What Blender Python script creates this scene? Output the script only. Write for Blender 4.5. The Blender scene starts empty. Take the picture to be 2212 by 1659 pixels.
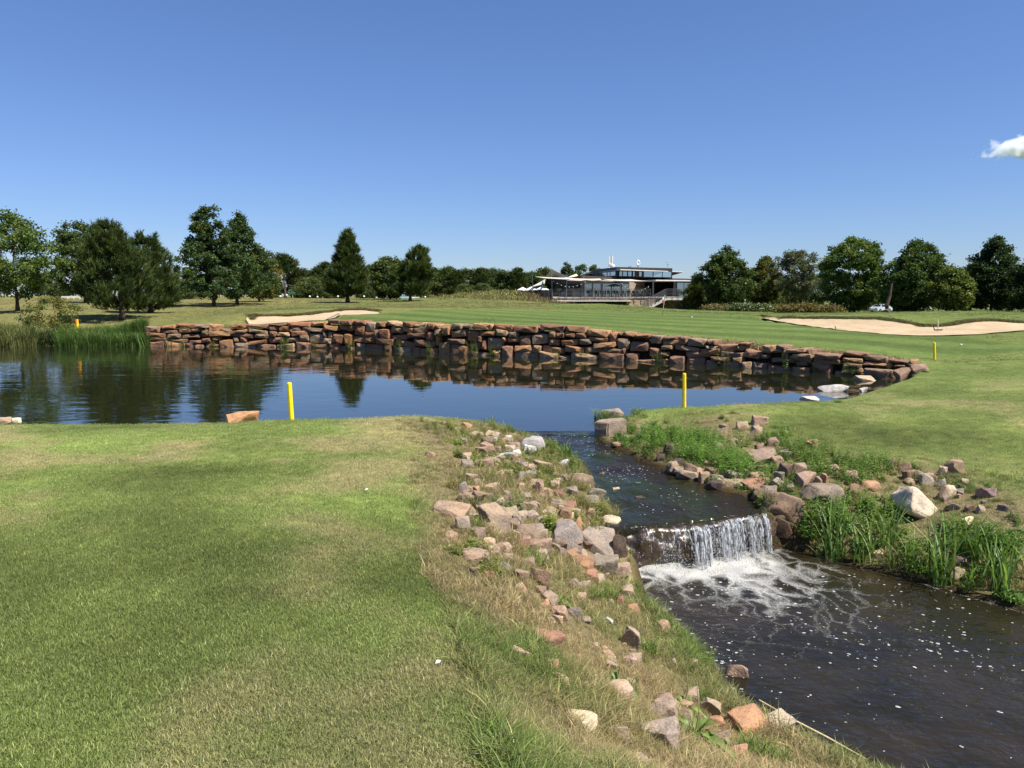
import bpy, bmesh, math, random
import numpy as np
from mathutils import Vector, Matrix, noise as mnoise

# ------------------------------------------------------------------ camera, sky, sun, exposure
scene = bpy.context.scene
COL = scene.collection
R = math.radians
PITCH = R(6.91)
CAM_Z = 2.4
FPX, CX, CY = 1579.0, 1106.0, 829.5          # reference picture measured at 2212 x 1659
cam_data = bpy.data.cameras.new("camera")
cam_data.sensor_width = 36.0
cam_data.lens = FPX / 2212.0 * 36.0
cam_data.clip_start = 0.05
cam_data.clip_end = 6000.0
cam = bpy.data.objects.new("camera", cam_data)
cam.location = (0, 0, CAM_Z)
cam.rotation_euler = (math.pi / 2 - PITCH, 0, 0)
COL.objects.link(cam)
scene.camera = cam

SUN_EL = R(57)
SUN_H = Vector((0.84, -0.54)).normalized()    # horizontal direction towards the sun
SUN_DIR = Vector((SUN_H.x * math.cos(SUN_EL), SUN_H.y * math.cos(SUN_EL), math.sin(SUN_EL)))
world = bpy.data.worlds.new("World")
scene.world = world
world.use_nodes = True
wn, wl = world.node_tree.nodes, world.node_tree.links
bg = wn["Background"]
sky = wn.new("ShaderNodeTexSky")
sky.sky_type = 'NISHITA'
sky.sun_disc = False
sky.sun_elevation = SUN_EL
sky.sun_rotation = math.atan2(SUN_H.x, SUN_H.y)
sky.altitude = 2500
sky.air_density = 1.5
sky.dust_density = 0.85
sky.ozone_density = 5.7
sky_gamma = wn.new("ShaderNodeGamma"); sky_gamma.inputs[1].default_value = 0.90      # softer fall-off from horizon to zenith
sky_tint = wn.new("ShaderNodeMix"); sky_tint.data_type = 'RGBA'; sky_tint.blend_type = 'MULTIPLY'; sky_tint.clamp_result = False
sky_tint.inputs[0].default_value = 1.0; sky_tint.inputs[7].default_value = (.50, .575, .775, 1)
wl.new(sky.outputs[0], sky_gamma.inputs[0]); wl.new(sky_gamma.outputs[0], sky_tint.inputs[6]); wl.new(sky_tint.outputs[2], bg.inputs[0])
bg.inputs[1].default_value = 0.10
sun_data = bpy.data.lights.new("sun", 'SUN')
sun_data.energy = 4.6
sun_data.angle = R(0.53)
sun_data.color = (1.0, 0.95, 0.87)
sun = bpy.data.objects.new("sun", sun_data)
sun.rotation_euler = SUN_DIR.to_track_quat('Z', 'Y').to_euler()
sun.location = (40, -20, 60)
COL.objects.link(sun)
scene.view_settings.view_transform = 'Standard'
scene.view_settings.look = 'None'
scene.view_settings.exposure = 1.0
scene.view_settings.gamma = 1.0
scene.view_settings.use_curve_mapping = False
scene.render.engine = 'CYCLES'
scene.cycles.max_bounces = 6
scene.cycles.transparent_max_bounces = 12
scene.cycles.caustics_reflective = False
scene.cycles.caustics_refractive = False
scene.cycles.sample_clamp_indirect = 6.0

# ------------------------------------------------------------------ helpers
def ray(u, v):
    xr, yr = (u - CX) / FPX, -(v - CY) / FPX
    return np.array((xr, math.cos(PITCH) + yr * math.sin(PITCH), -math.sin(PITCH) + yr * math.cos(PITCH)))
def P(u, v, z=None, d=None):
    r = ray(u, v)
    t = d / r[1] if d is not None else (z - CAM_Z) / r[2]
    return np.array((0, 0, CAM_Z)) + r * t

def tag(o, label=None, cat=None, group=None, kind=None):
    if label: o["label"] = label
    if cat: o["category"] = cat
    if group: o["group"] = group
    if kind: o["kind"] = kind
    return o
def empty(name, loc, label, cat, group=None, rz=0):
    o = bpy.data.objects.new(name, None)
    o.empty_display_size = 0.2
    o.location = loc; o.rotation_euler = (0, 0, rz)
    COL.objects.link(o)
    return tag(o, label, cat, group)
def mesh_data(name, V, F, col=None, smooth=False):
    me = bpy.data.meshes.new(name)
    V = np.asarray(V, dtype=np.float32)
    if isinstance(F, np.ndarray):
        m, k = F.shape
        me.vertices.add(len(V)); me.vertices.foreach_set("co", V.ravel())
        me.loops.add(m * k); me.loops.foreach_set("vertex_index", F.astype(np.int32).ravel())
        me.polygons.add(m)
        me.polygons.foreach_set("loop_start", np.arange(0, m * k, k, dtype=np.int32))
        me.polygons.foreach_set("loop_total", np.full(m, k, dtype=np.int32))
    else:
        me.from_pydata(V.tolist(), [], [list(f) for f in F])
    if smooth:
        me.polygons.foreach_set("use_smooth", np.ones(len(me.polygons), dtype=bool))
    me.update(calc_edges=True)
    if col is not None:
        c = np.asarray(col, dtype=np.float32)
        if c.ndim == 1: c = np.tile(c, (len(V), 1))
        if c.shape[1] == 3: c = np.hstack([c, np.ones((len(c), 1), np.float32)])
        a = me.color_attributes.new("Col", 'FLOAT_COLOR', 'POINT')
        a.data.foreach_set("color", c.ravel())
    return me
def obj(name, V, F, mat, parent=None, col=None, smooth=False):
    me = mesh_data(name, V, F, col, smooth)
    if mat: me.materials.append(mat)
    o = bpy.data.objects.new(name, me)
    if parent is not None: o.parent = parent
    COL.objects.link(o)
    return o
def link_copy(src, name=None, parent=None):
    o = src.copy(); COL.objects.link(o)
    if parent is not None: o.parent = parent
    return o
def copy_tree(o, parent=None):
    c = link_copy(o, parent=parent)
    for ch in list(o.children): copy_tree(ch, c)
    return c

class MB:
    """collects simple solids into one mesh"""
    def __init__(s): s.V, s.F = [], []
    def add(s, V, F):
        b = len(s.V); s.V += [tuple(map(float, p)) for p in V]; s.F += [[i + b for i in f] for f in F]; return s
    def box(s, lo, hi):
        x0, y0, z0 = lo; x1, y1, z1 = hi
        return s.add([(x0,y0,z0),(x1,y0,z0),(x1,y1,z0),(x0,y1,z0),(x0,y0,z1),(x1,y0,z1),(x1,y1,z1),(x0,y1,z1)],
                     [(0,3,2,1),(4,5,6,7),(0,1,5,4),(1,2,6,5),(2,3,7,6),(3,0,4,7)])
    def prism(s, poly, z0, z1):
        n = len(poly)
        zz0 = z0 if hasattr(z0, '__len__') else [z0] * n
        zz1 = z1 if hasattr(z1, '__len__') else [z1] * n
        V = [(p[0], p[1], a) for p, a in zip(poly, zz0)] + [(p[0], p[1], a) for p, a in zip(poly, zz1)]
        return s.add(V, [list(range(n))[::-1], list(range(n, 2 * n))] + [(i, (i + 1) % n, n + (i + 1) % n, n + i) for i in range(n)])
    def slab(s, p, q, z0, z1, th, zq0=None, zq1=None):
        """upright panel from plan point p to plan point q, th thick away from the camera"""
        p, q = np.array(p[:2], float), np.array(q[:2], float)
        t = (q - p) / np.linalg.norm(q - p); nrm = np.array((-t[1], t[0])) * th
        a = [p, q, q + nrm, p + nrm]
        zq0 = z0 if zq0 is None else zq0; zq1 = z1 if zq1 is None else zq1
        return s.prism(a, [z0, zq0, zq0, z0], [z1, zq1, zq1, z1])
    def tube(s, pts, rad, n=6, cap=True):
        pts = [Vector(p) for p in pts]
        if not hasattr(rad, '__len__'): rad = [rad] * len(pts)
        V, F = [], []
        for i, p in enumerate(pts):
            t = (pts[min(i + 1, len(pts) - 1)] - pts[max(i - 1, 0)]).normalized()
            a = t.cross(Vector((0.13, 0.31, 0.94)) if abs(t.z) < 0.9 else Vector((1, 0.1, 0))).normalized(); b = t.cross(a)
            for k in range(n):
                w = 2 * math.pi * k / n
                V.append(p + (a * math.cos(w) + b * math.sin(w)) * rad[i])
        for i in range(len(pts) - 1):
            for k in range(n):
                F.append((i*n+k, i*n+(k+1)%n, (i+1)*n+(k+1)%n, (i+1)*n+k))
        if cap: F += [list(range(n))[::-1], list(range((len(pts)-1)*n, len(pts)*n))]
        return s.add(V, F)
    def lathe(s, prof, n=12, c=(0, 0, 0)):
        V, F = [], []
        for r, z in prof:
            for k in range(n):
                w = 2 * math.pi * k / n; V.append((c[0] + r * math.cos(w), c[1] + r * math.sin(w), c[2] + z))
        for i in range(len(prof) - 1):
            for k in range(n): F.append((i*n+k, i*n+(k+1)%n, (i+1)*n+(k+1)%n, (i+1)*n+k))
        F += [list(range(n))[::-1], list(range((len(prof)-1)*n, len(prof)*n))]
        return s.add(V, F)
    def build(s, name, mat, parent=None, smooth=False, loc=None):
        V = np.array(s.V)
        if loc is not None: V = V - np.array(loc)
        o = obj(name, V, s.F, mat, parent, smooth=smooth)
        if loc is not None: o.location = loc
        return o

# ------------------------------------------------------------------ materials
def mat_new(name):
    m = bpy.data.materials.new(name); m.use_nodes = True
    nt = m.node_tree
    return m, nt.nodes, nt.links, nt.nodes["Principled BSDF"]
def nd(nodes, typ, **kw):
    n = nodes.new(typ)
    for k, v in kw.items():
        if k.startswith("i_"):
            n.inputs[int(k[2:]) if k[2:].isdigit() else k[2:]].default_value = v
        else: setattr(n, k, v)
    return n
def ramp(nodes, stops):
    r = nodes.new("ShaderNodeValToRGB"); e = r.color_ramp.elements
    while len(e) > 1: e.remove(e[0])
    e[0].position, e[0].color = stops[0][0], (*stops[0][1], 1)
    for p, c in stops[1:]:
        x = e.new(p); x.color = (*c, 1)
    return r
def mixc(nodes, links, fac, a, b, mode='MIX'):
    n = nodes.new("ShaderNodeMix"); n.data_type = 'RGBA'; n.blend_type = mode
    for s, val in ((0, fac), (6, a), (7, b)):
        if hasattr(val, 'links') or hasattr(val, 'is_linked'): links.new(val, n.inputs[s])
        else: n.inputs[s].default_value = (*val, 1) if hasattr(val, '__len__') and len(val) == 3 else val
    return n.outputs[2]
def plain(name, c, rough=0.6, metal=0.0, nscale=8.0, namt=0.25, spec=0.3):
    """painted or weathered surface with procedural mottling"""
    m, n, l, b = mat_new(name)
    g = n.new("ShaderNodeNewGeometry")
    t = nd(n, "ShaderNodeTexNoise"); t.inputs["Scale"].default_value = nscale; t.inputs["Detail"].default_value = 5
    l.new(g.outputs["Position"], t.inputs["Vector"])
    lo = tuple(x * (1 - namt) for x in c); hi = tuple(min(1, x * (1 + namt)) for x in c)
    r = ramp(n, [(0.3, lo), (0.7, hi)]); l.new(t.outputs[0], r.inputs[0]); l.new(r.outputs[0], b.inputs["Base Color"])
    b.inputs["Roughness"].default_value = rough; b.inputs["Metallic"].default_value = metal
    b.inputs["Specular IOR Level"].default_value = spec
    return m
def leaf_mat(name, transl=0.3, gloss=0.35, tint=(1, 1, 1), spec=0.25):
    m, n, l, b = mat_new(name)
    a = nd(n, "ShaderNodeAttribute", attribute_name="Col")
    src = a.outputs["Color"]
    if tint != (1, 1, 1): src = mixc(n, l, 1.0, src, tint, 'MULTIPLY')
    l.new(src, b.inputs["Base Color"])
    b.inputs["Roughness"].default_value = gloss; b.inputs["Specular IOR Level"].default_value = spec
    tr = n.new("ShaderNodeBsdfTranslucent")
    l.new(mixc(n, l, 1.0, src, (1.25, 1.3, 0.6), 'MULTIPLY'), tr.inputs[0])
    mx = n.new("ShaderNodeMixShader"); mx.inputs[0].default_value = transl
    l.new(b.outputs[0], mx.inputs[1]); l.new(tr.outputs[0], mx.inputs[2])
    l.new(mx.outputs[0], n["Material Output"].inputs[0])
    return m
def stone_mat(name, source):
    """source: 'object' (object colour) or 'attr' (Col attribute)"""
    m, n, l, b = mat_new(name)
    g = n.new("ShaderNodeTexCoord"); gp = n.new("ShaderNodeNewGeometry")
    if source == 'object': base = n.new("ShaderNodeObjectInfo").outputs["Color"]
    else: base = nd(n, "ShaderNodeAttribute", attribute_name="Col").outputs["Color"]
    oi = n.new("ShaderNodeObjectInfo")
    t1 = n.new("ShaderNodeTexNoise"); t1.inputs["Scale"].default_value = 9; t1.inputs["Detail"].default_value = 6; t1.inputs["Roughness"].default_value = 0.65
    t2 = n.new("ShaderNodeTexNoise"); t2.inputs["Scale"].default_value = 70; t2.inputs["Detail"].default_value = 4
    t3 = n.new("ShaderNodeTexNoise"); t3.inputs["Scale"].default_value = 3.5; t3.inputs["Detail"].default_value = 3
    for t in (t1, t2, t3): l.new(gp.outputs["Position"], t.inputs["Vector"])
    r1 = ramp(n, [(0.28, (0.62, 0.60, 0.60)), (0.5, (1, 1, 1)), (0.72, (1.32, 1.2, 1.05))]); l.new(t1.outputs[0], r1.inputs[0])
    c1 = mixc(n, l, 1.0, base, r1.outputs[0], 'MULTIPLY')
    r3 = ramp(n, [(0.5, (0, 0, 0)), (0.68, (1, 1, 1))]); l.new(t3.outputs[0], r3.inputs[0])
    mm = n.new("ShaderNodeMath"); mm.operation = 'MULTIPLY'; mm.inputs[1].default_value = 0.45; l.new(r3.outputs[0], mm.inputs[0])
    c2 = mixc(n, l, mm.outputs[0], c1, mixc(n, l, 0.5, c1, (0.16, 0.15, 0.14)))
    r2 = ramp(n, [(0.3, (0.72, 0.72, 0.72)), (0.62, (1.12, 1.12, 1.12))]); l.new(t2.outputs[0], r2.inputs[0])
    c3 = mixc(n, l, 1.0, c2, r2.outputs[0], 'MULTIPLY')
    l.new(c3, b.inputs["Base Color"])
    b.inputs["Roughness"].default_value = 0.85; b.inputs["Specular IOR Level"].default_value = 0.2
    ad = n.new("ShaderNodeMath"); ad.operation = 'MULTIPLY_ADD'; ad.inputs[1].default_value = 0.35
    l.new(t2.outputs[0], ad.inputs[0]); l.new(t1.outputs[0], ad.inputs[2])
    bp = n.new("ShaderNodeBump"); bp.inputs["Strength"].default_value = 0.7; bp.inputs["Distance"].default_value = 0.03
    l.new(ad.outputs[0], bp.inputs["Height"]); l.new(bp.outputs[0], b.inputs["Normal"])
    return m
M_ROCK = stone_mat("bank_stone", 'object')
M_WALLROCK = stone_mat("wall_stone", 'attr')
M_LEAF = leaf_mat("tree_leaf", 0.32, 0.45, spec=.15)
M_NEEDLE = leaf_mat("pine_needle", 0.2, 0.6, spec=.06)
M_WEED = leaf_mat("weed_leaf", 0.35, 0.4)
M_BARK = plain("bark", (0.085, 0.062, 0.045), 0.9, 0, 6, 0.45, 0.1)
# ------------------------------------------------------------------ terrain
rng = np.random.default_rng(7)
def vnoise(x, y, s, seed=0):
    """cheap smooth value noise on arrays, about -1..1"""
    x = np.asarray(x) / s + seed * 17.13; y = np.asarray(y) / s + seed * 5.77
    xi, yi = np.floor(x).astype(np.int64), np.floor(y).astype(np.int64)
    fx, fy = x - xi, y - yi
    fx = fx * fx * (3 - 2 * fx); fy = fy * fy * (3 - 2 * fy)
    def h(a, b):
        n = (a * 374761393 + b * 668265263 + seed * 1274126177) & 0x7fffffff
        n = ((n ^ (n >> 13)) * 1103515245) & 0x7fffffff
        n = n ^ (n >> 16)
        return (n % 65536) / 32768.0 - 1
    return (h(xi, yi) * (1 - fx) + h(xi + 1, yi) * fx) * (1 - fy) + (h(xi, yi + 1) * (1 - fx) + h(xi + 1, yi + 1) * fx) * fy
def fbm(x, y, s, seed=0, o=4):
    return sum(vnoise(x, y, s / 2 ** k, seed + k) * 0.5 ** k for k in range(o)) / 1.6
def sstep(a, b, x):
    t = np.clip((np.asarray(x) - a) / (b - a), 0, 1); return t * t * (3 - 2 * t)
def inside(poly, x, y):
    x = np.asarray(x); r = np.zeros(x.shape, bool); n = len(poly)
    for i in range(n):
        (x0, y0), (x1, y1) = poly[i][:2], poly[(i + 1) % n][:2]
        if y0 == y1: continue
        c = ((y0 > y) != (y1 > y)) & (x < (x1 - x0) * (y - y0) / (y1 - y0) + x0)
        r ^= c
    return r
def linedist(pts, x, y, closed=False):
    x = np.asarray(x, float); d = np.full(x.shape, 1e9); n = len(pts)
    for i in range(n if closed else n - 1):
        (x0, y0), (x1, y1) = pts[i][:2], pts[(i + 1) % n][:2]
        dx, dy = x1 - x0, y1 - y0; L = dx * dx + dy * dy + 1e-12
        t = np.clip(((x - x0) * dx + (y - y0) * dy) / L, 0, 1)
        d = np.minimum(d, np.hypot(x - x0 - t * dx, y - y0 - t * dy))
    return d
def sdist(poly, x, y):
    """signed distance, negative inside"""
    d = linedist(poly, x, y, True); return np.where(inside(poly, x, y), -d, d)

WATER_Z, CREST_Z, POOL_Z = 0.0, -0.35, -0.78
wall_px = [(318, 747, 706), (420, 747.5, 707), (560, 748.5, 706), (690, 750, 698), (790, 753, 698), (870, 757, 702), (1000, 765, 707), (1200, 772, 711),
           (1330, 777, 721), (1400, 780, 730), (1500, 785, 735), (1600, 791, 747), (1700, 798, 757), (1800, 806, 767), (1900, 811, 776), (1972, 815, 786)]
WALL = []
for u, v, vt in wall_px:
    p = P(u, v, z=0); q = P(u, vt, d=p[1] + 0.12); WALL.append((p[0], p[1], q[2]))
WALL = np.array(WALL)
lip_l, lip_r = P(1092, 931, z=0), P(1285, 931, z=0)
near_l = [(-42, 12.2), (-25, 12.7), (-14, 13.0), (-8, 13.1), (-5.0, 13.15), (-3.0, 13.15), (-1.4, 13.25), (-0.6, 13.1)]
near_r = [(1.75, 13.3), (2.6, 14.5), (3.7, 15.0), (5.2, 15.6), (6.6, 16.2)] + [tuple(P(u, v, z=0)[:2]) for u, v in ((1835, 862), (1905, 849), (1962, 834), (1988, 815))]
far_l = [tuple(P(u, v, z=0)[:2]) for u, v in ((240, 746), (150, 745.5), (60, 747), (-60, 749))] + [(-42, 34.5)]
POND = near_l + [tuple(lip_l[:2]), tuple(lip_r[:2])] + near_r + [tuple(p[:2]) for p in WALL[::-1]] + far_l
brookL = [(1092, 931, 0), (1150, 945, -.03), (1205, 966, -.08), (1258, 1000, -.13), (1282, 1040, -.19), (1292, 1075, -.24), (1335, 1108, -.31), (1350, 1137, -.35)]
brookR = [(1285, 931, 0), (1305, 955, -.03), (1395, 992, -.09), (1470, 1030, -.16), (1560, 1054, -.22), (1632, 1076, -.28), (1655, 1098, -.33), (1652, 1108, -.35)]
BL = np.array([P(u, v, z=z) for u, v, z in brookL]); BR = np.array([P(u, v, z=z) for u, v, z in brookR])
BROOK = [tuple(p[:2]) for p in BL] + [tuple(p[:2]) for p in BR[::-1]]
poolL_px = [(1336, 1212), (1352, 1235), (1385, 1278), (1425, 1318), (1470, 1362), (1512, 1405), (1545, 1452), (1568, 1490), (1600, 1525), (1660, 1560), (1720, 1595), (1790, 1635), (1850, 1659)]
poolR_px = [(1644, 1183), (1690, 1180), (1745, 1192), (1800, 1206), (1865, 1226), (1960, 1250), (2060, 1277), (2140, 1300), (2212, 1322)]
PL = [tuple(P(u, v, z=POOL_Z)[:2]) for u, v in poolL_px] + [(3.1, 3.6), (3.9, 1.5), (4.6, -3)]
PR = [tuple(P(u, v, z=POOL_Z)[:2]) for u, v in poolR_px] + [(6.6, 5.6), (8.2, 3.6), (9.5, -3)]
POOL = PL + PR[::-1]

ctrl = []
def cz(u, v, z): ctrl.append(P(u, v, z=z))
def cd(u, v, d): ctrl.append(P(u, v, d=d))
for p in ((0, 0, .8), (-4, 0, .85), (-12, 0, .85), (2, .5, .72), (0, -6, .9), (-10, -8, .9), (-30, 0, .8), (-30, 8, .6), (2.4, -3, .6), (15, 0, .2), (11, 3, 0), (25, 8, .6), (30, 0, .6)): ctrl.append(np.array(p, float))
for u, v, z in ((60, 1659, .8), (600, 1659, .8), (1100, 1655, .74), (0, 1300, .7), (0, 1050, .5), (0, 919, .26), (300, 920, .25), (500, 914, .28), (630, 907, .33), (870, 900, .40),
                (980, 906, .32), (1050, 916, .17), (600, 1200, .62), (600, 1000, .48), (930, 1000, .38), (930, 1120, .42), (960, 1250, .46), (1040, 1400, .5), (1120, 1550, .55),
                (1060, 960, .16), (1150, 1000, .08), (1100, 1080, .2), (1180, 1120, .02), (1230, 1170, -.18), (1150, 1250, .12), (1250, 1290, -.25), (1180, 1350, .15), (1320, 1420, -.2), (1250, 1500, .15),
                (1400, 1520, -.25), (1350, 1620, .05), (1500, 1600, -.45), (1600, 1659, -.5), (1450, 1470, -.5), (1290, 1210, -.45),
                (1345, 1150, -.2), (1310, 1130, -.12)): cz(u, v, z)
for u, v, z in ((1478, 879, .24), (1390, 886, .12), (1340, 897, .08), (1600, 872, .22), (1720, 868, .2), (1835, 863, .04), (1990, 800, .25), (2019, 779, .3), (2212, 860, .42), (2212, 950, .22), (1950, 900, .25), (1900, 950, .12), (1650, 920, .14),
                (1480, 920, .04), (1450, 975, -.02), (1560, 1000, -.07), (1750, 1010, -.04), (1700, 1060, -.18), (1820, 1060, -.15), (2000, 1020, -.02), (2100, 1060, -.08), (2212, 1060, .0), (1760, 1110, -.36), (1690, 1110, -.34), (1900, 1120, -.4), (2080, 1130, -.28), (2212, 1160, -.28),
                (1850, 1180, -.62), (2050, 1220, -.62), (2212, 1250, -.58), (2212, 780, .52), (2120, 745, .62), (2212, 745, .7), (2500, 900, .5), (2500, 1100, 0)): cz(u, v, z)
for u, v, d in ((460, 663, 62), (340, 675, 50), (264, 691, 42), (150, 690, 42), (38, 671, 46), (0, 690, 41), (130, 658, 62), (0, 640, 95), (150, 641, 95), (300, 645, 92), (560, 650, 80), (600, 645, 105), (750, 654, 75), (850, 649, 82), (900, 645, 92), (1000, 643, 100),
                (650, 668, 48), (850, 664, 52), (1050, 664, 55), (1150, 659, 62), (1300, 656, 62), (1420, 667, 66), (1040, 640, 88), (1090, 632, 92), (1140, 638, 90), (1168, 654, 90),
                (1000, 690, 36.5), (1250, 694, 36), (1450, 694, 38), (1250, 680, 44), (1432, 682, 44), (1580, 690, 40), (1560, 678, 55), (1650, 676, 78), (1440, 672, 98), (1300, 668, 100),
                (1500, 725, 29), (1700, 735, 27), (1900, 755, 24.8), (1800, 676, 62), (1920, 684, 58), (2050, 673, 44), (2120, 672, 46), (2212, 684, 52), (2300, 680, 60), (2120, 688, 36), (2000, 692, 36), (-100, 700, 42), (-200, 650, 80)): cd(u, v, d)
for x, y, z in WALL: ctrl.append(np.array((x, y + .55, z - .03)))
for p in BL[1:-1]: ctrl.append(p + np.array((-.05, 0, .03)))
for p in BR[1:-1]: ctrl.append(p + np.array((.05, 0, .03)))
for u, v in poolL_px[1:]: ctrl.append(P(u, v, z=POOL_Z) + np.array((0, 0, .04)))
for u, v in poolR_px[2:]: ctrl.append(P(u, v, z=POOL_Z) + np.array((0, 0, .05)))
for x, y in near_l[:-1]: ctrl.append(np.array((x, y + .1, .04)))
for x, y in near_r[:5]: ctrl.append(np.array((x, y - .05, .04)))
for x, y in far_l: ctrl.append(np.array((x, y + .1, .08)))
for x, y, z in ((-60, 30, 1), (-70, 60, 1.6), (-120, 120, 2.2), (0, 140, 1.8), (-60, 150, 2.3), (70, 130, .9), (60, 70, .9), (45, 40, 1.1), (30, 25, .8), (130, 130, 1), (0, 300, 1.5), (-300, 300, 1.5), (300, 300, 1), (0, -60, 1), (-80, -40, 1), (90, -30, 1), (250, 50, 1), (-250, 50, 1)): ctrl.append(np.array((x, y, z), float))
# bunkers: front edge and back edge of the sand
bunkA_f = [(531, 689, 36.5), (539, 702, 36), (612, 697, 36.5), (703, 691, 37), (722, 687.5, 37.8), (730, 682, 38.8), (779, 680, 39.3), (821, 678, 40)]
bunkA_b = [(533, 686.5, 37.2), (548, 684, 38.5), (604, 685, 38.5), (650, 683, 39.2), (691, 678, 40.5), (738, 672, 42.5), (779, 671, 42.5), (817, 674.5, 41.5)]
bunkB_f = [(1645, 687, 41), (1697, 697, 36.5), (1761, 706, 33.5), (1833, 715, 31), (1901, 721, 29.5), (1952, 724, 28.8), (2037, 725, 28.6), (2106, 722, 28.8), (2212, 714, 29.5), (2330, 706, 30.5)]
bunkB_b = [(1650, 685.5, 41.6), (1697, 688.5, 39), (1761, 690, 37), (1830, 690, 36), (1901, 691.5, 34.5), (1945, 697, 33.5), (2000, 708, 32), (2040, 708, 31.8), (2106, 697, 32.5), (2150, 695.5, 33), (2212, 700, 33), (2330, 697, 34)]
BUNK = []
for f, b in ((bunkA_f, bunkA_b), (bunkB_f, bunkB_b)):
    F_ = np.array([P(u, v, d=d_) for u, v, d_ in f]); B_ = np.array([P(u, v, d=d_) for u, v, d_ in b])
    BUNK.append((F_, B_))
    for p in F_: ctrl.append(p.copy())
    for p in B_: ctrl.append(p + np.array((0, .25, .10)))
    ti = np.linspace(.04, .96, 14); tf, tb = np.linspace(0, 1, len(F_)), np.linspace(0, 1, len(B_))
    for t in ti:
        pf = np.array([np.interp(t, tf, F_[:, k]) for k in range(3)]); pb = np.array([np.interp(t, tb, B_[:, k]) for k in range(3)])
        for w in (.3, .65): ctrl.append(pf * (1 - w) + pb * w - np.array((0, 0, .08)))
C = np.array(ctrl)
def thin(C, dmin=0.22):
    keep = []
    for p in C:
        if all(np.hypot(p[0] - q[0], p[1] - q[1]) > dmin for q in keep): keep.append(p)
    return np.array(keep)
C = thin(C)
def phi(r): return np.sqrt(r * r + 0.15)
_A = phi(np.hypot(C[:, None, 0] - C[None, :, 0], C[:, None, 1] - C[None, :, 1]))
_n = len(C)
_M = np.zeros((_n + 1, _n + 1)); _M[:_n, :_n] = _A + np.eye(_n) * -0.02; _M[_n, :_n] = 1; _M[:_n, _n] = 1
_W = np.linalg.solve(_M, np.append(C[:, 2], 0))
def land(x, y):
    x = np.asarray(x, float); y = np.asarray(y, float); sh = x.shape
    x = x.ravel(); y = y.ravel(); z = np.empty(x.shape)
    for i in range(0, len(x), 20000):
        s = slice(i, i + 20000)
        z[s] = phi(np.hypot(x[s, None] - C[None, :, 0], y[s, None] - C[None, :, 1])) @ _W[:_n] + _W[_n]
    return z.reshape(sh)
BUNKPOLY = [[tuple(p[:2]) for p in F_] + [tuple(p[:2]) for p in B_[::-1]] for F_, B_ in BUNK]
def height(x, y):
    x = np.asarray(x, float); y = np.asarray(y, float)
    z = land(x, y)
    r = np.hypot(x, y)
    z = z + fbm(x, y, 1.1, 3) * 0.022 * sstep(40, 14, r) + fbm(x, y, 7, 5) * 0.03 * sstep(8, 20, r) * sstep(50, 70, r)
    sp = sdist(POND, x, y)
    dw = linedist([tuple(p[:2]) for p in WALL], x, y)
    wallish = (dw < 0.9) & (x < WALL[-1][0] - .05)
    k = np.where(wallish, sstep(0.42, 0.12, sp), sstep(0.12, -0.6, sp))
    z = np.where(k > 0, z * (1 - k) + (-0.55) * k, z)
    sb = sdist(BROOK, x, y)
    # water surface height along the brook
    t = np.clip((13.0 - y) / (13.0 - BL[-1][1]), 0, 1)
    zb = -0.35 * t ** 1.0
    k = sstep(0.03, -0.25, sb)
    z = z * (1 - k) + np.minimum(z, zb - 0.14) * k
    sl = sdist(POOL, x, y)
    k = sstep(0.0, -0.16, sl)
    z = z * (1 - k) + np.minimum(z, POOL_Z - 0.3) * k
    for bp in BUNKPOLY:
        s = sdist(bp, x, y) if np.any(r > 20) else np.full(x.shape, 9.0)
        z = z - 0.14 * sstep(0.12, -0.03, s)
    return z
def hgt(x, y): return float(height(np.array([x]), np.array([y]))[0])
_ds = np.concatenate([np.linspace(1.6, 20, 420), np.geomspace(20.05, 140, 300)])
def hit(u, v, dmin=1.6):
    """where the view ray through a picture point first meets the ground"""
    r = ray(u, v); t = _ds / r[1]; t = t[_ds >= dmin]
    X, Y, Z = r[0] * t, r[1] * t, CAM_Z + r[2] * t
    H = height(X, Y); H = np.maximum(H, np.where(sdist(POND, X, Y) < 0, 0.0, -9)); H = np.maximum(H, np.where(sdist(POOL, X, Y) < 0, POOL_Z, -9))
    i = np.argmax(H >= Z)
    if not (H >= Z).any(): i = len(t) - 1
    return np.array((X[i], Y[i], H[i]))

# zones as albedo masks
green_px = [(560, 697), (720, 690.5), (760, 681), (825, 679), (1000, 668), (1250, 672), (1500, 677), (1600, 684), (1640, 689), (1700, 700), (1850, 719), (1960, 727), (2080, 728), (2212, 745), (2330, 760), (2330, 790), (2100, 768), (1900, 762), (1700, 742), (1500, 722), (1300, 709), (1100, 702), (900, 699), (700, 694)]
GREEN = [tuple(hit(u, v, 24)[:2]) for u, v in green_px]
ledge_px = [(880, 912), (925, 960), (935, 1040), (945, 1130), (985, 1240), (1040, 1330), (1070, 1430), (1130, 1540), (1190, 1659)]
LEDGE = [tuple(hit(u, v)[:2]) for u, v in ledge_px] + [(1.1, 0), (1.6, -5)]           # where the mown lawn ends on the left bank
LBANK = LEDGE + [(5, -5)] + PL[::-1][1:] + [tuple(p[:2]) for p in BL[::-1]]
redge_px = [(1300, 900), (1390, 915), (1560, 900), (1660, 930), (1800, 975), (1950, 1000), (2060, 1015), (2212, 1075)]
REDGE = [tuple(hit(u, v)[:2]) for u, v in redge_px] + [(8.5, 7.5), (10, 4), (12, -3)]
RBANK = REDGE + [(9.5, -3)] + PR[::-1][1:] + [tuple(p[:2]) for p in BR[::-1]]

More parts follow.
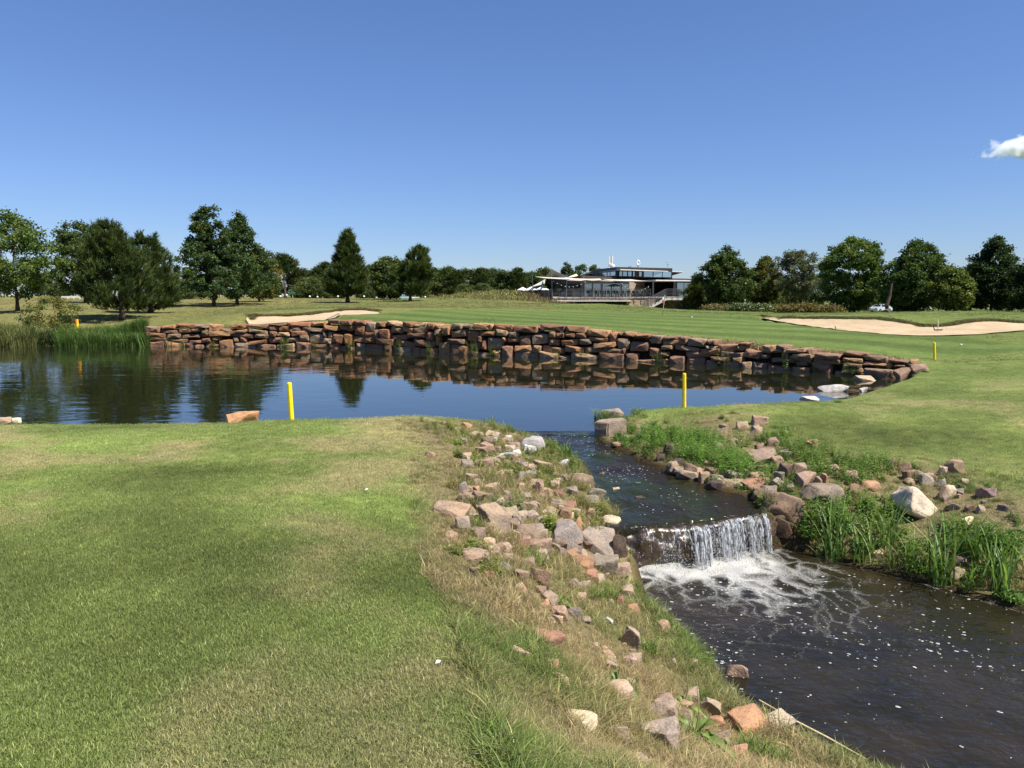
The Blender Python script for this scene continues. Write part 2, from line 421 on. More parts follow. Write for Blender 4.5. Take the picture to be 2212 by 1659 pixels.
def ground_color(x, y):
    x = np.asarray(x, float); y = np.asarray(y, float); r = np.hypot(x, y)
    def c(*a): return np.array(a)[None, :]
    n1 = fbm(x, y, 2.6, 11)[:, None]; n2 = fbm(x, y, 0.8, 21)[:, None]; n3 = fbm(x * 0.35, y, 6, 31)[:, None]
    lawn = c(.144, .184, .051) * (1 + 0.5 * n1 + .2 * n2)
    dry = c(.250, .215, .110)
    kd = np.clip(sstep(-.05, 0.6, n1 * 0.7 + fbm(x, y, 1.0, 41)[:, None] * 0.8 + .25 * np.exp(-(sdist(LEDGE + [(9, -5), (9, 14)], x, y)[:, None] / 1.0) ** 2)), 0, 1) * 0.75
    col = lawn * (1 - kd) + dry * kd
    far = sstep(24, 34, r)[:, None]
    rough = c(.118, .132, .042) * (1 + .22 * n3 + .15 * fbm(x * .3, y, 2.2, 8)[:, None])
    dry2 = sstep(-15, -24, x)[:, None] * .45 + .12 + .5 * np.clip(fbm(x, y, 16, 51), 0, 1)[:, None]
    rough = rough * (1 - dry2 * far) + c(.185, .165, .068) * dry2 * far
    col = col * (1 - far) + rough * far
    rgt = (sstep(17, 24, r) * (x > 3))[:, None]
    col = col * (1 - rgt * .8) + c(.106, .142, .038) * (1 + .26 * n3 + .15 * n1) * rgt * .8
    g = sstep(.5, -.3, sdist(GREEN, x, y))[:, None]
    stripe = np.sin((x * .55 + y * .83) * 2.1)[:, None]
    stripe = np.tanh(stripe * 2.5)
    gc = c(.088, .128, .034) * (1 + .16 * stripe + .12 * n3 + .1 * fbm(x * .25, y, 1.6, 71)[:, None])
    col = col * (1 - g) + gc * g
    lb = sstep(.25, -.2, sdist(LBANK, x, y))[:, None]
    earth = c(.150, .118, .070) * (1 + .3 * n2)
    wet = c(.045, .034, .020)
    bk = earth * .75 + dry * .2 + .05 * lawn
    col = col * (1 - lb) + bk * lb
    rb = sstep(.35, -.3, sdist(RBANK, x, y))[:, None]
    col = col * (1 - rb) + bk * rb
    wd = np.minimum(np.minimum(sdist(BROOK, x, y), sdist(POOL, x, y)), sdist(POND, x, y) + np.where(y > 20, .2, 0.05))
    w = sstep(.16, -.02, wd)[:, None]
    bed = c(.05, .036, .018) * (1 + .5 * n2)
    col = col * (1 - w) + bed * w
    # lip of the bunkers: ragged dark turf edge
    return np.clip(col, 0.004, 1)

ang_f = np.linspace(R(-47), R(47), 620)
ang = np.concatenate([np.linspace(R(-180), R(-49), 40), ang_f, np.linspace(R(49), R(180), 40)])
rad = np.concatenate([np.geomspace(0.25, 2.0, 24), np.geomspace(2.02, 44, 560), np.geomspace(44.5, 140, 110), np.geomspace(145, 4000, 34)])
A_, R_ = np.meshgrid(ang, rad)
gx, gy = (R_ * np.sin(A_)).ravel(), (R_ * np.cos(A_)).ravel()
gz = height(gx, gy)
gz = np.where(R_.ravel() > 500, gz * 0 + 1.0, gz)
GV = np.stack([gx, gy, gz], 1)
na, nr = len(ang), len(rad)
ii = (np.arange(nr - 1)[:, None] * na + np.arange(na - 1)[None, :]).ravel()
GF = np.stack([ii, ii + 1, ii + 1 + na, ii + na], 1)[:, ::-1]
GC = ground_color(gx, gy)

def ground_mat():
    m, n, l, b = mat_new("turf")
    a = nd(n, "ShaderNodeAttribute", attribute_name="Col")
    g = n.new("ShaderNodeNewGeometry")
    t1 = n.new("ShaderNodeTexNoise"); t1.inputs["Scale"].default_value = 6; t1.inputs["Detail"].default_value = 8; t1.inputs["Roughness"].default_value = .7
    t2 = n.new("ShaderNodeTexNoise"); t2.inputs["Scale"].default_value = 45; t2.inputs["Detail"].default_value = 5
    t3 = n.new("ShaderNodeTexNoise"); t3.inputs["Scale"].default_value = 1.4; t3.inputs["Detail"].default_value = 6; t3.inputs["Roughness"].default_value = .65
    for t in (t1, t2, t3): l.new(g.outputs["Position"], t.inputs["Vector"])
    r1 = ramp(n, [(.3, (.68, .68, .62)), (.7, (1.3, 1.28, 1.25))]); l.new(t1.outputs[0], r1.inputs[0])
    r2 = ramp(n, [(.3, (.72, .72, .7)), (.7, (1.25, 1.25, 1.2))]); l.new(t2.outputs[0], r2.inputs[0])
    r3 = ramp(n, [(.3, (.8, .86, .8)), (.7, (1.22, 1.14, 1.12))]); l.new(t3.outputs[0], r3.inputs[0])
    c = mixc(n, l, 1.0, a.outputs["Color"], r1.outputs[0], 'MULTIPLY')
    c = mixc(n, l, 1.0, c, r2.outputs[0], 'MULTIPLY')
    c = mixc(n, l, 1.0, c, r3.outputs[0], 'MULTIPLY')
    l.new(c, b.inputs["Base Color"])
    b.inputs["Roughness"].default_value = .9; b.inputs["Specular IOR Level"].default_value = .12
    bp = n.new("ShaderNodeBump"); bp.inputs["Strength"].default_value = .6; bp.inputs["Distance"].default_value = .05
    l.new(t2.outputs[0], bp.inputs["Height"]); l.new(bp.outputs[0], b.inputs["Normal"])
    return m
M_TURF = ground_mat()
ground = obj("ground", GV, GF, M_TURF, col=GC, smooth=True)
tag(ground, kind="structure")

# ------------------------------------------------------------------ water
def water_mat(name, base, scales, strength, rough=.02, dist=.05, foam=False, tint2=None, stretch=(1, 1, 1)):
    m, n, l, b = mat_new(name)
    g = n.new("ShaderNodeNewGeometry")
    mp = n.new("ShaderNodeMapping"); mp.inputs["Scale"].default_value = stretch
    l.new(g.outputs["Position"], mp.inputs["Vector"])
    h = None
    for s, amp in scales:
        t = n.new("ShaderNodeTexNoise"); t.inputs["Scale"].default_value = s; t.inputs["Detail"].default_value = 2.5; t.inputs["Distortion"].default_value = .4
        l.new(mp.outputs[0], t.inputs["Vector"])
        mu = n.new("ShaderNodeMath"); mu.operation = 'MULTIPLY_ADD'; mu.inputs[1].default_value = amp
        l.new(t.outputs[0], mu.inputs[0])
        if h is not None: l.new(h, mu.inputs[2])
        else: mu.inputs[2].default_value = 0
        h = mu.outputs[0]
    bp = n.new("ShaderNodeBump"); bp.inputs["Strength"].default_value = strength; bp.inputs["Distance"].default_value = dist
    l.new(h, bp.inputs["Height"])
    if tint2 is not None:
        t = n.new("ShaderNodeTexNoise"); t.inputs["Scale"].default_value = .9; t.inputs["Detail"].default_value = 4; l.new(g.outputs["Position"], t.inputs["Vector"])
        rr = ramp(n, [(.42, base), (.62, tint2)]); l.new(t.outputs[0], rr.inputs[0]); l.new(rr.outputs[0], b.inputs["Base Color"])
    else: b.inputs["Base Color"].default_value = (*base, 1)
    b.inputs["Roughness"].default_value = rough; b.inputs["IOR"].default_value = 1.333
    l.new(bp.outputs[0], b.inputs["Normal"])
    return m, n, l, b, bp, g
def expand(poly, e):
    n = len(poly); out = []
    area = sum(poly[i][0] * poly[(i + 1) % n][1] - poly[(i + 1) % n][0] * poly[i][1] for i in range(n))
    s = 1 if area > 0 else -1
    for i in range(n):
        a, b, c = np.array(poly[i - 1][:2]), np.array(poly[i][:2]), np.array(poly[(i + 1) % n][:2])
        t = (b - a) / (np.linalg.norm(b - a) + 1e-9) + (c - b) / (np.linalg.norm(c - b) + 1e-9)
        t /= np.linalg.norm(t) + 1e-9
        out.append((b[0] + t[1] * e * s, b[1] - t[0] * e * s))
    return out
# pond
m, n, l, b, bp, g = water_mat("pond_surface", (.012, .013, .006), [(1.1, 1.0), (3.0, .5), (9.0, .10)], 1.0, .015, .016, stretch=(.55, 1.0, 1))
b.inputs["IOR"].default_value = 2.3
big = n.new("ShaderNodeTexNoise"); big.inputs["Scale"].default_value = .16; big.inputs["Detail"].default_value = 2
l.new(g.outputs["Position"], big.inputs["Vector"])
sx = n.new("ShaderNodeSeparateXYZ"); l.new(g.outputs["Position"], sx.inputs[0])
mr = n.new("ShaderNodeMapRange"); mr.inputs[1].default_value = -2; mr.inputs[2].default_value = -14; mr.inputs[3].default_value = .25; mr.inputs[4].default_value = 1.35; l.new(sx.outputs[0], mr.inputs[0])
mr2 = n.new("ShaderNodeMapRange"); mr2.inputs[1].default_value = .38; mr2.inputs[2].default_value = .62; mr2.inputs[3].default_value = .25; mr2.inputs[4].default_value = 1.0; l.new(big.outputs[0], mr2.inputs[0])
mu = n.new("ShaderNodeMath"); mu.operation = 'MULTIPLY'; l.new(mr.outputs[0], mu.inputs[0]); l.new(mr2.outputs[0], mu.inputs[1]); l.new(mu.outputs[0], bp.inputs["Strength"])
M_POND = m
pe = expand(POND, .3)
i_l, i_r = len(near_l), len(near_l) + 1
pe[i_l] = tuple(lip_l[:2] + np.array((-.25, -.02))); pe[i_r] = tuple(lip_r[:2] + np.array((.25, -.02)))
bm = bmesh.new()
f = bm.faces.new([bm.verts.new((x, y, WATER_Z)) for x, y in pe]); f.normal_update()
if f.normal.z < 0: f.normal_flip()
bmesh.ops.triangulate(bm, faces=bm.faces[:])
me = bpy.data.meshes.new("pond_water"); bm.to_mesh(me); bm.free(); me.materials.append(M_POND)
pond = bpy.data.objects.new("pond_water", me); COL.objects.link(pond); tag(pond, kind="structure")
# upper brook
M_BROOK = water_mat("brook_surface", (.016, .011, .006), [(3.0, 1.0), (9.0, .55), (26.0, .25)], .9, .05, .05, tint2=(.016, .024, .006), stretch=(1.0, .8, 1))[0]
def along(pts, k):
    s = np.concatenate([[0], np.cumsum(np.linalg.norm(np.diff(pts, axis=0), axis=1))]); t = np.linspace(0, s[-1], k)
    return np.stack([np.interp(t, s, pts[:, i]) for i in range(pts.shape[1])], 1)
def lipoff(x): return .09 * mnoise.noise((x * 1.7, 3.3, 0)) + .035 * mnoise.noise((x * 6, 1.3, 0))
NR, NC = 110, 46
La, Ra = along(BL, NR), along(BR, NR)
BV = []
for i in range(NR):
    a, c = La[i], Ra[i]; e = (c - a) / np.linalg.norm(c - a) * .22
    a2, c2 = a - e, c + e
    for j in range(NC):
        p = a2 + (c2 - a2) * j / (NC - 1)
        tt = i / (NR - 1)
        zr = a[2] * .5 + c[2] * .5
        amp = .030 * math.sin(min(1, tt * 3 + .15) * math.pi / 2) * (1 - .6 * max(0, (tt - .8) / .2))
        zz = zr + amp * (mnoise.noise((p[0] * 2.2, p[1] * 2.6, 3)) + .6 * mnoise.noise((p[0] * 6, p[1] * 6, 9)))
        if 0.05 < tt < .10: zz += .012
        if i == NR - 1 or tt > .93: p = p + np.array((0, lipoff(p[0]) * (tt - .93) / .07, 0))
        BV.append((p[0], p[1], zz))
for k in range(1, 6):                          # the sheet bends over the lip
    for j in range(NC):
        x_, y_, z_ = BV[(NR - 1) * NC + j]; BV.append((x_, y_ - .05 * math.sin(k * .3), z_ - .012 * k * k * .6))
NR += 5
BF = np.array([(i*NC+j, i*NC+j+1, (i+1)*NC+j+1, (i+1)*NC+j) for i in range(NR-1) for j in range(NC-1)])[:, ::-1]
tag(obj("brook_water", BV, BF, M_BROOK, smooth=True), kind="structure")
# crest and basin
crest = along(np.array([P(u, v, z=CREST_Z) for u, v in ((1346, 1138), (1410, 1138), (1483, 1138), (1545, 1130), (1600, 1120), (1655, 1107))]), 60)
crest[:, 1] += [lipoff(x) for x in crest[:, 0]]
sp = .045
xs, ys = np.arange(-.2, 9.2, sp), np.arange(1.5, 9.6, sp)
X, Y = np.meshgrid(xs, ys); inm = (sdist(POOL, X, Y) < .25)
idx = -np.ones(X.shape, int); idx[inm] = np.arange(inm.sum())
PV = np.stack([X[inm], Y[inm], np.full(inm.sum(), POOL_Z)], 1)
q = np.stack([idx[:-1, :-1], idx[:-1, 1:], idx[1:, 1:], idx[1:, :-1]], -1).reshape(-1, 4)
q = q[(q >= 0).all(1)]
core = np.array([P(1565, 1207, z=POOL_Z), P(1440, 1222, z=POOL_Z)])
fx, fy = PV[:, 0], PV[:, 1]
# distance measured along the stream: foam drifts down towards the camera and to the right
dcore = linedist([tuple(core[1][:2]), tuple(core[0][:2])], fx, fy)
dn = np.clip((core[0][1] - fy), 0, None); lat = np.abs(fx - (core[0][0] - .1 + dn * .18))
foam = np.exp(-(dcore / .36) ** 2) * 1.05 + np.exp(-(dn / 1.75) ** 2) * np.exp(-(lat / 1.2) ** 2) * .56
edge = np.exp(-((fx - np.interp(fy, [p[1] for p in PL][::-1], [p[0] for p in PL][::-1])) / .13) ** 2) * .42 * np.exp(-((fy - 7.0) / 1.4) ** 2)
edge_r = np.exp(-((fx - np.interp(fy, [p[1] for p in PR][::-1], [p[0] for p in PR][::-1])) / .10) ** 2) * .38
leftfoam = np.exp(-(np.hypot(fx - P(1385, 1240, z=POOL_Z)[0], (fy - P(1385, 1240, z=POOL_Z)[1]) * .6) / .28) ** 2) * .75
foam = np.clip(np.maximum(np.maximum(foam, edge), np.maximum(leftfoam, edge_r)), 0, 1.4)
PV[:, 2] += .035 * np.exp(-(dcore / .5) ** 2) * (vnoise(fx, fy, .12, 5) + .7 * vnoise(fx, fy, .05, 6)) + .003 * vnoise(fx, fy, .22, 3) + .0025 * vnoise(fx * .6, fy, .5, 9)
m, n, l, b, bp, g = water_mat("pool_surface", (.014, .012, .006), [(2.2, 1.0), (6.0, .7), (20.0, .25)], 1.0, .03, .035, tint2=(.024, .018, .009), stretch=(.8, 1.1, 1))
fa = nd(n, "ShaderNodeAttribute", attribute_name="Col")
sr = n.new("ShaderNodeSeparateColor"); l.new(fa.outputs["Color"], sr.inputs[0])
mp = n.new("ShaderNodeMapping"); mp.inputs["Rotation"].default_value = (0, 0, R(28)); mp.inputs["Scale"].default_value = (4.2, 2.6, 1)
wob = n.new("ShaderNodeTexNoise"); wob.inputs["Scale"].default_value = 3; wob.inputs["Detail"].default_value = 4; l.new(g.outputs["Position"], wob.inputs["Vector"])
va = n.new("ShaderNodeVectorMath"); va.operation = 'MULTIPLY_ADD'; va.inputs[1].default_value = (.55, .55, 0); l.new(wob.outputs["Color"], va.inputs[0]); l.new(g.outputs["Position"], va.inputs[2])
l.new(va.outputs[0], mp.inputs["Vector"])
vo = n.new("ShaderNodeTexVoronoi"); vo.feature = 'DISTANCE_TO_EDGE'; vo.inputs["Scale"].default_value = 1.0; l.new(mp.outputs[0], vo.inputs["Vector"])
vs = n.new("ShaderNodeTexNoise"); vs.inputs["Scale"].default_value = 55; vs.inputs["Detail"].default_value = 2; l.new(g.outputs["Position"], vs.inputs["Vector"])
def mth(op, a, c_, d=None):
    k = n.new("ShaderNodeMath"); k.operation = op
    for s, val in enumerate((a, c_, d)):
        if val is None: continue
        if isinstance(val, (int, float)): k.inputs[s].default_value = val
        else: l.new(val, k.inputs[s])
    return k.outputs[0]
f1 = mth('MULTIPLY_ADD', vo.outputs["Distance"], -1.35, sr.outputs[0])           # lacework: foam gathers along the cell edges
f2 = mth('ADD', f1, mth('MULTIPLY_ADD', vs.outputs[0], .5, -.27))
f3 = mth('ADD', f2, mth('MULTIPLY_ADD', wob.outputs[0], .5, -.30))
mrf = n.new("ShaderNodeMapRange"); mrf.interpolation_type = 'SMOOTHSTEP'; mrf.inputs[1].default_value = .0; mrf.inputs[2].default_value = .58; l.new(f3, mrf.inputs[0])
fo = n.new("ShaderNodeBsdfPrincipled"); fo.inputs["Roughness"].default_value = .6
fcn = n.new("ShaderNodeTexNoise"); fcn.inputs["Scale"].default_value = 4; fcn.inputs["Detail"].default_value = 5; l.new(g.outputs["Position"], fcn.inputs["Vector"])
fr = ramp(n, [(.35, (.34, .34, .32)), (.6, (.46, .45, .41)), (.75, (.43, .40, .28))]); l.new(fcn.outputs[0], fr.inputs[0]); l.new(fr.outputs[0], fo.inputs["Base Color"])
fb = n.new("ShaderNodeBump"); fb.inputs["Strength"].default_value = .9; fb.inputs["Distance"].default_value = .03; l.new(vs.outputs[0], fb.inputs["Height"]); l.new(fb.outputs[0], fo.inputs["Normal"])
mx = n.new("ShaderNodeMixShader"); l.new(mrf.outputs[0], mx.inputs[0]); l.new(b.outputs[0], mx.inputs[1]); l.new(fo.outputs[0], mx.inputs[2]); l.new(mx.outputs[0], n["Material Output"].inputs[0])
tag(obj("pool_water", PV, q, m, col=np.stack([foam, foam, foam], 1), smooth=True), kind="structure")

# rock ledge under the fall
m, n, l, b = mat_new("wet_rock"); g = n.new("ShaderNodeNewGeometry")
t = n.new("ShaderNodeTexNoise"); t.inputs["Scale"].default_value = 7; t.inputs["Detail"].default_value = 6; l.new(g.outputs["Position"], t.inputs["Vector"])
rr = ramp(n, [(.3, (.010, .008, .006)), (.55, (.045, .026, .012)), (.75, (.05, .05, .012))]); l.new(t.outputs[0], rr.inputs[0]); l.new(rr.outputs[0], b.inputs["Base Color"])
b.inputs["Roughness"].default_value = .28
bpn = n.new("ShaderNodeBump"); bpn.inputs["Strength"].default_value = .8; bpn.inputs["Distance"].default_value = .04; l.new(t.outputs[0], bpn.inputs["Height"]); l.new(bpn.outputs[0], b.inputs["Normal"])
M_WET = m
V = []; K = 70; cr = along(np.vstack([crest[:1] + np.array((-.28, .02, 0)), crest, crest[-1:] + np.array((.5, -.05, .0))]), K); rows = 16
for i in range(K):
    for j in range(rows):
        tt = j / (rows - 1)
        if j < 3: p = cr[i] + np.array((0, .5 - .22 * j, -.035))
        else:
            h = (j - 3) / (rows - 4); p = cr[i] + np.array((0, .03 - .16 * h, -.03 - h * .62))
            d_ = .07 * mnoise.noise((p[0] * 3.2, p[2] * 4, 2)) + .04 * mnoise.noise((p[0] * 9, p[2] * 9, 5)); p = p + np.array((0, -d_ - (.16 * max(0, .42 - i / K) * 2) * (h > .15), d_ * .3))
        V.append(p)
F = np.array([(i*rows+j, (i+1)*rows+j, (i+1)*rows+j+1, i*rows+j+1) for i in range(K-1) for j in range(rows-1)])
o = obj("rock_ledge", V, F[:, ::-1], M_WET, smooth=True)
tag(o, "dark wet rock ledge that the brook spills over behind the waterfall", "rock ledge")
# falling water: separate threads and drops
m, n, l, b = mat_new("falling_water")
b.inputs["Base Color"].default_value = (.45, .47, .48, 1); b.inputs["Roughness"].default_value = .18; b.inputs["Specular IOR Level"].default_value = .8
tb = n.new("ShaderNodeBsdfTransparent"); mx = n.new("ShaderNodeMixShader"); g = n.new("ShaderNodeNewGeometry")
t = n.new("ShaderNodeTexNoise"); t.inputs["Scale"].default_value = 16; t.inputs["Detail"].default_value = 3
mp = n.new("ShaderNodeMapping"); mp.inputs["Scale"].default_value = (2.4, 1, .9); l.new(g.outputs["Position"], mp.inputs["Vector"]); l.new(mp.outputs[0], t.inputs["Vector"])
mr = n.new("ShaderNodeMapRange"); mr.inputs[1].default_value = .44; mr.inputs[2].default_value = .60; mr.inputs[3].default_value = .04; mr.inputs[4].default_value = .85; l.new(t.outputs[0], mr.inputs[0])
l.new(mr.outputs[0], mx.inputs[0]); l.new(tb.outputs[0], mx.inputs[1]); l.new(b.outputs[0], mx.inputs[2]); l.new(mx.outputs[0], n["Material Output"].inputs[0])
M_FALL = m
rs = random.Random(4)
mb = MB()
def crest_at(s): i = min(len(crest) - 2, int(s * (len(crest) - 1))); return crest[i] + (crest[i + 1] - crest[i]) * (s * (len(crest) - 1) - i)
for k in range(300):
    s = .40 + .58 * rs.random() if k < 265 else .10 + .30 * rs.random()
    if mnoise.noise((s * 13, 4.4, 0)) < rs.uniform(-.6, .3): continue
    strong = s > .40
    p = crest_at(s); reach = rs.uniform(.10, .26); w = rs.uniform(.003, .017) * (1.0 if strong else .5)
    drop = .43 if strong else rs.uniform(.08, .35)
    h0 = rs.uniform(0, .25) if k % 3 else 0
    pts, ws = [], []
    for j in range(7):
        h = h0 + (1 - h0) * j / 6
        pts.append((p[0] + rs.uniform(-.008, .008) + .02 * h, p[1] - .03 - reach * math.sqrt(h), p[2] + .01 - drop * h * (.35 + .65 * h)))
        ws.append(w * (1 - .35 * abs(h - .5)) * rs.uniform(.5, 1.35))
    V, F = [], []
    for j in range(7):
        x, y, z = pts[j]; V += [(x - ws[j], y, z), (x, y - ws[j] * .8, z), (x + ws[j], y, z)]
    for j in range(6): F += [(3*j, 3*j+1, 3*j+4, 3*j+3), (3*j+1, 3*j+2, 3*j+5, 3*j+4)]
    mb.add(V, F)
for k in range(3600):
    s = rs.random() ** .8
    if k < 550:
        c0 = P(1447, 1188, z=POOL_Z + .16); a = rs.gauss(0, 1); x, y, z = c0[0] + a * .11, c0[1] - .08 + rs.gauss(0, .07), POOL_Z + max(.02, .30 * math.exp(-a * a * .6) * rs.random() + .02)
    else:
        s = .38 + .60 * rs.random() if rs.random() < .86 else rs.random(); p = crest_at(s); h = rs.random() ** .75
        x, y, z = p[0] + rs.gauss(0, .03), p[1] - .03 - rs.uniform(.08, .34) * math.sqrt(h), p[2] + .06 * rs.random() - .43 * h * (.35 + .65 * h)
    r = rs.uniform(.0022, .0068)
    mb.add([(x - r, y, z), (x + r, y, z), (x, y - r, z), (x, y + r, z), (x, y, z - r * 1.8), (x, y, z + r * 1.8)], [(0, 2, 5), (2, 1, 5), (1, 3, 5), (3, 0, 5), (2, 0, 4), (1, 2, 4), (3, 1, 4), (0, 3, 4)])
tag(mb.build("waterfall", M_FALL), kind="structure")
# bubbles and flecks drifting on the pool, white sparkle flakes on the brook
m, n, l, b = mat_new("foam"); b.inputs["Base Color"].default_value = (.38, .38, .37, 1); b.inputs["Roughness"].default_value = .5; M_FOAM_GLINT = m  # one white for the pool's foam and the brook's painted glints
mb = MB(); PLc, PRc = np.array(PL), np.array(PR)
def flake(x, y, z, r, ring, k=9):
    st = rs.uniform(1.0, 1.9); th = rs.uniform(-.5, .2); V, F = [], []
    cs, sn = math.cos(th), math.sin(th); ph = rs.random() * 6
    for q_ in range(k):
        w = 2 * math.pi * q_ / k; rr_ = r * (1 + .25 * math.sin(2 * w + ph) + rs.uniform(-.15, .15))
        dx, dy = math.cos(w) * rr_ * st, math.sin(w) * rr_
        V.append((x + dx * cs - dy * sn, y + dx * sn + dy * cs, z))
    if ring:
        V2 = [(x + (vx - x) * .62, y + (vy - y) * .62, z + r * .35) for vx, vy, _ in V]; V3 = [(x + (vx - x) * .42, y + (vy - y) * .42, z) for vx, vy, _ in V]
        F = [(i, (i + 1) % k, k + (i + 1) % k, k + i) for i in range(k)] + [(k + i, k + (i + 1) % k, 2 * k + (i + 1) % k, 2 * k + i) for i in range(k)]
        mb.add(V + V2 + V3, F)
    else:
        c0 = (x, y, z + r * .3)
        mb.add(V + [c0], [(i, (i + 1) % k, k) for i in range(k)])
cnt = 0
while cnt < 1900:
    y = 1.8 + 6.3 * rs.random() ** 1.3; xl, xr = np.interp(y, PLc[::-1, 1], PLc[::-1, 0]), np.interp(y, PRc[::-1, 1], PRc[::-1, 0])
    x = xl + (xr - xl) * rs.random() ** 1.35
    if not inside(POOL, np.array([x]), np.array([y]))[0]: continue
    if vnoise(np.array([x]), np.array([y]), .8, 77)[0] < rs.uniform(-.9, .5): continue
    big_ = rs.random()
    big_ += .10 * (y < 4.6); r = rs.uniform(.002, .006) if big_ < .74 else (rs.uniform(.006, .013) if big_ < 1.0 else rs.uniform(.014, .026))
    flake(x, y, POOL_Z + .004, r, r > .006 and rs.random() < .85); cnt += 1
for k in range(520):        # white flakes stand for sun glints on the upper brook's broken water
    i = rs.randrange(12, 104); j = rs.uniform(.12, .85); p = La[i] + (Ra[i] - La[i]) * j
    if vnoise(np.array([p[0]]), np.array([p[1]]), .45, 31)[0] < rs.uniform(-.2, .7): continue
    flake(p[0], p[1], p[2] + rs.uniform(.012, .05), rs.uniform(.003, .009), False, 6)
tag(mb.build("foam_glint_flecks", M_FOAM_GLINT), kind="stuff")

# ------------------------------------------------------------------ stones
def rock_shape(seed, kind="block", sub=True):
    """angular broken stone in a unit box"""
    r_ = random.Random(seed); bm = bmesh.new()
    pts = []
    for _ in range(15 if kind != "slab" else 13):
        p = [r_.uniform(-1, 1) for _ in range(3)]
        k_ = max(abs(p[0]), abs(p[1]), abs(p[2])) + 1e-6
        f_ = r_.uniform(.78, 1.0) / k_ if kind != "round" else r_.uniform(.9, 1.05) / math.sqrt(sum(a * a for a in p))
        p = [a * f_ for a in p]
        if kind == "block": p = [math.copysign(abs(a) ** .75, a) for a in p]
        pts.append(p)
    for p in pts: bm.verts.new(p)
    h = bmesh.ops.convex_hull(bm, input=bm.verts[:])
    bmesh.ops.delete(bm, geom=[v for v in bm.verts if not v.link_faces], context='VERTS')
    bmesh.ops.dissolve_limit(bm, angle_limit=R(16), verts=bm.verts[:], edges=bm.edges[:])
    bmesh.ops.bevel(bm, geom=bm.edges[:], offset=.10, segments=3, affect='EDGES', profile=.55, clamp_overlap=True)
    bmesh.ops.triangulate(bm, faces=bm.faces[:])
    if sub:
        bmesh.ops.subdivide_edges(bm, edges=[e for e in bm.edges if e.calc_length() > .28], cuts=2, use_grid_fill=True)
        bmesh.ops.triangulate(bm, faces=[f for f in bm.faces if len(f.verts) > 4])
        for v in bm.verts:
            d_ = mnoise.noise(v.co * 2.1 + Vector((seed, 0, 0))) * .11 + mnoise.noise(v.co * 5.5 + Vector((0, seed, 0))) * .05
            v.co += v.co.normalized() * d_
    V = np.array([v.co[:] for v in bm.verts]); F = [[v.index for v in f.verts] for f in bm.faces]
    bm.verts.index_update(); F = [[v.index for v in f.verts] for f in bm.faces]
    bm.free()
    lo, hi = V.min(0), V.max(0); V = (V - (lo + hi) / 2) / (hi - lo)
    return V, F
SHAPES = []
for s in range(30):
    V, F = rock_shape(s + 3, ("block", "wedge", "round", "block", "slab")[s % 5])
    me = mesh_data("stone", V, F); me.materials.append(M_ROCK)
    me.polygons.foreach_set("use_smooth", np.ones(len(me.polygons), bool)); me.set_sharp_from_angle(angle=R(38))
    SHAPES.append(me)
TONES = {"palegrey": (.44, .41, .37), "pink": (.34, .235, .165), "tan": (.40, .30, .20), "grey": (.25, .215, .18), "white": (.47, .455, .42), "brown": (.235, .155, .105), "orange": (.40, .215, .11),
         "red": (.30, .135, .09), "dark": (.085, .066, .052), "wet": (.10, .068, .045), "pale": (.56, .45, .32), "purple": (.17, .115, .125)}
ROCKS = []
def rock(u, v, w, h, tone, label, group=None, name="rock", cat="rock", flat=1.0, sink=.3, rot=None, shape=None, depth=.75):
    rs_ = random.Random(int(u * 31 + v * 17))
    g_ = hit(u, v + h * .42)
    dist = g_[1]
    w, h = w * 1.12, h * 1.15
    W = w / FPX * math.hypot(dist, CAM_Z - g_[2]); H = h / FPX * dist * 1.0 * flat
    D = W * rs_.uniform(.6, .9) * depth / .75
    me = SHAPES[(rs_.randrange(30)) if shape is None else shape]
    o = bpy.data.objects.new(name, me)
    sink = sink + .18; full = H * (1 + sink)
    o.scale = (W * 1.04, D, full)
    o.rotation_euler = (rs_.uniform(-.14, .14), rs_.uniform(-.16, .16), rs_.uniform(-.5, .5) if rot is None else rot)
    o.location = (g_[0], g_[1] + D * .3, g_[2] + full * .5 - H * sink)
    c = [a * .68 + e * .32 for a, e in zip(TONES[tone], (.27, .205, .14))] if tone not in ('white', 'dark', 'pale', 'wet') else TONES[tone]; k_ = rs_.uniform(.72, 1.08)
    o.color = (min(.9, c[0] * k_ * rs_.uniform(.95, 1.07)), min(.9, c[1] * k_), min(.9, c[2] * k_ * rs_.uniform(.92, 1.08)), 1)
    COL.objects.link(o); tag(o, label, cat, group); ROCKS.append(o)
    return o
# ------------------------------------------------------------------ dry stone retaining wall
wall = empty("stone_wall", (WALL[6][0], WALL[6][1], 0), "long dry stone retaining wall of rusty brown boulders along the far side of the pond", "stone wall")
wl0 = np.array(wall.location)
Wd = np.concatenate([[0], np.cumsum(np.hypot(np.diff(WALL[:, 0]), np.diff(WALL[:, 1])))])
WLEN = Wd[-1]
def wall_at(s):
    return np.array([np.interp(s, Wd, WALL[:, k]) for k in range(3)])
rw = random.Random(12)
wall_stones = []
tones_w = [(.31, .150, .070), (.27, .130, .068), (.36, .185, .085), (.23, .115, .072), (.38, .235, .125), (.20, .12, .075), (.29, .125, .066), (.27, .18, .12)]
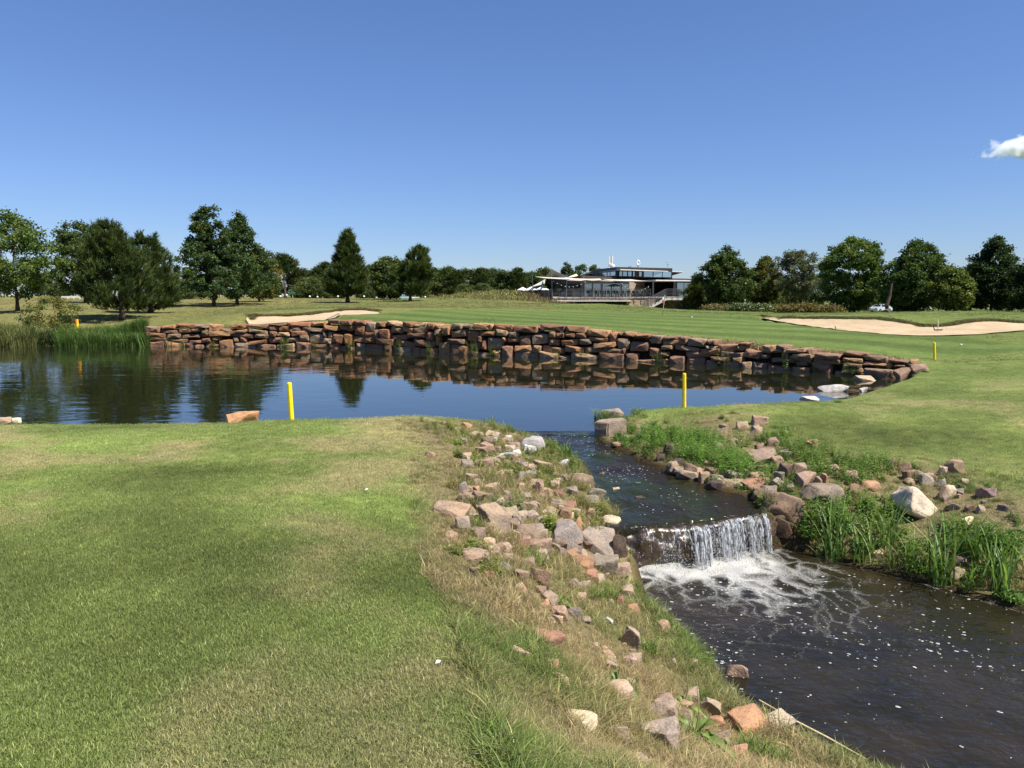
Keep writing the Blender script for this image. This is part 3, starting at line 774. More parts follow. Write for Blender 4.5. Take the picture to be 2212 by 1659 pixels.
# courses: rows of stones, heights share the wall's height at that place; a tall stone takes two rows
NROW = 5
occupied = {}
cells = []
for r_ in range(NROW):
    s = -.05 + rw.uniform(0, .2)
    while s < WLEN:
        near = np.clip((s - 15) / 20, 0, 1)
        w_ = rw.uniform(.38, 1.2) * (1 - .30 * near) if r_ else rw.uniform(.45, 1.25) * (1 - .28 * near)
        if r_ in (1, 2) and rw.random() < .16: w_ *= .5
        cells.append([r_, s, min(s + w_, WLEN + .1)]); s += w_
taken = set(); final = []
for i, (r_, a, b_) in enumerate(cells):
    if i in taken: continue
    nrow = r_ + 1
    # merge with the stones right above when they fit within this width: a two-course boulder
    if nrow < NROW and rw.random() < .16 + .26 * min(1, a / 18) and b_ - a < .85:
        final.append((r_, r_ + 1.72, a, b_))
        for k, (r2, a2, b2) in enumerate(cells):
            if r2 == nrow and a2 >= a - .05 and b2 <= b_ + .05: taken.add(k)
            elif r2 == nrow and a2 < b_ and b2 > a:
                if a2 < a: cells[k][2] = a
                elif b2 > b_: cells[k][1] = b_
    else: final.append((r_, r_ + 1, a, b_))
def wall_stone(r0, r1, a, b_):
    mid = (a + b_) / 2; p = wall_at(np.clip(mid, 0, WLEN)); t = wall_at(np.clip(mid + .3, 0, WLEN)) - wall_at(np.clip(mid - .3, 0, WLEN)); t = t[:2] / np.linalg.norm(t[:2])
    nrm = np.array((t[1], -t[0]))
    if nrm[1] > 0: nrm = -nrm
    Ht = p[2] + .16; frac = [-.16, .17, .39, .60, .80, 1.0]
    def fz(r): i = int(min(r, 4)); return (frac[i] + (frac[i + 1] - frac[i]) * (r - i)) * Ht
    wav = .05 * math.sin(mid * 1.7 + r0) + .03 * math.sin(mid * 4.1)
    z0, z1 = fz(r0) + wav * (r0 > 0) + rw.uniform(-.025, .025), fz(r1) + wav * (r1 < 5) + rw.uniform(-.045, .045)
    if r1 >= 5: z1 += rw.uniform(-.06, .02)
    g_ = .006; hw, hh = (b_ - a) / 2 - g_, (z1 - z0) / 2 - g_ * .6
    if hw < .06 or hh < .03: return None
    bm = bmesh.new(); dep = rw.uniform(-.06, .10)
    for sx_ in (-1, 1):
        for sz in (-1, 1):
            jx, jz = rw.uniform(0, .2), rw.uniform(0, .24)
            for yy, k_ in ((.22 + dep + rw.uniform(-.05, .05), .97), (.05, 1.03), (-.38, .95)):
                bm.verts.new((sx_ * hw * (1 - jx) * k_, yy, sz * hh * (1 - jz) * k_))
    for _ in range(4): bm.verts.new((rw.uniform(-.6, .6) * hw, .24 + dep + rw.uniform(0, .07), rw.uniform(-.6, .6) * hh))
    for sx_, sz in ((-1, 0), (1, 0), (0, 1), (0, -1)):
        bm.verts.new(((sx_ or rw.uniform(-.5, .5)) * hw, .12 + dep, (sz or rw.uniform(-.5, .5)) * hh))
    bmesh.ops.convex_hull(bm, input=bm.verts[:])
    bmesh.ops.delete(bm, geom=[v for v in bm.verts if not v.link_faces], context='VERTS')
    bmesh.ops.dissolve_limit(bm, angle_limit=R(9), verts=bm.verts[:], edges=bm.edges[:])
    bmesh.ops.bevel(bm, geom=bm.edges[:], offset=.012, segments=1, affect='EDGES', clamp_overlap=True)
    bmesh.ops.triangulate(bm, faces=bm.faces[:])
    bmesh.ops.subdivide_edges(bm, edges=[e for e in bm.edges if e.calc_length() > .16], cuts=1)
    bmesh.ops.triangulate(bm, faces=[f for f in bm.faces if len(f.verts) > 4])
    tilt = rw.uniform(-.12, .12); V = []
    zc = (z0 + z1) / 2; batter = .10 * (1 - zc / max(Ht, .3))
    for v in bm.verts:
        c = v.co + v.normal * (mnoise.noise(v.co * 6 + Vector((mid, r0, 0))) * .028)
        x_, z_ = c.x * math.cos(tilt) - c.z * math.sin(tilt), c.x * math.sin(tilt) + c.z * math.cos(tilt)
        q_ = p[:2] + t * (x_ + (mid - np.clip(mid, 0, WLEN))) + nrm * (c.y + batter)
        V.append((q_[0], q_[1], zc + z_))
    bm.verts.index_update(); F = [[v.index for v in f.verts] for f in bm.faces]; bm.free()
    c = np.array(tones_w[rw.randrange(len(tones_w))]) * rw.uniform(.70, 1.18) * np.array((1.0, 1.06, 1.02))
    shade_k = np.clip((mid - 16) / 12, 0, 1)
    c = c * (1 - .45 * shade_k) + np.array((.21, .14, .095)) * .45 * shade_k  # dark brown shade of the right stretch mixed into the stone colour
    V = np.array(V); colr = np.tile(c, (len(V), 1))
    wl_ = np.clip((.055 - V[:, 2]) / .05, 0, 1)[:, None] * .7            # pale lime line just above the water
    colr = colr * (1 - wl_) + np.array((.24, .20, .165)) * wl_
    size = (b_ - a) * (z1 - z0) / (p[1] ** 2)
    return size, V, F, colr
for c in final:
    r = wall_stone(*c)
    if r: wall_stones.append(r)
# rubble toe at the water line
for k in range(46):
    s = rw.uniform(0, WLEN); w_ = rw.uniform(.15, .4); r = wall_stone(0, .35, s, s + w_)
    if r:
        sz_, V, F, cc = r; V = V + np.array((0, -rw.uniform(.12, .3), -.05)); cc = np.tile(np.array((.21, .165, .13)) * rw.uniform(.7, 1.15), (len(V), 1)); wall_stones.append((sz_ * .3, V, F, cc))
wall_stones.sort(key=lambda t: -t[0])
for i, (_, V, F, cc) in enumerate(wall_stones[:100]):
    o = obj("stone", V - wl0, F, M_WALLROCK, wall, cc)
VV, FF, CC = [], [], []; off = 0
for _, V, F, cc in wall_stones[100:]:
    VV.append(V - wl0); CC.append(cc); FF += [[i + off for i in f] for f in F]; off += len(V)
o = obj("small_stones", np.vstack(VV), FF, M_WALLROCK, wall, np.vstack(CC)); o["kind"] = "stuff"
# dark earth packed behind the stones
mb = MB(); K = 90
for i in range(K):
    a, b_ = wall_at(i / K * WLEN), wall_at((i + 1) / K * WLEN)
    mb.prism([(a[0], a[1] - .02), (b_[0], b_[1] - .02), (b_[0], b_[1] + .3), (a[0], a[1] + .3)], [-.4] * 4, [a[2] - .12, b_[2] - .12, b_[2] - .10, a[2] - .10])
M_EARTH = plain("packed_earth", (.035, .025, .017), .95, 0, 9, .4, .1)
o = mb.build("earth_backing", M_EARTH, wall, loc=wl0); o.location = (0, 0, 0)
# ------------------------------------------------------------------ bunkers
m, n, l, b = mat_new("sand"); g = n.new("ShaderNodeNewGeometry")
t1 = n.new("ShaderNodeTexNoise"); t1.inputs["Scale"].default_value = 1.2; t1.inputs["Detail"].default_value = 7
t2 = n.new("ShaderNodeTexNoise"); t2.inputs["Scale"].default_value = 14; t2.inputs["Detail"].default_value = 6; t2.inputs["Roughness"].default_value = .7
for t in (t1, t2): l.new(g.outputs["Position"], t.inputs["Vector"])
r1 = ramp(n, [(.3, (.385, .29, .180)), (.55, (.45, .35, .225)), (.75, (.485, .39, .265))]); l.new(t1.outputs[0], r1.inputs[0])
r2 = ramp(n, [(.3, (.8, .78, .75)), (.65, (1.08, 1.08, 1.08))]); l.new(t2.outputs[0], r2.inputs[0])
l.new(mixc(n, l, 1.0, r1.outputs[0], r2.outputs[0], 'MULTIPLY'), b.inputs["Base Color"]); b.inputs["Roughness"].default_value = .95; b.inputs["Specular IOR Level"].default_value = .05
bp = n.new("ShaderNodeBump"); bp.inputs["Strength"].default_value = .7; bp.inputs["Distance"].default_value = .08; l.new(t2.outputs[0], bp.inputs["Height"]); l.new(bp.outputs[0], b.inputs["Normal"])
M_SAND = m
for F_, B_ in BUNK:
    K, J = 120, 16; fa_, ba_ = along(F_, K), along(B_, K); V = []
    for i in range(K):
        for j in range(J):
            t = j / (J - 1); p = fa_[i] * (1 - t) + ba_[i] * t
            p = p + np.array((0, .12 * (t > .99), -.06 * math.sin(math.pi * t) + .03 + .03 * mnoise.noise((p[0], p[1] * 2, 0)) + (.0 if t > 0 else -.02)))
            V.append(p)
    F = np.array([(i*J+j, (i+1)*J+j, (i+1)*J+j+1, i*J+j+1) for i in range(K-1) for j in range(J-1)])
    tag(obj("bunker_sand", V, F, M_SAND, smooth=True), kind="structure")
    # ragged overhanging turf lip along the back
# ------------------------------------------------------------------ trees
def leaf_quads(rg, pos, L, W, up=.5, droop=0.0, outward=None):
    n_ = len(pos); d_ = rg.normal(size=(n_, 3)); d_[:, 2] *= .6; d_[:, 2] -= droop
    if outward is not None: d_ += outward
    d_ /= np.linalg.norm(d_, axis=1, keepdims=True)
    nr_ = rg.normal(size=(n_, 3)); nr_[:, 2] += up
    s_ = np.cross(d_, nr_); s_ /= np.linalg.norm(s_, axis=1, keepdims=True) + 1e-9
    Ls = L * rg.uniform(.7, 1.3, (n_, 1)); Ws = W * rg.uniform(.7, 1.3, (n_, 1))
    a = pos - d_ * Ls * .5; c = pos + d_ * Ls * .5; m_ = pos + d_ * Ls * .05
    V = np.stack([a, m_ + s_ * Ws * .5, c, m_ - s_ * Ws * .5], 1).reshape(-1, 3)
    return V, np.arange(4 * n_).reshape(-1, 4)
def profile(kind, t):
    if kind == "round": return np.sqrt(np.clip(1 - (2 * t - 1) ** 2, 0, 1)) ** .85
    if kind == "egg": return np.clip(np.sin(np.pi * np.clip(t, 0, 1) ** .72), 0, 1) ** .7
    if kind == "cone": return np.clip((1 - t) ** .85, 0, 1) * np.clip(t / .12, 0, 1) ** .5 * 1.05
    if kind == "column": return np.clip(t / .10, 0, 1) ** .6 * np.clip((1 - t) / .85, 0, 1) ** .75 * 1.12
    if kind == "dome": return np.clip((1 - t ** 2.2), 0, 1) ** .6 * np.clip(t / .15 + .35, 0, 1)
    return np.ones_like(t)
def crown_sites(rg, n_, H0, H1, rx, ry, kind, cx, rough, inner=.5):
    t = rg.uniform(0, 1, n_ * 3); r_ = profile(kind, t); keep = rg.uniform(0, 1, n_ * 3) < (r_ + .12); t = t[keep][:n_]; k = len(t)
    a = rg.uniform(0, 2 * np.pi, k); pr = profile(kind, t)
    sd = int(rg.integers(1, 900))
    lob = 1 + rough * fbm(a * 1.9 + 7, t * 4.5, 1.0, sd, 3) * 1.5
    f_ = np.sqrt(rg.uniform(inner ** 2, 1, k)) * lob
    zt = H0 + (H1 - H0) * np.clip(t + rough * .10 * fbm(a * 2, t * 3, 1, sd + 9, 2), 0, 1.06)
    return np.stack([cx * t ** .6 + np.cos(a) * pr * f_ * rx, np.sin(a) * pr * f_ * ry, zt], 1), a, t
def trunk_mesh(rg, H, r0, sites, nl, lean=0.0, forks=1, top=.82):
    mb = MB(); K = 9
    for f_ in range(forks):
        ox = (f_ - (forks - 1) / 2) * r0 * 2.3; dx = (f_ - (forks - 1) / 2) * H * .10
        pts = [(ox + dx * (i / K) ** 1.2 + lean * H * (i / K) + .02 * H * math.sin(i * 1.1 + f_) * (i / K), .015 * H * math.sin(i * .9 + 1 + f_) * (i / K), -.15 + (top * H + .15) * i / K) for i in range(K + 1)]
        rr_ = [r0 * (1.45 if i == 0 else 1) * (1 - .88 * i / K) / (1 if forks == 1 else 1.25) for i in range(K + 1)]
        mb.tube(pts, rr_, 8)
        for s in sites[rg.permutation(len(sites))[:nl // forks]]:
            hz = min(max(s[2] * rg.uniform(.45, .8), .12 * H), top * H * .92); i = hz / (top * H) * K; i0 = int(min(i, K - 1))
            p0 = np.array(pts[i0]) + (np.array(pts[i0 + 1]) - np.array(pts[i0])) * (i - i0)
            mid = (p0 + s) / 2 + np.array((0, 0, -.03 * H)) * rg.uniform(-.5, 1); rb = rr_[i0] * rg.uniform(.25, .45)
            mb.tube([p0, mid, s], [rb, rb * .6, rb * .15], 5, cap=False)
    return mb
def make_tree(*a, **k):
    a = list(a)
    if k.get('foliage', 'leaf') == 'leaf': a[11] = int(a[11] * 1.75); a[12] *= .66; a[13] *= .66; a[9] = tuple(np.array(a[9]) * (1.14, 1.10, .95))
    else: a[9] = tuple(np.array(a[9]) * (1.45, 1.30, .85)); a[13] *= 1.4; a[12] *= 1.1; a[11] = int(a[11] * .8)
    return make_tree_(*a, **k)
def make_tree_(name, label, uv, d, vtop, xl, xr, vbot, kind, colr, nsite, nleaf, L, W, seed, cat="tree", group=None, foliage="leaf", rough=.28, trunk=None, limbs=18, inner=.45, blob=.5, forks=1, lean=0, loc=None, H=None, yr=1.0, hue=.10):
    rg = np.random.default_rng(seed)
    if loc is None:
        b_ = P(uv[0], uv[1], d=d); zg = hgt(b_[0], b_[1]); base = np.array((b_[0], b_[1], zg)); s = d / FPX
        H = P(uv[0], vtop, d=d)[2] - zg; W2 = (xr - xl) * s / 2; cx = ((xl + xr) / 2 - uv[0]) * s; H0 = max(.03 * H, P(uv[0], vbot, d=d)[2] - zg)
    else:
        base = np.array(loc); W2, cx, H0 = xr, 0.0, vbot * H
    root = empty(name, base, label, cat, group)
    rc = blob * 2.2 * W2 / math.sqrt(nsite) * 2.0
    Hs, Ws = H - rc * .35, W2 - rc * .3
    sites, a, t = crown_sites(rg, nsite, H0 + rc * .3, Hs, Ws, Ws * yr, kind, cx, rough, inner)
    k = len(sites)
    idx_ = np.repeat(np.arange(k), nleaf)
    tone = np.exp(rg.normal(0, .16, k)); warm = rg.normal(0, hue, k)
    cc = np.array(colr)[None, :] * tone[:, None] * np.stack([1 + warm, 1 + warm * .35, 1 - warm * .5], 1)
    if foliage == "leaf":
        off_ = rg.normal(size=(k * nleaf, 3)) * rc * np.array((.52, .52, .36)); pos = sites[idx_] + off_
        V, F = leaf_quads(rg, pos, L, W, .8, .15)
        cl = cc[idx_] * np.exp(rg.normal(0, .18, (len(idx_), 1)))
        colv = np.repeat(cl, 4, 0); mat = M_LEAF
    else:
        # needle tufts on short upturned shoots
        ntuft = nleaf; idx_ = np.repeat(np.arange(k), ntuft)
        pos = sites[idx_] + rg.normal(size=(k * ntuft, 3)) * rc * np.array((.55, .55, .34))
        outd = sites[idx_] - np.array((cx * .5, 0, 0)); outd[:, 2] = 0; outd /= np.linalg.norm(outd, axis=1, keepdims=True) + 1e-6
        axis = outd * .55 + np.array((0, 0, .75)) + rg.normal(size=outd.shape) * .25; axis /= np.linalg.norm(axis, axis=1, keepdims=True)
        NN = 13; q_ = np.repeat(np.arange(len(pos)), NN); dd = axis[q_] * 1.15 + rg.normal(size=(len(q_), 3)) * .36; dd /= np.linalg.norm(dd, axis=1, keepdims=True)
        sd_ = np.cross(dd, rg.normal(size=dd.shape)); sd_ /= np.linalg.norm(sd_, axis=1, keepdims=True) + 1e-9
        Ln = L * rg.uniform(.7, 1.25, (len(q_), 1)); p0 = pos[q_] + axis[q_] * L * rg.uniform(-.5, .5, (len(q_), 1))
        V = np.stack([p0 - sd_ * W / 2, p0 + sd_ * W / 2, p0 + dd * Ln + sd_ * W * .2, p0 + dd * Ln - sd_ * W * .2], 1).reshape(-1, 3); F = np.arange(len(V)).reshape(-1, 4)
        tip = np.exp(rg.normal(0, .3, (len(pos), 1)))
        colv = np.repeat((cc[idx_] * tip)[q_], 4, 0); mat = M_NEEDLE
    obj("crown", V, F, mat, root, np.clip(colv, 0, .6))
    r0 = trunk if trunk else H * .022
    trunk_mesh(rg, H, r0, sites, limbs, lean, forks).build("trunk", M_BARK, root, smooth=True)
    return root
G1, G2, G3, GP = (.062, .100, .028), (.045, .075, .024), (.095, .120, .030), (.042, .066, .030)
make_tree("maple_tree", "light green maple with open crown and slim forked trunk by the reedy shore", (38, 671), 46, 458, -62, 128, 640, "egg", (.090, .135, .040), 150, 62, .24, .18, 21, rough=.4, inner=.3, trunk=.115, limbs=26, blob=.44)
make_tree("leafy_tree", "dark leafy tree showing behind the left shoulder of the two pines", (185, 652), 70, 481, 128, 262, 640, "round", (.060, .088, .030), 150, 60, .36, .26, 22, rough=.34)
make_tree("pine_tree", "broad dark pine standing nearest the pond beside the maple", (264, 691), 42, 478, 163, 322, 668, "dome", GP, 330, 13, .24, .022, 23, foliage="needle", rough=.30, trunk=.17, limbs=30, inner=.4, blob=.5)
make_tree("pine_tree", "rounded dark pine half hidden behind the broad pine nearest the pond", (326, 675), 48, 500, 262, 386, 672, "dome", GP, 280, 13, .25, .023, 24, foliage="needle", rough=.28, trunk=.16, limbs=24, inner=.4)
make_tree("poplar_tree", "tallest leafy tree with ragged pointed top left of the sand bunker", (462, 662), 62, 441, 380, 530, 644, "column", (.050, .082, .032), 260, 70, .28, .20, 25, rough=.66, inner=.25, trunk=.15, limbs=30, blob=.46)
make_tree("poplar_tree", "second ragged leafy tree just right of the tallest one", (512, 655), 68, 460, 462, 586, 642, "column", (.046, .078, .030), 230, 66, .30, .21, 26, rough=.58, inner=.3, trunk=.14, limbs=20)
make_tree("leafy_tree", "yellowish green leafy tree at the right foot of the tall ragged trees", (560, 650), 76, 532, 518, 610, 645, "egg", (.110, .112, .026), 120, 64, .30, .22, 27, rough=.34, hue=.2)
make_tree("conical_pine", "tall conical dark pine standing alone beyond the small bunker", (751, 654), 75, 500, 704, 804, 640, "cone", GP, 330, 14, .36, .034, 28, foliage="needle", rough=.30, trunk=.20, limbs=24, inner=.3)
make_tree("leafy_tree", "low round tree between the conical pine and the leaning pine", (842, 648), 86, 556, 800, 884, 646, "round", (.062, .088, .028), 110, 60, .36, .27, 29, rough=.3)
make_tree("pine_tree", "dark pine with split crown and bent branches beyond the green", (886, 646), 78, 533, 866, 948, 636, "dome", GP, 230, 14, .36, .034, 30, foliage="needle", rough=.46, trunk=.17, limbs=22, inner=.35, forks=1)
make_tree("scots_pine", "thin scots pine with bare reddish trunk poking above the treeline", (616, 640), 112, 551, 590, 634, 590, "dome", (.045, .070, .040), 60, 14, .50, .06, 31, foliage="needle", rough=.5, trunk=.22, limbs=16)
# right-hand group
make_tree("leafy_tree", "dark oval leafy tree standing right beside the clubhouse", (1565, 671), 88, 532, 1506, 1624, 668, "egg", (.056, .086, .028), 230, 66, .36, .26, 41, rough=.26, inner=.4, forks=2, trunk=.2)
make_tree("small_spruce", "small feathery conifer in front of the clubhouse corner", (1500, 670), 92, 596, 1476, 1526, 668, "cone", (.070, .090, .034), 110, 14, .30, .04, 42, foliage="needle", rough=.4)
make_tree("leafy_tree", "narrow yellowish tree between the dark oval tree and the grey green tree", (1648, 668), 95, 553, 1608, 1684, 660, "egg", (.095, .105, .028), 120, 64, .38, .28, 43, rough=.3, hue=.2)
make_tree("grey_tree", "open grey green tree with dark forked limbs behind the red hedge", (1722, 668), 90, 541, 1664, 1772, 640, "round", (.100, .115, .072), 150, 54, .34, .22, 44, rough=.42, inner=.35, forks=2, trunk=.24, limbs=34, blob=.42)
make_tree("leafy_tree", "bright bushy round tree behind the left end of the long bunker", (1840, 676), 72, 516, 1768, 1908, 670, "round", (.072, .112, .030), 260, 66, .32, .24, 45, rough=.28, forks=2, trunk=.16)
make_tree("leafy_tree", "large dark bushy tree right of the parked cars", (1962, 682), 66, 517, 1902, 2052, 676, "egg", (.055, .088, .026), 270, 66, .30, .23, 46, rough=.28, inner=.4, trunk=.16)
make_tree("leafy_tree", "lower light green tree leaning out from the large dark bushy tree", (2052, 680), 62, 576, 2006, 2096, 672, "egg", (.090, .120, .030), 110, 60, .30, .22, 47, rough=.3)
make_tree("dark_thuja", "dark dense tree with drooping branches behind the grassy mound", (2140, 682), 66, 512, 2078, 2204, 676, "egg", (.036, .060, .026), 250, 66, .30, .20, 48, rough=.36, inner=.4)
make_tree("dark_thuja", "very dark tree cut off by the right edge of the picture", (2236, 684), 60, 536, 2190, 2330, 680, "egg", (.024, .040, .018), 190, 62, .30, .20, 49, rough=.3)
make_tree("leafy_tree", "dim tree filling the gap above the parked cars", (1900, 660), 130, 600, 1870, 1940, 655, "round", (.09, .11, .03), 70, 50, .5, .4, 50)
make_tree("young_tree", "slim leafy tree rising behind the clubhouse terrace sails", (1222, 640), 142, 567, 1201, 1243, 630, "egg", (.045, .075, .026), 70, 60, .45, .32, 51)
make_tree("young_tree", "smaller leafy tree beside the slim one behind the clubhouse", (1254, 640), 144, 571, 1236, 1278, 640, "round", (.045, .075, .026), 60, 54, .45, .32, 52, rough=.4)
make_tree("young_tree", "leafy treetop peeping over the upper clubhouse roof", (1289, 640), 150, 571, 1268, 1306, 640, "round", (.06, .09, .028), 60, 54, .45, .32, 53)
make_tree("young_tree", "tree behind the peaked sail left of the clubhouse", (1180, 645), 140, 578, 1150, 1204, 640, "round", (.062, .085, .028), 80, 54, .45, .32, 54, rough=.35)
# distant tree line: three kinds, copied
kinds = [make_tree("treeline_pine", "x", None, None, None, None, 3.6, .04, "dome", (.040, .062, .027), 120, 14, .46, .06, 61, foliage="needle", loc=(0, 0, -50), H=8.0, rough=.35),
         make_tree("treeline_tree", "x", None, None, None, None, 3.8, .02, "round", (.050, .078, .026), 130, 58, .44, .32, 62, loc=(0, 0, -50), H=7.6, rough=.34),
         make_tree("treeline_bush", "x", None, None, None, None, 3.4, .0, "dome", (.072, .096, .034), 110, 56, .42, .30, 63, loc=(0, 0, -50), H=5.0, rough=.34)]
line = [(592, 648, 118, 590, 0, "dark pine beside the bare trunked scots pine"), (640, 647, 116, 578, 0, "dark pine behind the green direction sign"), (668, 648, 112, 594, 2, "low bush right of the green direction sign"), (676, 646, 122, 574, 1, "leafy tree behind the green sign's right side"),
        (706, 646, 120, 568, 0, "dark pine touching the conical pine's left flank"), (722, 648, 104, 606, 2, "low dark bush at the conical pine's left foot"), (795, 648, 108, 604, 2, "low bush at the conical pine's right foot"), (808, 646, 122, 566, 1, "leafy tree just right of the conical pine"), (866, 646, 124, 560, 1, "leafy tree between the low round tree and the split pine"),
        (930, 646, 120, 582, 2, "low dark bush right of the split crowned pine"), (958, 645, 122, 572, 1, "leafy tree right of the split crowned pine"), (985, 645, 118, 584, 0, "dark pine above the white and blue barrier's right end"), (1010, 644, 124, 577, 1, "leafy tree left of the tall grass mound"), (1002, 646, 108, 610, 2, "pale bush at the left foot of the tall grass mound"),
        (1040, 643, 122, 580, 0, "dark pine behind the left of the tall grass mound"), (1044, 642, 108, 608, 2, "yellowish bush on the tall grass mound's left slope"), (1066, 642, 124, 576, 1, "leafy tree behind the crest of the tall grass mound"), (1092, 642, 122, 582, 1, "leafy tree behind the white metal tripods"), (1118, 642, 120, 580, 0, "dark pine just left of the white parasols"), (1142, 642, 126, 583, 1, "leafy tree behind the white parasols"), (1162, 642, 128, 590, 2, "bush below the peaked sail"),
        (88, 648, 100, 580, 1, "leafy tree between the maple and the pines"), (132, 646, 96, 606, 2, "bush behind the low white fence"), (390, 648, 90, 598, 2, "bush between the pines and the tallest tree"), (420, 648, 96, 590, 1, "leafy tree behind the tallest tree's left side"), (585, 648, 96, 600, 1, "dark leafy tree behind the yellowish tree"), (-40, 650, 90, 560, 1, "leafy tree at the far left edge behind the maple"),
        (1605, 668, 104, 590, 1, "dark tree behind the gap right of the oval tree"), (1690, 668, 106, 592, 2, "dark bush behind the white flowering hedge"), (1760, 668, 100, 590, 1, "leafy tree between the grey green and the bright bushy tree"), (1870, 674, 92, 615, 2, "dark bush under the bright bushy tree"), (1940, 678, 84, 600, 1, "dark tree just right of the parked cars"), (2078, 680, 80, 570, 1, "leafy tree between the light green and the drooping tree"), (1535, 668, 110, 600, 2, "dark bush behind the small feathery conifer"), (2185, 684, 76, 590, 1, "dark tree in the gap left of the picture's edge")]
rt = random.Random(3); used = set()
for u, v, d, vt, k, lab in line:
    src = kinds[k]; b_ = P(u, v, d=d); zg = hgt(b_[0], b_[1]); H_ = P(u, vt, d=d)[2] - zg
    o = src if k not in used else copy_tree(src); used.add(k)
    o.location = (b_[0], b_[1], zg - .1); s = H_ / (8.0, 7.6, 5.0)[k]; o.scale = (s * rt.uniform(.95, 1.25), s * rt.uniform(.9, 1.2), s); o.rotation_euler = (0, 0, rt.uniform(0, 6.28))
    o["label"] = lab; o["group"] = "trees and bushes of the distant tree line"; o["category"] = "bush" if k == 2 else "tree"
# hedges
def hedge(name, label, u0, u1, vb, vt, d, colr, nsite, seed, flowers=0, cat="hedge"):
    rg = np.random.default_rng(seed); s = d / FPX; a, b_ = P(u0, vb, d=d), P(u1, vb, d=d); n_ = nsite * 46
    x = rg.uniform(a[0], b_[0], nsite); y = d + rg.uniform(-1.2, 1.2, nsite); zg = height(x, y); Hh = (vb - vt) * s
    top = Hh * (.72 + .3 * fbm(x, y, 2.2, seed)) ; z = zg + top * rg.uniform(0, 1, nsite) ** .7
    S = np.stack([x, y, z], 1); id_ = np.repeat(np.arange(nsite), 46); pos = S[id_] + rg.normal(size=(n_, 3)) * np.array((.25, .25, .16)); pos[:, 2] = np.maximum(pos[:, 2], zg[id_])
    V, F = leaf_quads(rg, pos, .17, .12, .9); cc = np.array(colr)[None] * np.exp(rg.normal(0, .2, (nsite, 1)))[id_] * np.exp(rg.normal(0, .15, (n_, 1)))
    o0 = np.array((a[0], d, hgt(a[0], d))); root = empty(name, o0, label, cat)
    obj("foliage", V - o0, F, M_LEAF, root, np.repeat(np.clip(cc, 0, .6), 4, 0))
    mb = MB(); r_ = random.Random(seed)
    for k in range(1):
        xx = a[0] + (b_[0] - a[0]) * (k + .5) / 16; zz = hgt(xx, d); mb.tube([(xx, d, zz - .1), (xx + r_.uniform(-.2, .2), d, zz + Hh * .55)], [.02, .008], 5)
    mb.build("stems", M_BARK, root, loc=o0).location = (0, 0, 0)
    if flowers:
        q_ = rg.integers(0, n_, flowers); V, F = leaf_quads(rg, pos[q_] + np.array((0, -.12, .08)), .13, .12, 1.2)
        obj("flowers", V - o0, F, M_LEAF, root, np.tile(np.array((.58, .60, .46)), (len(V), 1)))
    return root
hedge("flowering_hedge", "long low hedge dotted with white flowers above the long bunker", 1582, 1698, 678, 666, 66, (.075, .10, .035), 520, 71, 1300)
hedge("barberry_hedge", "low rusty brown and green hedge along the top of the long bunker", 1690, 1806, 683, 667, 60, (.135, .105, .035), 460, 72)
hedge("dry_grass_clump", "tall dry grass clump under the dark oval tree", 1528, 1590, 673, 662, 74, (.15, .125, .055), 240, 73, cat="ornamental grass")
# ------------------------------------------------------------------ grass (far too many blades to count: points with instanced tufts)
TEMPL = bpy.data.collections.new("tuft_templates")          # never linked to the scene: only the instances render
def blades(rg, n_, rad_, h, w, arch, lean=.5, seg=3):
    V, F, C_ = [], [], []
    for k in range(n_):
        a = rg.uniform(0, 6.283); r_ = rad_ * math.sqrt(rg.uniform()); x, y = r_ * math.cos(a), r_ * math.sin(a)
        hh = h * rg.uniform(.55, 1.2); b_ = rg.uniform(0, 6.283); ln = lean * rg.uniform(.1, 1) * hh; ww = w * rg.uniform(.7, 1.3)
        dx, dy = math.cos(b_), math.sin(b_); sx, sy = -dy * ww / 2, dx * ww / 2; t0 = math.exp(rg.normal(0, .30)); base = len(V); tc = (t0 * 1.55, t0 * 1.3, t0 * 1.7) if rg.uniform() < .10 else (t0,) * 3
        for j in range(seg + 1):
            t = j / seg; px, py = x + dx * ln * t ** arch, y + dy * ln * t ** arch; pz = hh * (t - .22 * lean * t ** 3); k_ = (1 - t ** 1.6) if j < seg else 0
            if j < seg: V += [(px - sx * (1 - .55 * t), py - sy * (1 - .55 * t), pz), (px + sx * (1 - .55 * t), py + sy * (1 - .55 * t), pz)]; C_ += [tc] * 2
            else: V.append((px, py, pz)); C_.append(tc)
        for j in range(seg - 1): F.append((base+2*j, base+2*j+1, base+2*j+3, base+2*j+2))
        F.append((base+2*seg-2, base+2*seg-1, base+2*seg))
    return V, F, np.clip(np.array(C_) * .5, 0, 2)
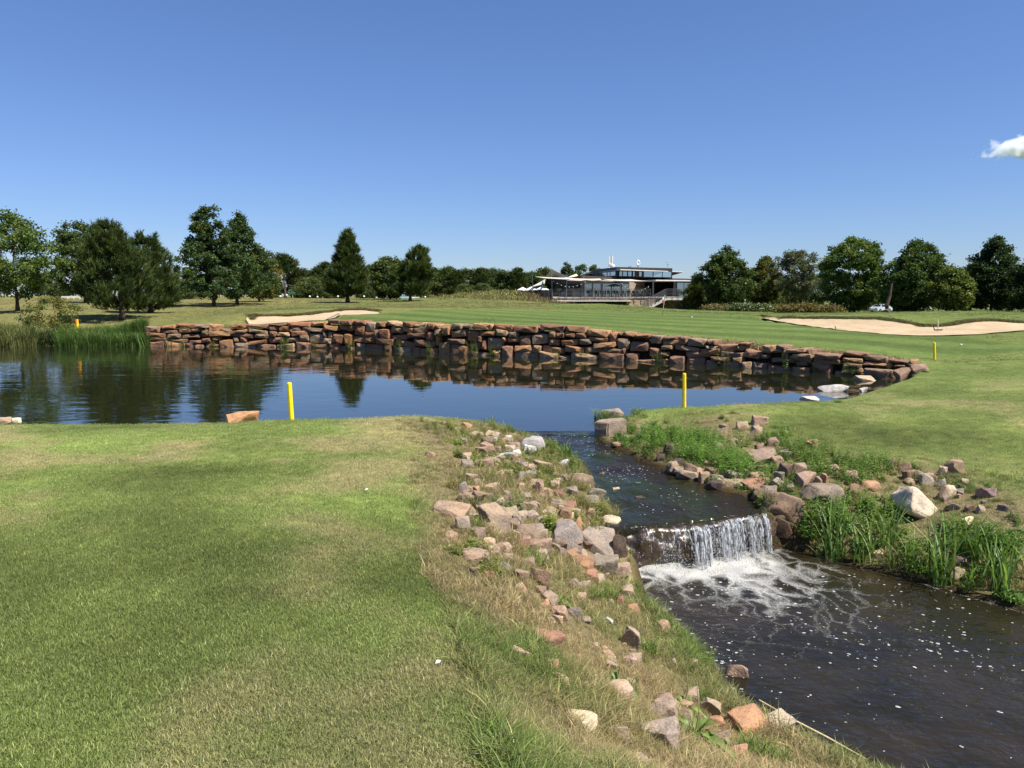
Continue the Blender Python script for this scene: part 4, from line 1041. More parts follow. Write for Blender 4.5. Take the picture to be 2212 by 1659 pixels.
def leafy(rg, nst, h, spread, L, W, pairs, top_light=0.0):
    """upright stems set with pairs of pointed leaves"""
    V, F, C_ = [], [], []
    def quad(p, d_, s_, l_, w_, dr, t0):
        b0 = len(V); a = p; m_ = p + d_ * l_ * .45 + np.array((0, 0, .04 * l_)); e = p + d_ * l_ + np.array((0, 0, -dr * l_))
        V.extend([a, m_ + s_ * w_ / 2, e, m_ - s_ * w_ / 2]); F.append((b0, b0 + 1, b0 + 2, b0 + 3)); C_.extend([(t0,) * 3] * 4)
    for k in range(nst):
        a = rg.uniform(0, 6.283); r_ = spread * math.sqrt(rg.uniform()); p0 = np.array((r_ * math.cos(a), r_ * math.sin(a), 0)); hh = h * rg.uniform(.6, 1.15)
        tip = p0 + np.array((rg.normal(0, .16) * hh, rg.normal(0, .16) * hh, hh)); t1 = math.exp(rg.normal(0, .15))
        sd_ = np.array((.003, .003, 0)); b0 = len(V); V.extend([p0 - sd_, p0 + sd_, tip]); F.append((b0, b0 + 1, b0 + 2)); C_.extend([(t1 * .8,) * 3] * 3)
        ph = rg.uniform(0, 6.28)
        for j in range(pairs):
            t = .18 + .82 * j / max(1, pairs - 1); p = p0 + (tip - p0) * t; sc = (1 - .55 * t) * rg.uniform(.8, 1.2)
            for q_ in (0, math.pi):
                w_ = ph + j * 1.57 + q_ + rg.normal(0, .25); d_ = np.array((math.cos(w_), math.sin(w_), .35 + rg.normal(0, .25))); d_ /= np.linalg.norm(d_)
                s_ = np.cross(d_, (0, 0, 1.0)); s_ /= np.linalg.norm(s_) + 1e-9; s_ = s_ + np.array((0, 0, rg.normal(0, .3)))
                quad(p, d_, s_, L * sc, W * sc, rg.uniform(.1, .5), t1 * math.exp(rg.normal(0, .16)))
    return np.array(V), F, np.clip(np.array(C_) * .5, 0, 1)
def tuft_mat(name, transl=.3):
    m, n, l, b = mat_new(name)
    a = nd(n, "ShaderNodeAttribute", attribute_name="Col"); i_ = nd(n, "ShaderNodeAttribute", attribute_name="tone"); i_.attribute_type = 'INSTANCER'
    c = mixc(n, l, 1.0, a.outputs["Color"], i_.outputs["Color"], 'MULTIPLY'); c = mixc(n, l, 1.0, c, (2, 2, 2), 'MULTIPLY')
    for nn in n:
        if nn.bl_idname == "ShaderNodeMix": nn.clamp_result = False
    l.new(c, b.inputs["Base Color"]); b.inputs["Roughness"].default_value = .5; b.inputs["Specular IOR Level"].default_value = .2
    tr = n.new("ShaderNodeBsdfTranslucent"); l.new(c, tr.inputs[0]); mx = n.new("ShaderNodeMixShader"); mx.inputs[0].default_value = transl
    l.new(b.outputs[0], mx.inputs[1]); l.new(tr.outputs[0], mx.inputs[2]); l.new(mx.outputs[0], n["Material Output"].inputs[0])
    return m
M_TUFT = tuft_mat("grass_blade", .42)
def template(name, kinds_):
    c = bpy.data.collections.new(name)
    for i, (V, F, cc) in enumerate(kinds_):
        me = mesh_data(name, V, F, cc); me.materials.append(M_TUFT); o = bpy.data.objects.new(name, me); c.objects.link(o)
    return c
def scatter(name, pts, nrm_rot, scl, tone, coll):
    me = bpy.data.meshes.new(name); me.vertices.add(len(pts)); me.vertices.foreach_set("co", np.asarray(pts, np.float32).ravel())
    for nm, typ, arr, key in (("rot", 'FLOAT_VECTOR', nrm_rot, "vector"), ("scl", 'FLOAT_VECTOR', scl, "vector"), ("tone", 'FLOAT_COLOR', tone, "color")):
        at = me.attributes.new(nm, typ, 'POINT'); at.data.foreach_set(key, np.asarray(arr, np.float32).ravel())
    o = bpy.data.objects.new(name, me); COL.objects.link(o)
    ng = bpy.data.node_groups.new(name, 'GeometryNodeTree'); ng.interface.new_socket("Geometry", in_out='INPUT', socket_type='NodeSocketGeometry'); ng.interface.new_socket("Geometry", in_out='OUTPUT', socket_type='NodeSocketGeometry')
    N, L_ = ng.nodes, ng.links; gi, go = N.new("NodeGroupInput"), N.new("NodeGroupOutput")
    ip = N.new("GeometryNodeInstanceOnPoints"); ci = N.new("GeometryNodeCollectionInfo"); ci.inputs[0].default_value = coll; ci.inputs["Separate Children"].default_value = True; ci.inputs["Reset Children"].default_value = True
    L_.new(gi.outputs[0], ip.inputs["Points"]); L_.new(ci.outputs[0], ip.inputs["Instance"]); ip.inputs["Pick Instance"].default_value = True
    rnd = N.new("FunctionNodeRandomValue"); rnd.data_type = 'INT'; rnd.inputs["Min"].default_value = 0; rnd.inputs["Max"].default_value = len(coll.objects) - 1
    L_.new(rnd.outputs[2], ip.inputs["Instance Index"])
    a1 = N.new("GeometryNodeInputNamedAttribute"); a1.data_type = 'FLOAT_VECTOR'; a1.inputs[0].default_value = "rot"
    e2r = N.new("FunctionNodeEulerToRotation"); L_.new(a1.outputs[0], e2r.inputs[0]); L_.new(e2r.outputs[0], ip.inputs["Rotation"])
    a2 = N.new("GeometryNodeInputNamedAttribute"); a2.data_type = 'FLOAT_VECTOR'; a2.inputs[0].default_value = "scl"; L_.new(a2.outputs[0], ip.inputs["Scale"])
    L_.new(ip.outputs[0], go.inputs[0])
    md = o.modifiers.new("tufts", 'NODES'); md.node_group = ng
    tag(o, kind="stuff"); return o
rg = np.random.default_rng(99)
LAWN_T = template("lawn_tuft", [blades(rg, 50, .085, .025, .0030, 1.6, 1.0, 2) for _ in range(6)])
FAR_T = template("short_tuft", [blades(rg, 26, .16, .05, .010, 1.6, .8, 2) for _ in range(4)])
LONG_T = template("long_tuft", [blades(rg, 30, .07, .15, .0048, 1.8, 1.1, 3) for _ in range(5)])
WEED_T = template("weed", [leafy(rg, 7, .14, .07, .060, .024, 5) for _ in range(4)] + [leafy(rg, 5, .08, .06, .07, .05, 3) for _ in range(2)])
def polar(n_, r0, r1, p, amax=48):
    u = rg.uniform(0, 1, n_); p = p + 1e-3; r_ = (r0 ** (1 - p) + u * (r1 ** (1 - p) - r0 ** (1 - p))) ** (1 / (1 - p)); a = np.radians(rg.uniform(-amax, amax, n_))
    return r_ * np.sin(a), r_ * np.cos(a), r_
def water_sd(x, y): return np.minimum(np.minimum(sdist(POND, x, y), sdist(BROOK, x, y)), sdist(POOL, x, y))
def euler(n_, t=.15): return np.stack([rg.normal(0, t, n_), rg.normal(0, t, n_), rg.uniform(0, 6.283, n_)], 1)
# mown lawn, both banks
x, y, r_ = polar(104000, 1.7, 26, 1.35)
keep = (water_sd(x, y) > .10) & ((sdist(LBANK, x, y) > rg.normal(-.05, .12, len(x))) & (sdist(RBANK, x, y) > rg.normal(-.1, .2, len(x)))) & (sdist(GREEN, x, y) > .1) & ~((y > 19) & (x < 11))
x, y, r_ = x[keep], y[keep], r_[keep]
cg = ground_color(x, y) * 1.55 * np.exp(rg.normal(0, .10, (len(x), 1)))
k = .85 + np.clip((r_ - 6) / 20, 0, 1) * 1.0
scatter("lawn_grass", np.stack([x, y, height(x, y) - .004], 1), euler(len(x)), np.stack([k, k, (.75 + .25 * rg.uniform(size=len(x)) + .35 * np.clip(fbm(x, y, 1.1, 5), 0, 1)) * np.where(r_ > 12, .9, 1)], 1), np.hstack([cg, np.ones((len(x), 1))]), LAWN_T)
# rough edges: longer, half dry grass on both rocky banks and along the pond's near shore
x, y, r_ = polar(84000, 1.7, 16, 1.35)
sl, sr_, sw = sdist(LBANK, x, y), sdist(RBANK, x, y), water_sd(x, y)
n1 = fbm(x, y, .55, 61)
keep = (sw > .02) & ((sl < .22) | (sr_ < .35)) & (n1 > rg.uniform(-1.0, .25, len(x)))
x, y, r_ = x[keep], y[keep], r_[keep]; sl, sw, sr_ = sl[keep], sw[keep], sr_[keep]
wet = sstep(.55, .1, sw); gmix = np.clip(.32 + .9 * fbm(x, y, .9, 62) + .45 * wet + rg.normal(0, .18, len(x)), 0, 1)[:, None]
cg = (np.array((.30, .245, .115)) * (1 - gmix) + np.array((.115, .175, .036)) * gmix) * np.exp(rg.normal(0, .15, (len(x), 1)))
kz = np.clip(.50 + .45 * fbm(x, y, .7, 63) + .5 * wet, .25, 1.3) * np.where(np.minimum(np.abs(sl), np.abs(sr_)) < .2, .6, 1)
scatter("bank_grass", np.stack([x, y, height(x, y) - .01], 1), euler(len(x), .22), np.stack([kz * 1.1 + .15, kz * 1.1 + .15, kz], 1), np.hstack([cg, np.ones((len(x), 1))]), LONG_T)
# low weeds between the stones
x, y, r_ = polar(26000, 2.0, 15, 1.35)
sl, sr_, sw = sdist(LBANK, x, y), sdist(RBANK, x, y), water_sd(x, y)
n1 = fbm(x, y, .8, 81)
want = np.where(sl < 0, -.08 + .36 * sstep(7.6, 10, y) * sstep(-.1, -.5, sl), .27) + .10 * sstep(.6, .1, sw)
keep = (sw > .05) & ((sl < 0) | (sr_ < 0)) & (n1 > .55 - want * 2.2 + rg.normal(0, .12, len(x)))
x, y, r_, sl = x[keep], y[keep], r_[keep], sl[keep]
cg = np.where((sl < 0)[:, None], np.array((.175, .200, .045)), np.array((.105, .185, .034))) * np.exp(rg.normal(0, .18, (len(x), 1)))
kz = np.clip(.75 + .5 * fbm(x, y, 1.0, 83), .4, 1.3)
scatter("ground_weeds", np.stack([x, y, height(x, y) - .01], 1), euler(len(x), .2), np.stack([kz, kz, kz], 1), np.hstack([cg, np.ones((len(x), 1))]), WEED_T)
# far shore: fringe of turf along the wall top, the bunker lips, and unmown rough beyond
PT, SC, TN = [], [], []
def strip(path, n_, dy, h, colr, wid=.25, wx=1.0):
    path = np.asarray(path)[:, :2]; L_ = along(path, n_); px = L_[:, 0] + rg.normal(0, .06, n_); py = L_[:, 1] + dy + np.abs(rg.normal(0, wid, n_))
    PT.append(np.stack([px, py, height(px, py) - .01], 1)); s_ = h * rg.uniform(.6, 1.25, n_); SC.append(np.stack([s_ * wx, s_ * wx, s_], 1)); TN.append(np.array(colr)[None] * np.exp(rg.normal(0, .18, (n_, 1))))
strip(WALL, 2600, .30, .8, (.13, .145, .045), .25); strip(WALL, 1300, .28, .9, (.23, .19, .085), .15)
strip(WALL[8:], 1900, .36, 2.1, (.24, .195, .09), .35)
for F_, B_ in BUNK:
    strip(B_, 2400, .14, 1.2, (.085, .10, .03), .10); strip(B_, 900, .16, 1.3, (.16, .125, .055), .06); strip(F_, 900, -.26, .5, (.075, .115, .026), .05)
x, y, r_ = polar(30000, 26, 110, 1.0)
keep = (water_sd(x, y) > .6) & (sdist(GREEN, x, y) > .5) & np.all([sdist(bp_, x, y) > .2 for bp_ in BUNKPOLY], 0)
x, y = x[keep], y[keep]
md_ = np.exp(-(((x - P(1092, 640, d=90)[0]) / 4.2) ** 2 + ((y - 90) / 5) ** 2))
s_ = (.9 + .5 * fbm(x, y, 5, 91)) * np.clip(r_[keep] / 45, .8, 1.6)
PT.append(np.stack([x, y, height(x, y) - .01], 1)); SC.append(np.stack([s_ * 1.3, s_ * 1.3, s_ * (1 + 4.5 * md_)], 1))
TN.append((ground_color(x, y) * 1.15 * (1 - md_[:, None] * .7) + np.array((.17, .165, .05)) * md_[:, None] * .7) * np.exp(rg.normal(0, .1, (len(x), 1))))
mx_ = rg.normal(P(1095, 640, d=90)[0], 3.0, 1500); my_ = rg.normal(90, 3.5, 1500)
PT.append(np.stack([mx_, my_, height(mx_, my_)], 1)); s_ = rg.uniform(3, 8, 1500); SC.append(np.stack([s_, s_, s_], 1)); TN.append(np.where((mx_ > P(1125, 640, d=90)[0])[:, None], np.array((.14, .11, .045)), np.array((.165, .165, .05))) * np.exp(rg.normal(0, .18, (1500, 1))))
PT, SC, TN = np.vstack(PT), np.vstack(SC), np.vstack(TN)
scatter("rough_grass", PT, euler(len(PT), .12), SC, np.hstack([TN, np.ones((len(TN), 1))]), FAR_T)

# ------------------------------------------------------------------ single plants
M_PLANT = leaf_mat("plant_leaf", .35, .42)
def plant(name, label, u, v, kind, hpx, wpx, colr, seed, cat="plant", group=None, n_=40, wid=.012, off=(0, 0), base=None, arch=1.8, lean=.8, parts=True):
    g_ = base if base is not None else hit(u, v); s = g_[1] / FPX; h, w = hpx * s, wpx * s; rg_ = np.random.default_rng(seed)
    if kind == "blade": V, F, cc = blades(rg_, n_, w * .28, h, wid, arch, lean, 5)
    elif kind == "leafy": V, F, cc = leafy(rg_, n_, h, w * .42, wid * 4.2, wid * 1.5, max(4, int(h / (wid * 2.4))))
    else: V, F, cc = leafy(rg_, n_, h, w * .30, wid * 5, wid * 2.6, 3)
    root = empty(name, g_ + np.array((0, 0, -.02)), label, cat, group)
    obj("leaves", V, F, M_PLANT, root, np.clip(cc * 2 * np.array(colr), 0, .7))
    return root
# ------------------------------------------------------------------ stones of the banks, measured in four enlargements of the picture
def mA(c, r): return 864 + c / 4.096, 891 + r / 4.096
def mB(c, r): return 1188 + c / 3.7236, 837 + r / 3.7236
def mC(c, r): return 1620 + c / 3.737, 891 + r / 3.737
def mD(c, r): return 918 + c / 3.4133, 1242 + r / 3.4133
def mE(c, r): return 1458 + c / 2.934, 1188 + r / 2.934
SCL = {"A": (mA, 4.096), "B": (mB, 3.7236), "C": (mC, 3.737), "D": (mD, 3.4133), "E": (mE, 2.934)}
LBG, RBG = "stones of the bank left of the brook", "stones of the bank right of the brook"
data = [
 ("A",1185,300,200,110,"white","largest chalk white boulder in the white pile on the bank left of the brook"),
 ("A",1140,345,110,80,"white","white stone leaning against the largest chalk white boulder"),
 ("A",815,258,90,66,"white","small pointed white stone at the upper left of the white pile"),
 ("A",846,202,62,34,"white","topmost small white stone of the pale pile near the pond outlet"),
 ("A",1030,372,90,52,"white","white stone lying just below the chalk white boulder"),
 ("A",930,388,150,34,"white","long flat white stone at the lower left of the white pile"),
 ("A",940,272,72,62,"pink","small pinkish stone between the pointed white stone and the chalk boulder"),
 ("A",1000,312,115,62,"grey","grey pink stone touching the left of the chalk white boulder"),
 ("A",1050,252,70,48,"brown","brown stone above the chalk white boulder"),
 ("A",955,235,72,40,"white","pale stone beside the brown one above the white pile"),
 ("A",1462,468,84,62,"white","lone white block among green plants by the upper brook"),
 ("A",800,347,92,62,"brown","pinkish brown stone left of the long flat white stone"),
 ("A",1262,482,150,58,"tan","tan stone half buried below the white pile"),
 ("A",1050,582,84,84,"grey","upright grey tan stone in the middle of the weedy bank"),
 ("A",1142,545,112,62,"grey","rounded grey stone right of the upright one on the weedy bank"),
 ("A",1078,508,62,40,"orange","small orange stone above the upright grey tan one"),
 ("A",1612,612,205,90,"pink","wide pinkish tan boulder at the brook's left edge under dry grass"),
 ("A",1738,727,145,66,"grey","long grey tan stone sloping into the upper brook"),
 ("A",1700,785,125,54,"grey","flat grey stone just below the long one sloping into the brook"),
 ("A",1520,708,104,62,"grey","pale grey stone set back from the brook's left edge"),
 ("A",1240,692,64,125,"pink","tall narrow pinkish stone standing among the weeds"),
 ("A",1068,682,64,74,"tan","small tan stone left of the tall narrow pinkish one"),
 ("A",1397,722,84,62,"red","small reddish stone right of the tall narrow pinkish one"),
 ("A",562,672,70,78,"grey","grey tan stone at the lawn's edge beside dark dry grass"),
 ("A",665,752,95,54,"pale","pale flat stone in the row along the lawn's edge"),
 ("A",782,672,135,56,"tan","flat tan stone topping the little pile near the lawn's edge"),
 ("A",662,696,84,46,"orange","orange brown stone in the little pile near the lawn's edge"),
 ("A",802,652,84,34,"dark","dark thin stone above the flat tan one near the lawn's edge"),
 ("A",1060,862,92,84,"brown","upright brown stone behind the yellow green weed"),
 ("A",1170,838,104,62,"pink","pinkish stone right of the upright brown one"),
 ("A",975,922,125,105,"tan","blocky tan grey stone in the middle of the rock pile"),
 ("A",1166,922,112,54,"grey","grey stone resting on the rock pile's centre"),
 ("A",1490,852,115,66,"red","reddish triangular stone near the brook left of the crest"),
 ("A",1690,902,76,74,"pink","small pink stone beside the yellow green plant by the crest"),
 ("A",1460,922,112,84,"orange","orange brown stone below the reddish triangular one"),
 ("A",830,970,230,215,"pink","large pinkish tan boulder sloping on the left of the rock pile"),
 ("A",450,902,285,92,"pink","long flat pinkish slab at the lawn's edge"),
 ("A",556,1012,115,125,"grey","two toned grey and yellow stone standing below the long flat slab"),
 ("A",450,1102,115,74,"pink","rounded pinkish stone in dry grass below the two toned one"),
 ("A",990,1008,115,84,"brown","brown stone under the blocky tan grey one"),
 ("A",1040,978,66,84,"grey","narrow grey stone wedged beside the blocky tan grey one"),
 ("A",1100,1085,175,130,"brown","long brown stone sloping below the rock pile's centre"),
 ("A",1222,1125,165,115,"tan","tan stone in the lower middle of the rock pile"),
 ("A",1420,1062,175,145,"brown","big brown stone above the large grey slab"),
 ("A",1562,1015,115,104,"orange","orange tan stone below the brook's left shoulder"),
 ("A",1862,1035,180,145,"pale","pale tan block at the waterfall's left end"),
 ("A",1480,1145,255,230,"grey","large sloping grey slab left of the waterfall"),
 ("A",1772,1205,255,205,"grey","large rough grey brown boulder at the waterfall's left foot"),
 ("A",1522,1222,155,105,"red","reddish wedge stone leaning on the large grey slab"),
 ("A",1422,1252,104,84,"tan","rounded tan stone left of the reddish wedge"),
 ("A",1542,1285,135,84,"orange","orange stone at the foot of the large grey slab"),
 ("A",782,1182,130,92,"tan","tan stone with a grassy gap in the lower rock pile"),
 ("A",922,1202,115,64,"pink","flat pinkish stone in the lower rock pile"),
 ("A",1100,1192,95,74,"red","reddish stone in the lower rock pile"),
 ("A",1235,1225,250,120,"pink","long pinkish tan stone across the lower rock pile"),
 ("A",650,1302,280,92,"pink","wide flat pinkish grey stone at the bottom of the lawn's edge"),
 ("A",1640,1352,145,84,"orange","orange pink stone near the foam's left corner"),
 ("A",1822,1375,260,130,"grey","brown grey boulder touching the white foam"),
 ("A",1965,1432,145,92,"pink","pinkish tan stone at the edge of the white foam"),
 ("A",1680,1452,145,74,"red","reddish stone in grass below the boulder by the foam"),
 ("A",792,1462,95,84,"orange","orange stone in the dry grass at the lawn's lower edge"),
 ("A",650,1432,84,64,"pink","small pink stone left of the orange one in dry grass"),
 ("A",1082,1472,120,105,"pink","pinkish stone left of the broad brown one below the rock pile"),
 ("A",1250,1492,170,150,"brown","broad brown stone sunk in grass below the rock pile"),
 ("A",700,455,80,50,"grey","small grey stone among round leaves near the pond corner"),
 ("A",590,118,80,30,"orange","small orange stone in the turf at the pond corner"),
 ("A",265,380,80,44,"pink","small pinkish stone in the turf left of the white pile"),
 ("A",1530,330,90,40,"tan","small tan stone on the bank just right of the white pile"),
 ("A",880,430,90,60,"brown","brown stone under the long flat white one"),
 ("A",1040,440,120,50,"pink","pinkish stone below the white pile's centre"),
 ("D",882,218,66,44,"orange","small orange stone below the broad brown one"),
 ("D",1092,292,104,62,"grey","grey stone spotted with white lichen in the grass"),
 ("D",1347,358,74,52,"white","small white stone alone in the grass beside the pool"),
 ("D",1150,172,66,64,"pink","pinkish stone in the grass left of the pool's foam"),
 ("D",1532,268,96,54,"orange","orange tan stone at the pool's left edge below the foam"),
 ("D",1440,212,54,64,"red","small reddish stone just above the orange tan one by the pool"),
 ("D",922,522,205,120,"red","flat stone with dark top and rusty red front in dry grass"),
 ("D",1522,492,118,155,"tan","upright split tan stone standing in the grass by the pool"),
 ("D",1767,412,94,92,"pink","pinkish stone in green grass at the pool's left shore"),
 ("D",700,602,125,72,"pink","rounded pinkish stone below the rusty red one"),
 ("D",915,705,125,84,"red","flat reddish stone flush with the turf"),
 ("D",990,832,135,84,"tan","tan stone in the middle of the grassy slope"),
 ("D",1130,642,54,54,"orange","little orange stone in the grassy slope"),
 ("D",1962,665,84,54,"pink","pinkish stone on the muddy rim of the pool"),
 ("D",1150,1115,210,94,"pale","pale tan oval stone in dry grass near the bottom"),
 ("D",1130,1012,66,54,"tan","small tan stone above the pale tan oval one"),
 ("D",1430,1192,145,115,"tan","tan stone left of the large speckled boulder"),
 ("D",1440,900,190,94,"tan","tan stone half hidden by broad leaves on the slope"),
 ("D",1722,1222,270,190,"grey","large speckled grey boulder at the bottom of the bank"),
 ("D",1752,1065,205,130,"tan","rounded tan boulder behind the large speckled one"),
 ("D",1740,972,190,74,"pink","pinkish stone above the rounded tan boulder"),
 ("D",2112,1002,135,104,"tan","speckled tan stone near the pool right of the broad leaves"),
 ("D",2152,1095,125,64,"orange","orange tan stone below the speckled tan one near the pool"),
 ("D",2172,1255,135,155,"brown","brown tan boulder beside the broad leaved dock plant"),
 ("D",1985,1400,150,70,"pink","reddish pink stone at the very bottom beside the dock plant"),
 ("D",1590,1400,120,70,"tan","tan stone at the very bottom left of the dock plant"),
 ("D",1190,830,80,44,"tan","small tan stone right of the one in the middle slope"),
 ("E",402,782,115,62,"pink","pinkish rock sitting in the shallow water at the pool's left rim"),
 ("E",502,1125,225,120,"orange","long orange tan boulder at the pool's lower left rim"),
 ("E",652,1142,175,62,"pale","flat yellow green lichened stone at the waterline"),
 ("E",410,1325,105,94,"orange","orange stone at the bottom of the bank beside tall grass"),
 ("E",790,1285,60,36,"tan","small pale stone among tall grass at the pool's bottom rim"),
 ("C",300,785,318,185,"brown","big brown orange topped boulder at the waterfall's right end"),
 ("C",620,695,330,105,"grey","flat dark slab spotted with lichen right of the waterfall boulder"),
 ("C",1400,745,410,235,"pale","large pale sandstone boulder standing above the reeds"),
 ("C",470,562,145,104,"pink","rounded pinkish boulder behind the lichened slab"),
 ("C",290,492,95,112,"brown","upright brown stone above the brook's right rim"),
 ("C",410,475,115,92,"pink","pair of pink stones right of the upright brown one"),
 ("C",240,542,64,92,"grey","narrow grey stone leaning below the upright brown one"),
 ("C",60,532,105,74,"tan","tan white stone at the brook's right rim"),
 ("C",70,592,215,62,"red","long reddish stone with white lichen in the brook's edge"),
 ("C",110,382,205,84,"pink","flat pink slab behind the rim stones"),
 ("C",230,402,84,64,"pink","pink stone beside the flat pink slab"),
 ("C",510,275,105,66,"orange","orange stone up in the bright weeds"),
 ("C",620,565,66,92,"orange","orange brown stone under the dry grass tuft"),
 ("C",820,518,125,64,"tan","tan stone under the dark leafy weed"),
 ("C",980,612,165,64,"orange","flat orange tan stone behind the white flowering weed"),
 ("C",1270,462,95,64,"pink","pink stone at the edge of the dry turf"),
 ("C",1340,512,95,54,"pink","flat pink stone just below the one at the dry turf's edge"),
 ("C",1665,458,135,94,"pink","pinkish brown stone alone in the dry turf"),
 ("C",1562,482,54,64,"tan","small tan stone touching the pinkish brown one in the dry turf"),
 ("C",1612,655,115,94,"pale","pale stone in dry grass right of the large sandstone"),
 ("C",1692,645,74,46,"grey","small grey stone beside the pale one in dry grass"),
 ("C",1930,665,115,74,"purple","purplish grey stone at the right in dry grass"),
 ("C",1740,565,54,34,"tan","tiny tan stone in the dry turf"),
 ("C",1150,412,66,34,"pink","small flat pink stone at the turf's edge"),
 ("C",1880,802,74,46,"grey","grey stone below the purplish one in dry grass"),
 ("C",2050,795,64,46,"purple","dull purple stone farthest right in the dry grass"),
 ("C",1730,1215,140,66,"purple","purple grey stone among the reeds"),
 ("C",1670,1325,140,105,"tan","tan stone at the waterline among the reeds"),
 ("C",1040,1170,75,56,"tan","small tan stone at the foot of the reeds"),
 ("C",80,78,115,62,"pink","pink stone high on the right bank below the mown grass"),
 ("C",70,162,84,64,"pink","pink stone under the highest one of the right bank"),
 ("C",70,655,84,62,"brown","brown stone at the waterline above the fall's right end"),
 ("C",1775,895,90,50,"pale","pale stone behind the tall reeds"),
 ("B",1050,678,96,42,"tan","tan rim stone at the first bend of the brook's right side"),
 ("B",1110,715,160,50,"tan","flat tan rim stone lying in the brook's right edge"),
 ("B",1215,692,84,54,"pink","pinkish rim stone right of the flat tan one"),
 ("B",1312,692,104,54,"brown","brown rim stone below the bright weeds"),
 ("B",1350,748,125,54,"grey","grey rim stone close to the water below the bright weeds"),
 ("B",1246,738,84,62,"pink","pink rim stone touching the water right of the flat one"),
 ("B",1500,728,135,64,"grey","blocky grey rim stone in the middle of the rim"),
 ("B",1600,708,64,54,"tan","small tan rim stone between the grey block and the pale one"),
 ("B",1490,787,145,40,"tan","low flat rim stone in front of the blocky grey one"),
 ("B",960,525,125,95,"dark","dark netted stone at the left foot of the bright weeds"),
 ("B",1032,622,104,64,"dark","dark stone below the netted one by the water"),
 ("B",890,575,64,54,"dark","small dark stone at the waterline left of the netted one"),
 ("B",1545,312,96,54,"pink","pink stone at the top of the bright weeds"),
 ("B",1480,458,104,64,"brown","brown stone showing in the bright weeds"),
 ("B",1712,278,84,60,"pink","pink stone at the upper right of the bright weeds"),
 ("B",1660,330,70,44,"tan","tan stone below the one at the weeds' upper right"),
 ("B",1400,325,64,34,"tan","small tan stone at the weeds' upper edge"),
 ("B",2120,478,125,62,"orange","orange stone in the weeds near the dry turf"),
 ("B",1725,560,205,64,"pink","wide flat pink stone right of the bright weeds"),
 ("B",1690,875,105,74,"brown","brown stone at the fall's right shoulder in the water"),
 ("B",540,470,90,26,"orange","small orange tan stone in the grass by the outlet block"),
]
for m_, c, r, w, h, tone, lab in data:
    f_, s_ = SCL[m_]; u, v = f_(c, r)
    rock(u, v, w / s_, h / s_, tone, lab, LBG if m_ in "AD" or m_ == "E" else RBG, "bank_rock")
# wet stones standing in the brook
for u, v, w, h, tone, lab in ((1334, 1081, 20, 17, "tan", "lone tan stone standing in the upper brook"), (1299, 1043, 14, 9, "brown", "small wet stone in the upper brook upstream of the lone tan one"), (1380, 1098, 32, 12, "dark", "dark wet stone awash in the upper brook near the crest"), (1545, 1065, 34, 12, "dark", "dark wet stone awash near the rim stones")):
    r_ = rock(u, v, w, h, tone, lab, None, "brook_stone", "rock", sink=.9); r_.location.z += .10
for u, v, w, h, tone, lab in ((1676, 1146, 40, 44, "wet", "dark wet stone under the brown boulder at the fall's right end"), (1698, 1172, 50, 34, "wet", "low dark wet stone at the pool's edge right of the fall"), (1337, 1190, 34, 46, "wet", "dark wet stone between the grey boulder and the fall"), (1362, 1150, 40, 26, "wet", "dark wet stone at the fall's left shoulder"), (1410, 1180, 60, 44, "wet", "mossy dark block standing proud in the left part of the fall")):
    rock(u, v, w, h, tone, lab, None, "wet_stone", "rock", sink=.1)
# outlet block
g_ = hit(1322, 944); s_ = g_[1] / FPX; bm = bmesh.new()
rr_ = random.Random(5); top = 38 * s_
pts = [(-33, -2), (-9, -16), (34, 4), (30, 34), (-22, 30)]
for z_ in (-14 * s_, top * .5, top):
    for x_, y_ in pts: bm.verts.new((x_ * s_ * (1 + rr_.uniform(-.03, .03)), y_ * s_ * (1 + rr_.uniform(-.03, .03)) * 1.25, z_ + (rr_.uniform(-2, 2) + (2 if x_ > 0 else -2)) * s_))
bmesh.ops.convex_hull(bm, input=bm.verts[:]); bmesh.ops.delete(bm, geom=[v for v in bm.verts if not v.link_faces], context='VERTS')
bmesh.ops.dissolve_limit(bm, angle_limit=R(8), verts=bm.verts[:], edges=bm.edges[:])
bmesh.ops.bevel(bm, geom=bm.edges[:], offset=.018, segments=2, affect='EDGES'); bmesh.ops.triangulate(bm, faces=bm.faces[:])
bmesh.ops.subdivide_edges(bm, edges=[e for e in bm.edges if e.calc_length() > .09], cuts=2); bmesh.ops.triangulate(bm, faces=[f for f in bm.faces if len(f.verts) > 4])
for v in bm.verts: v.co += Vector((mnoise.noise(v.co * 9), mnoise.noise(v.co * 9 + Vector((4, 0, 0))), mnoise.noise(v.co * 9 + Vector((0, 7, 0))))) * .010
me = bpy.data.meshes.new("outlet_block"); bm.to_mesh(me); bm.free(); me.materials.append(M_ROCK)
o = bpy.data.objects.new("outlet_block", me); o.location = g_ + np.array((0, .16, 0)); o.color = (.27, .205, .15, 1); o.scale = (1.08, 1, .84); COL.objects.link(o)
tag(o, "big squared brown stone block beside the pond's outlet", "stone block")
rock(1325, 894, 42, 9, "tan", "flat tan stone behind the big squared outlet block", None, "flat_rock", "rock")
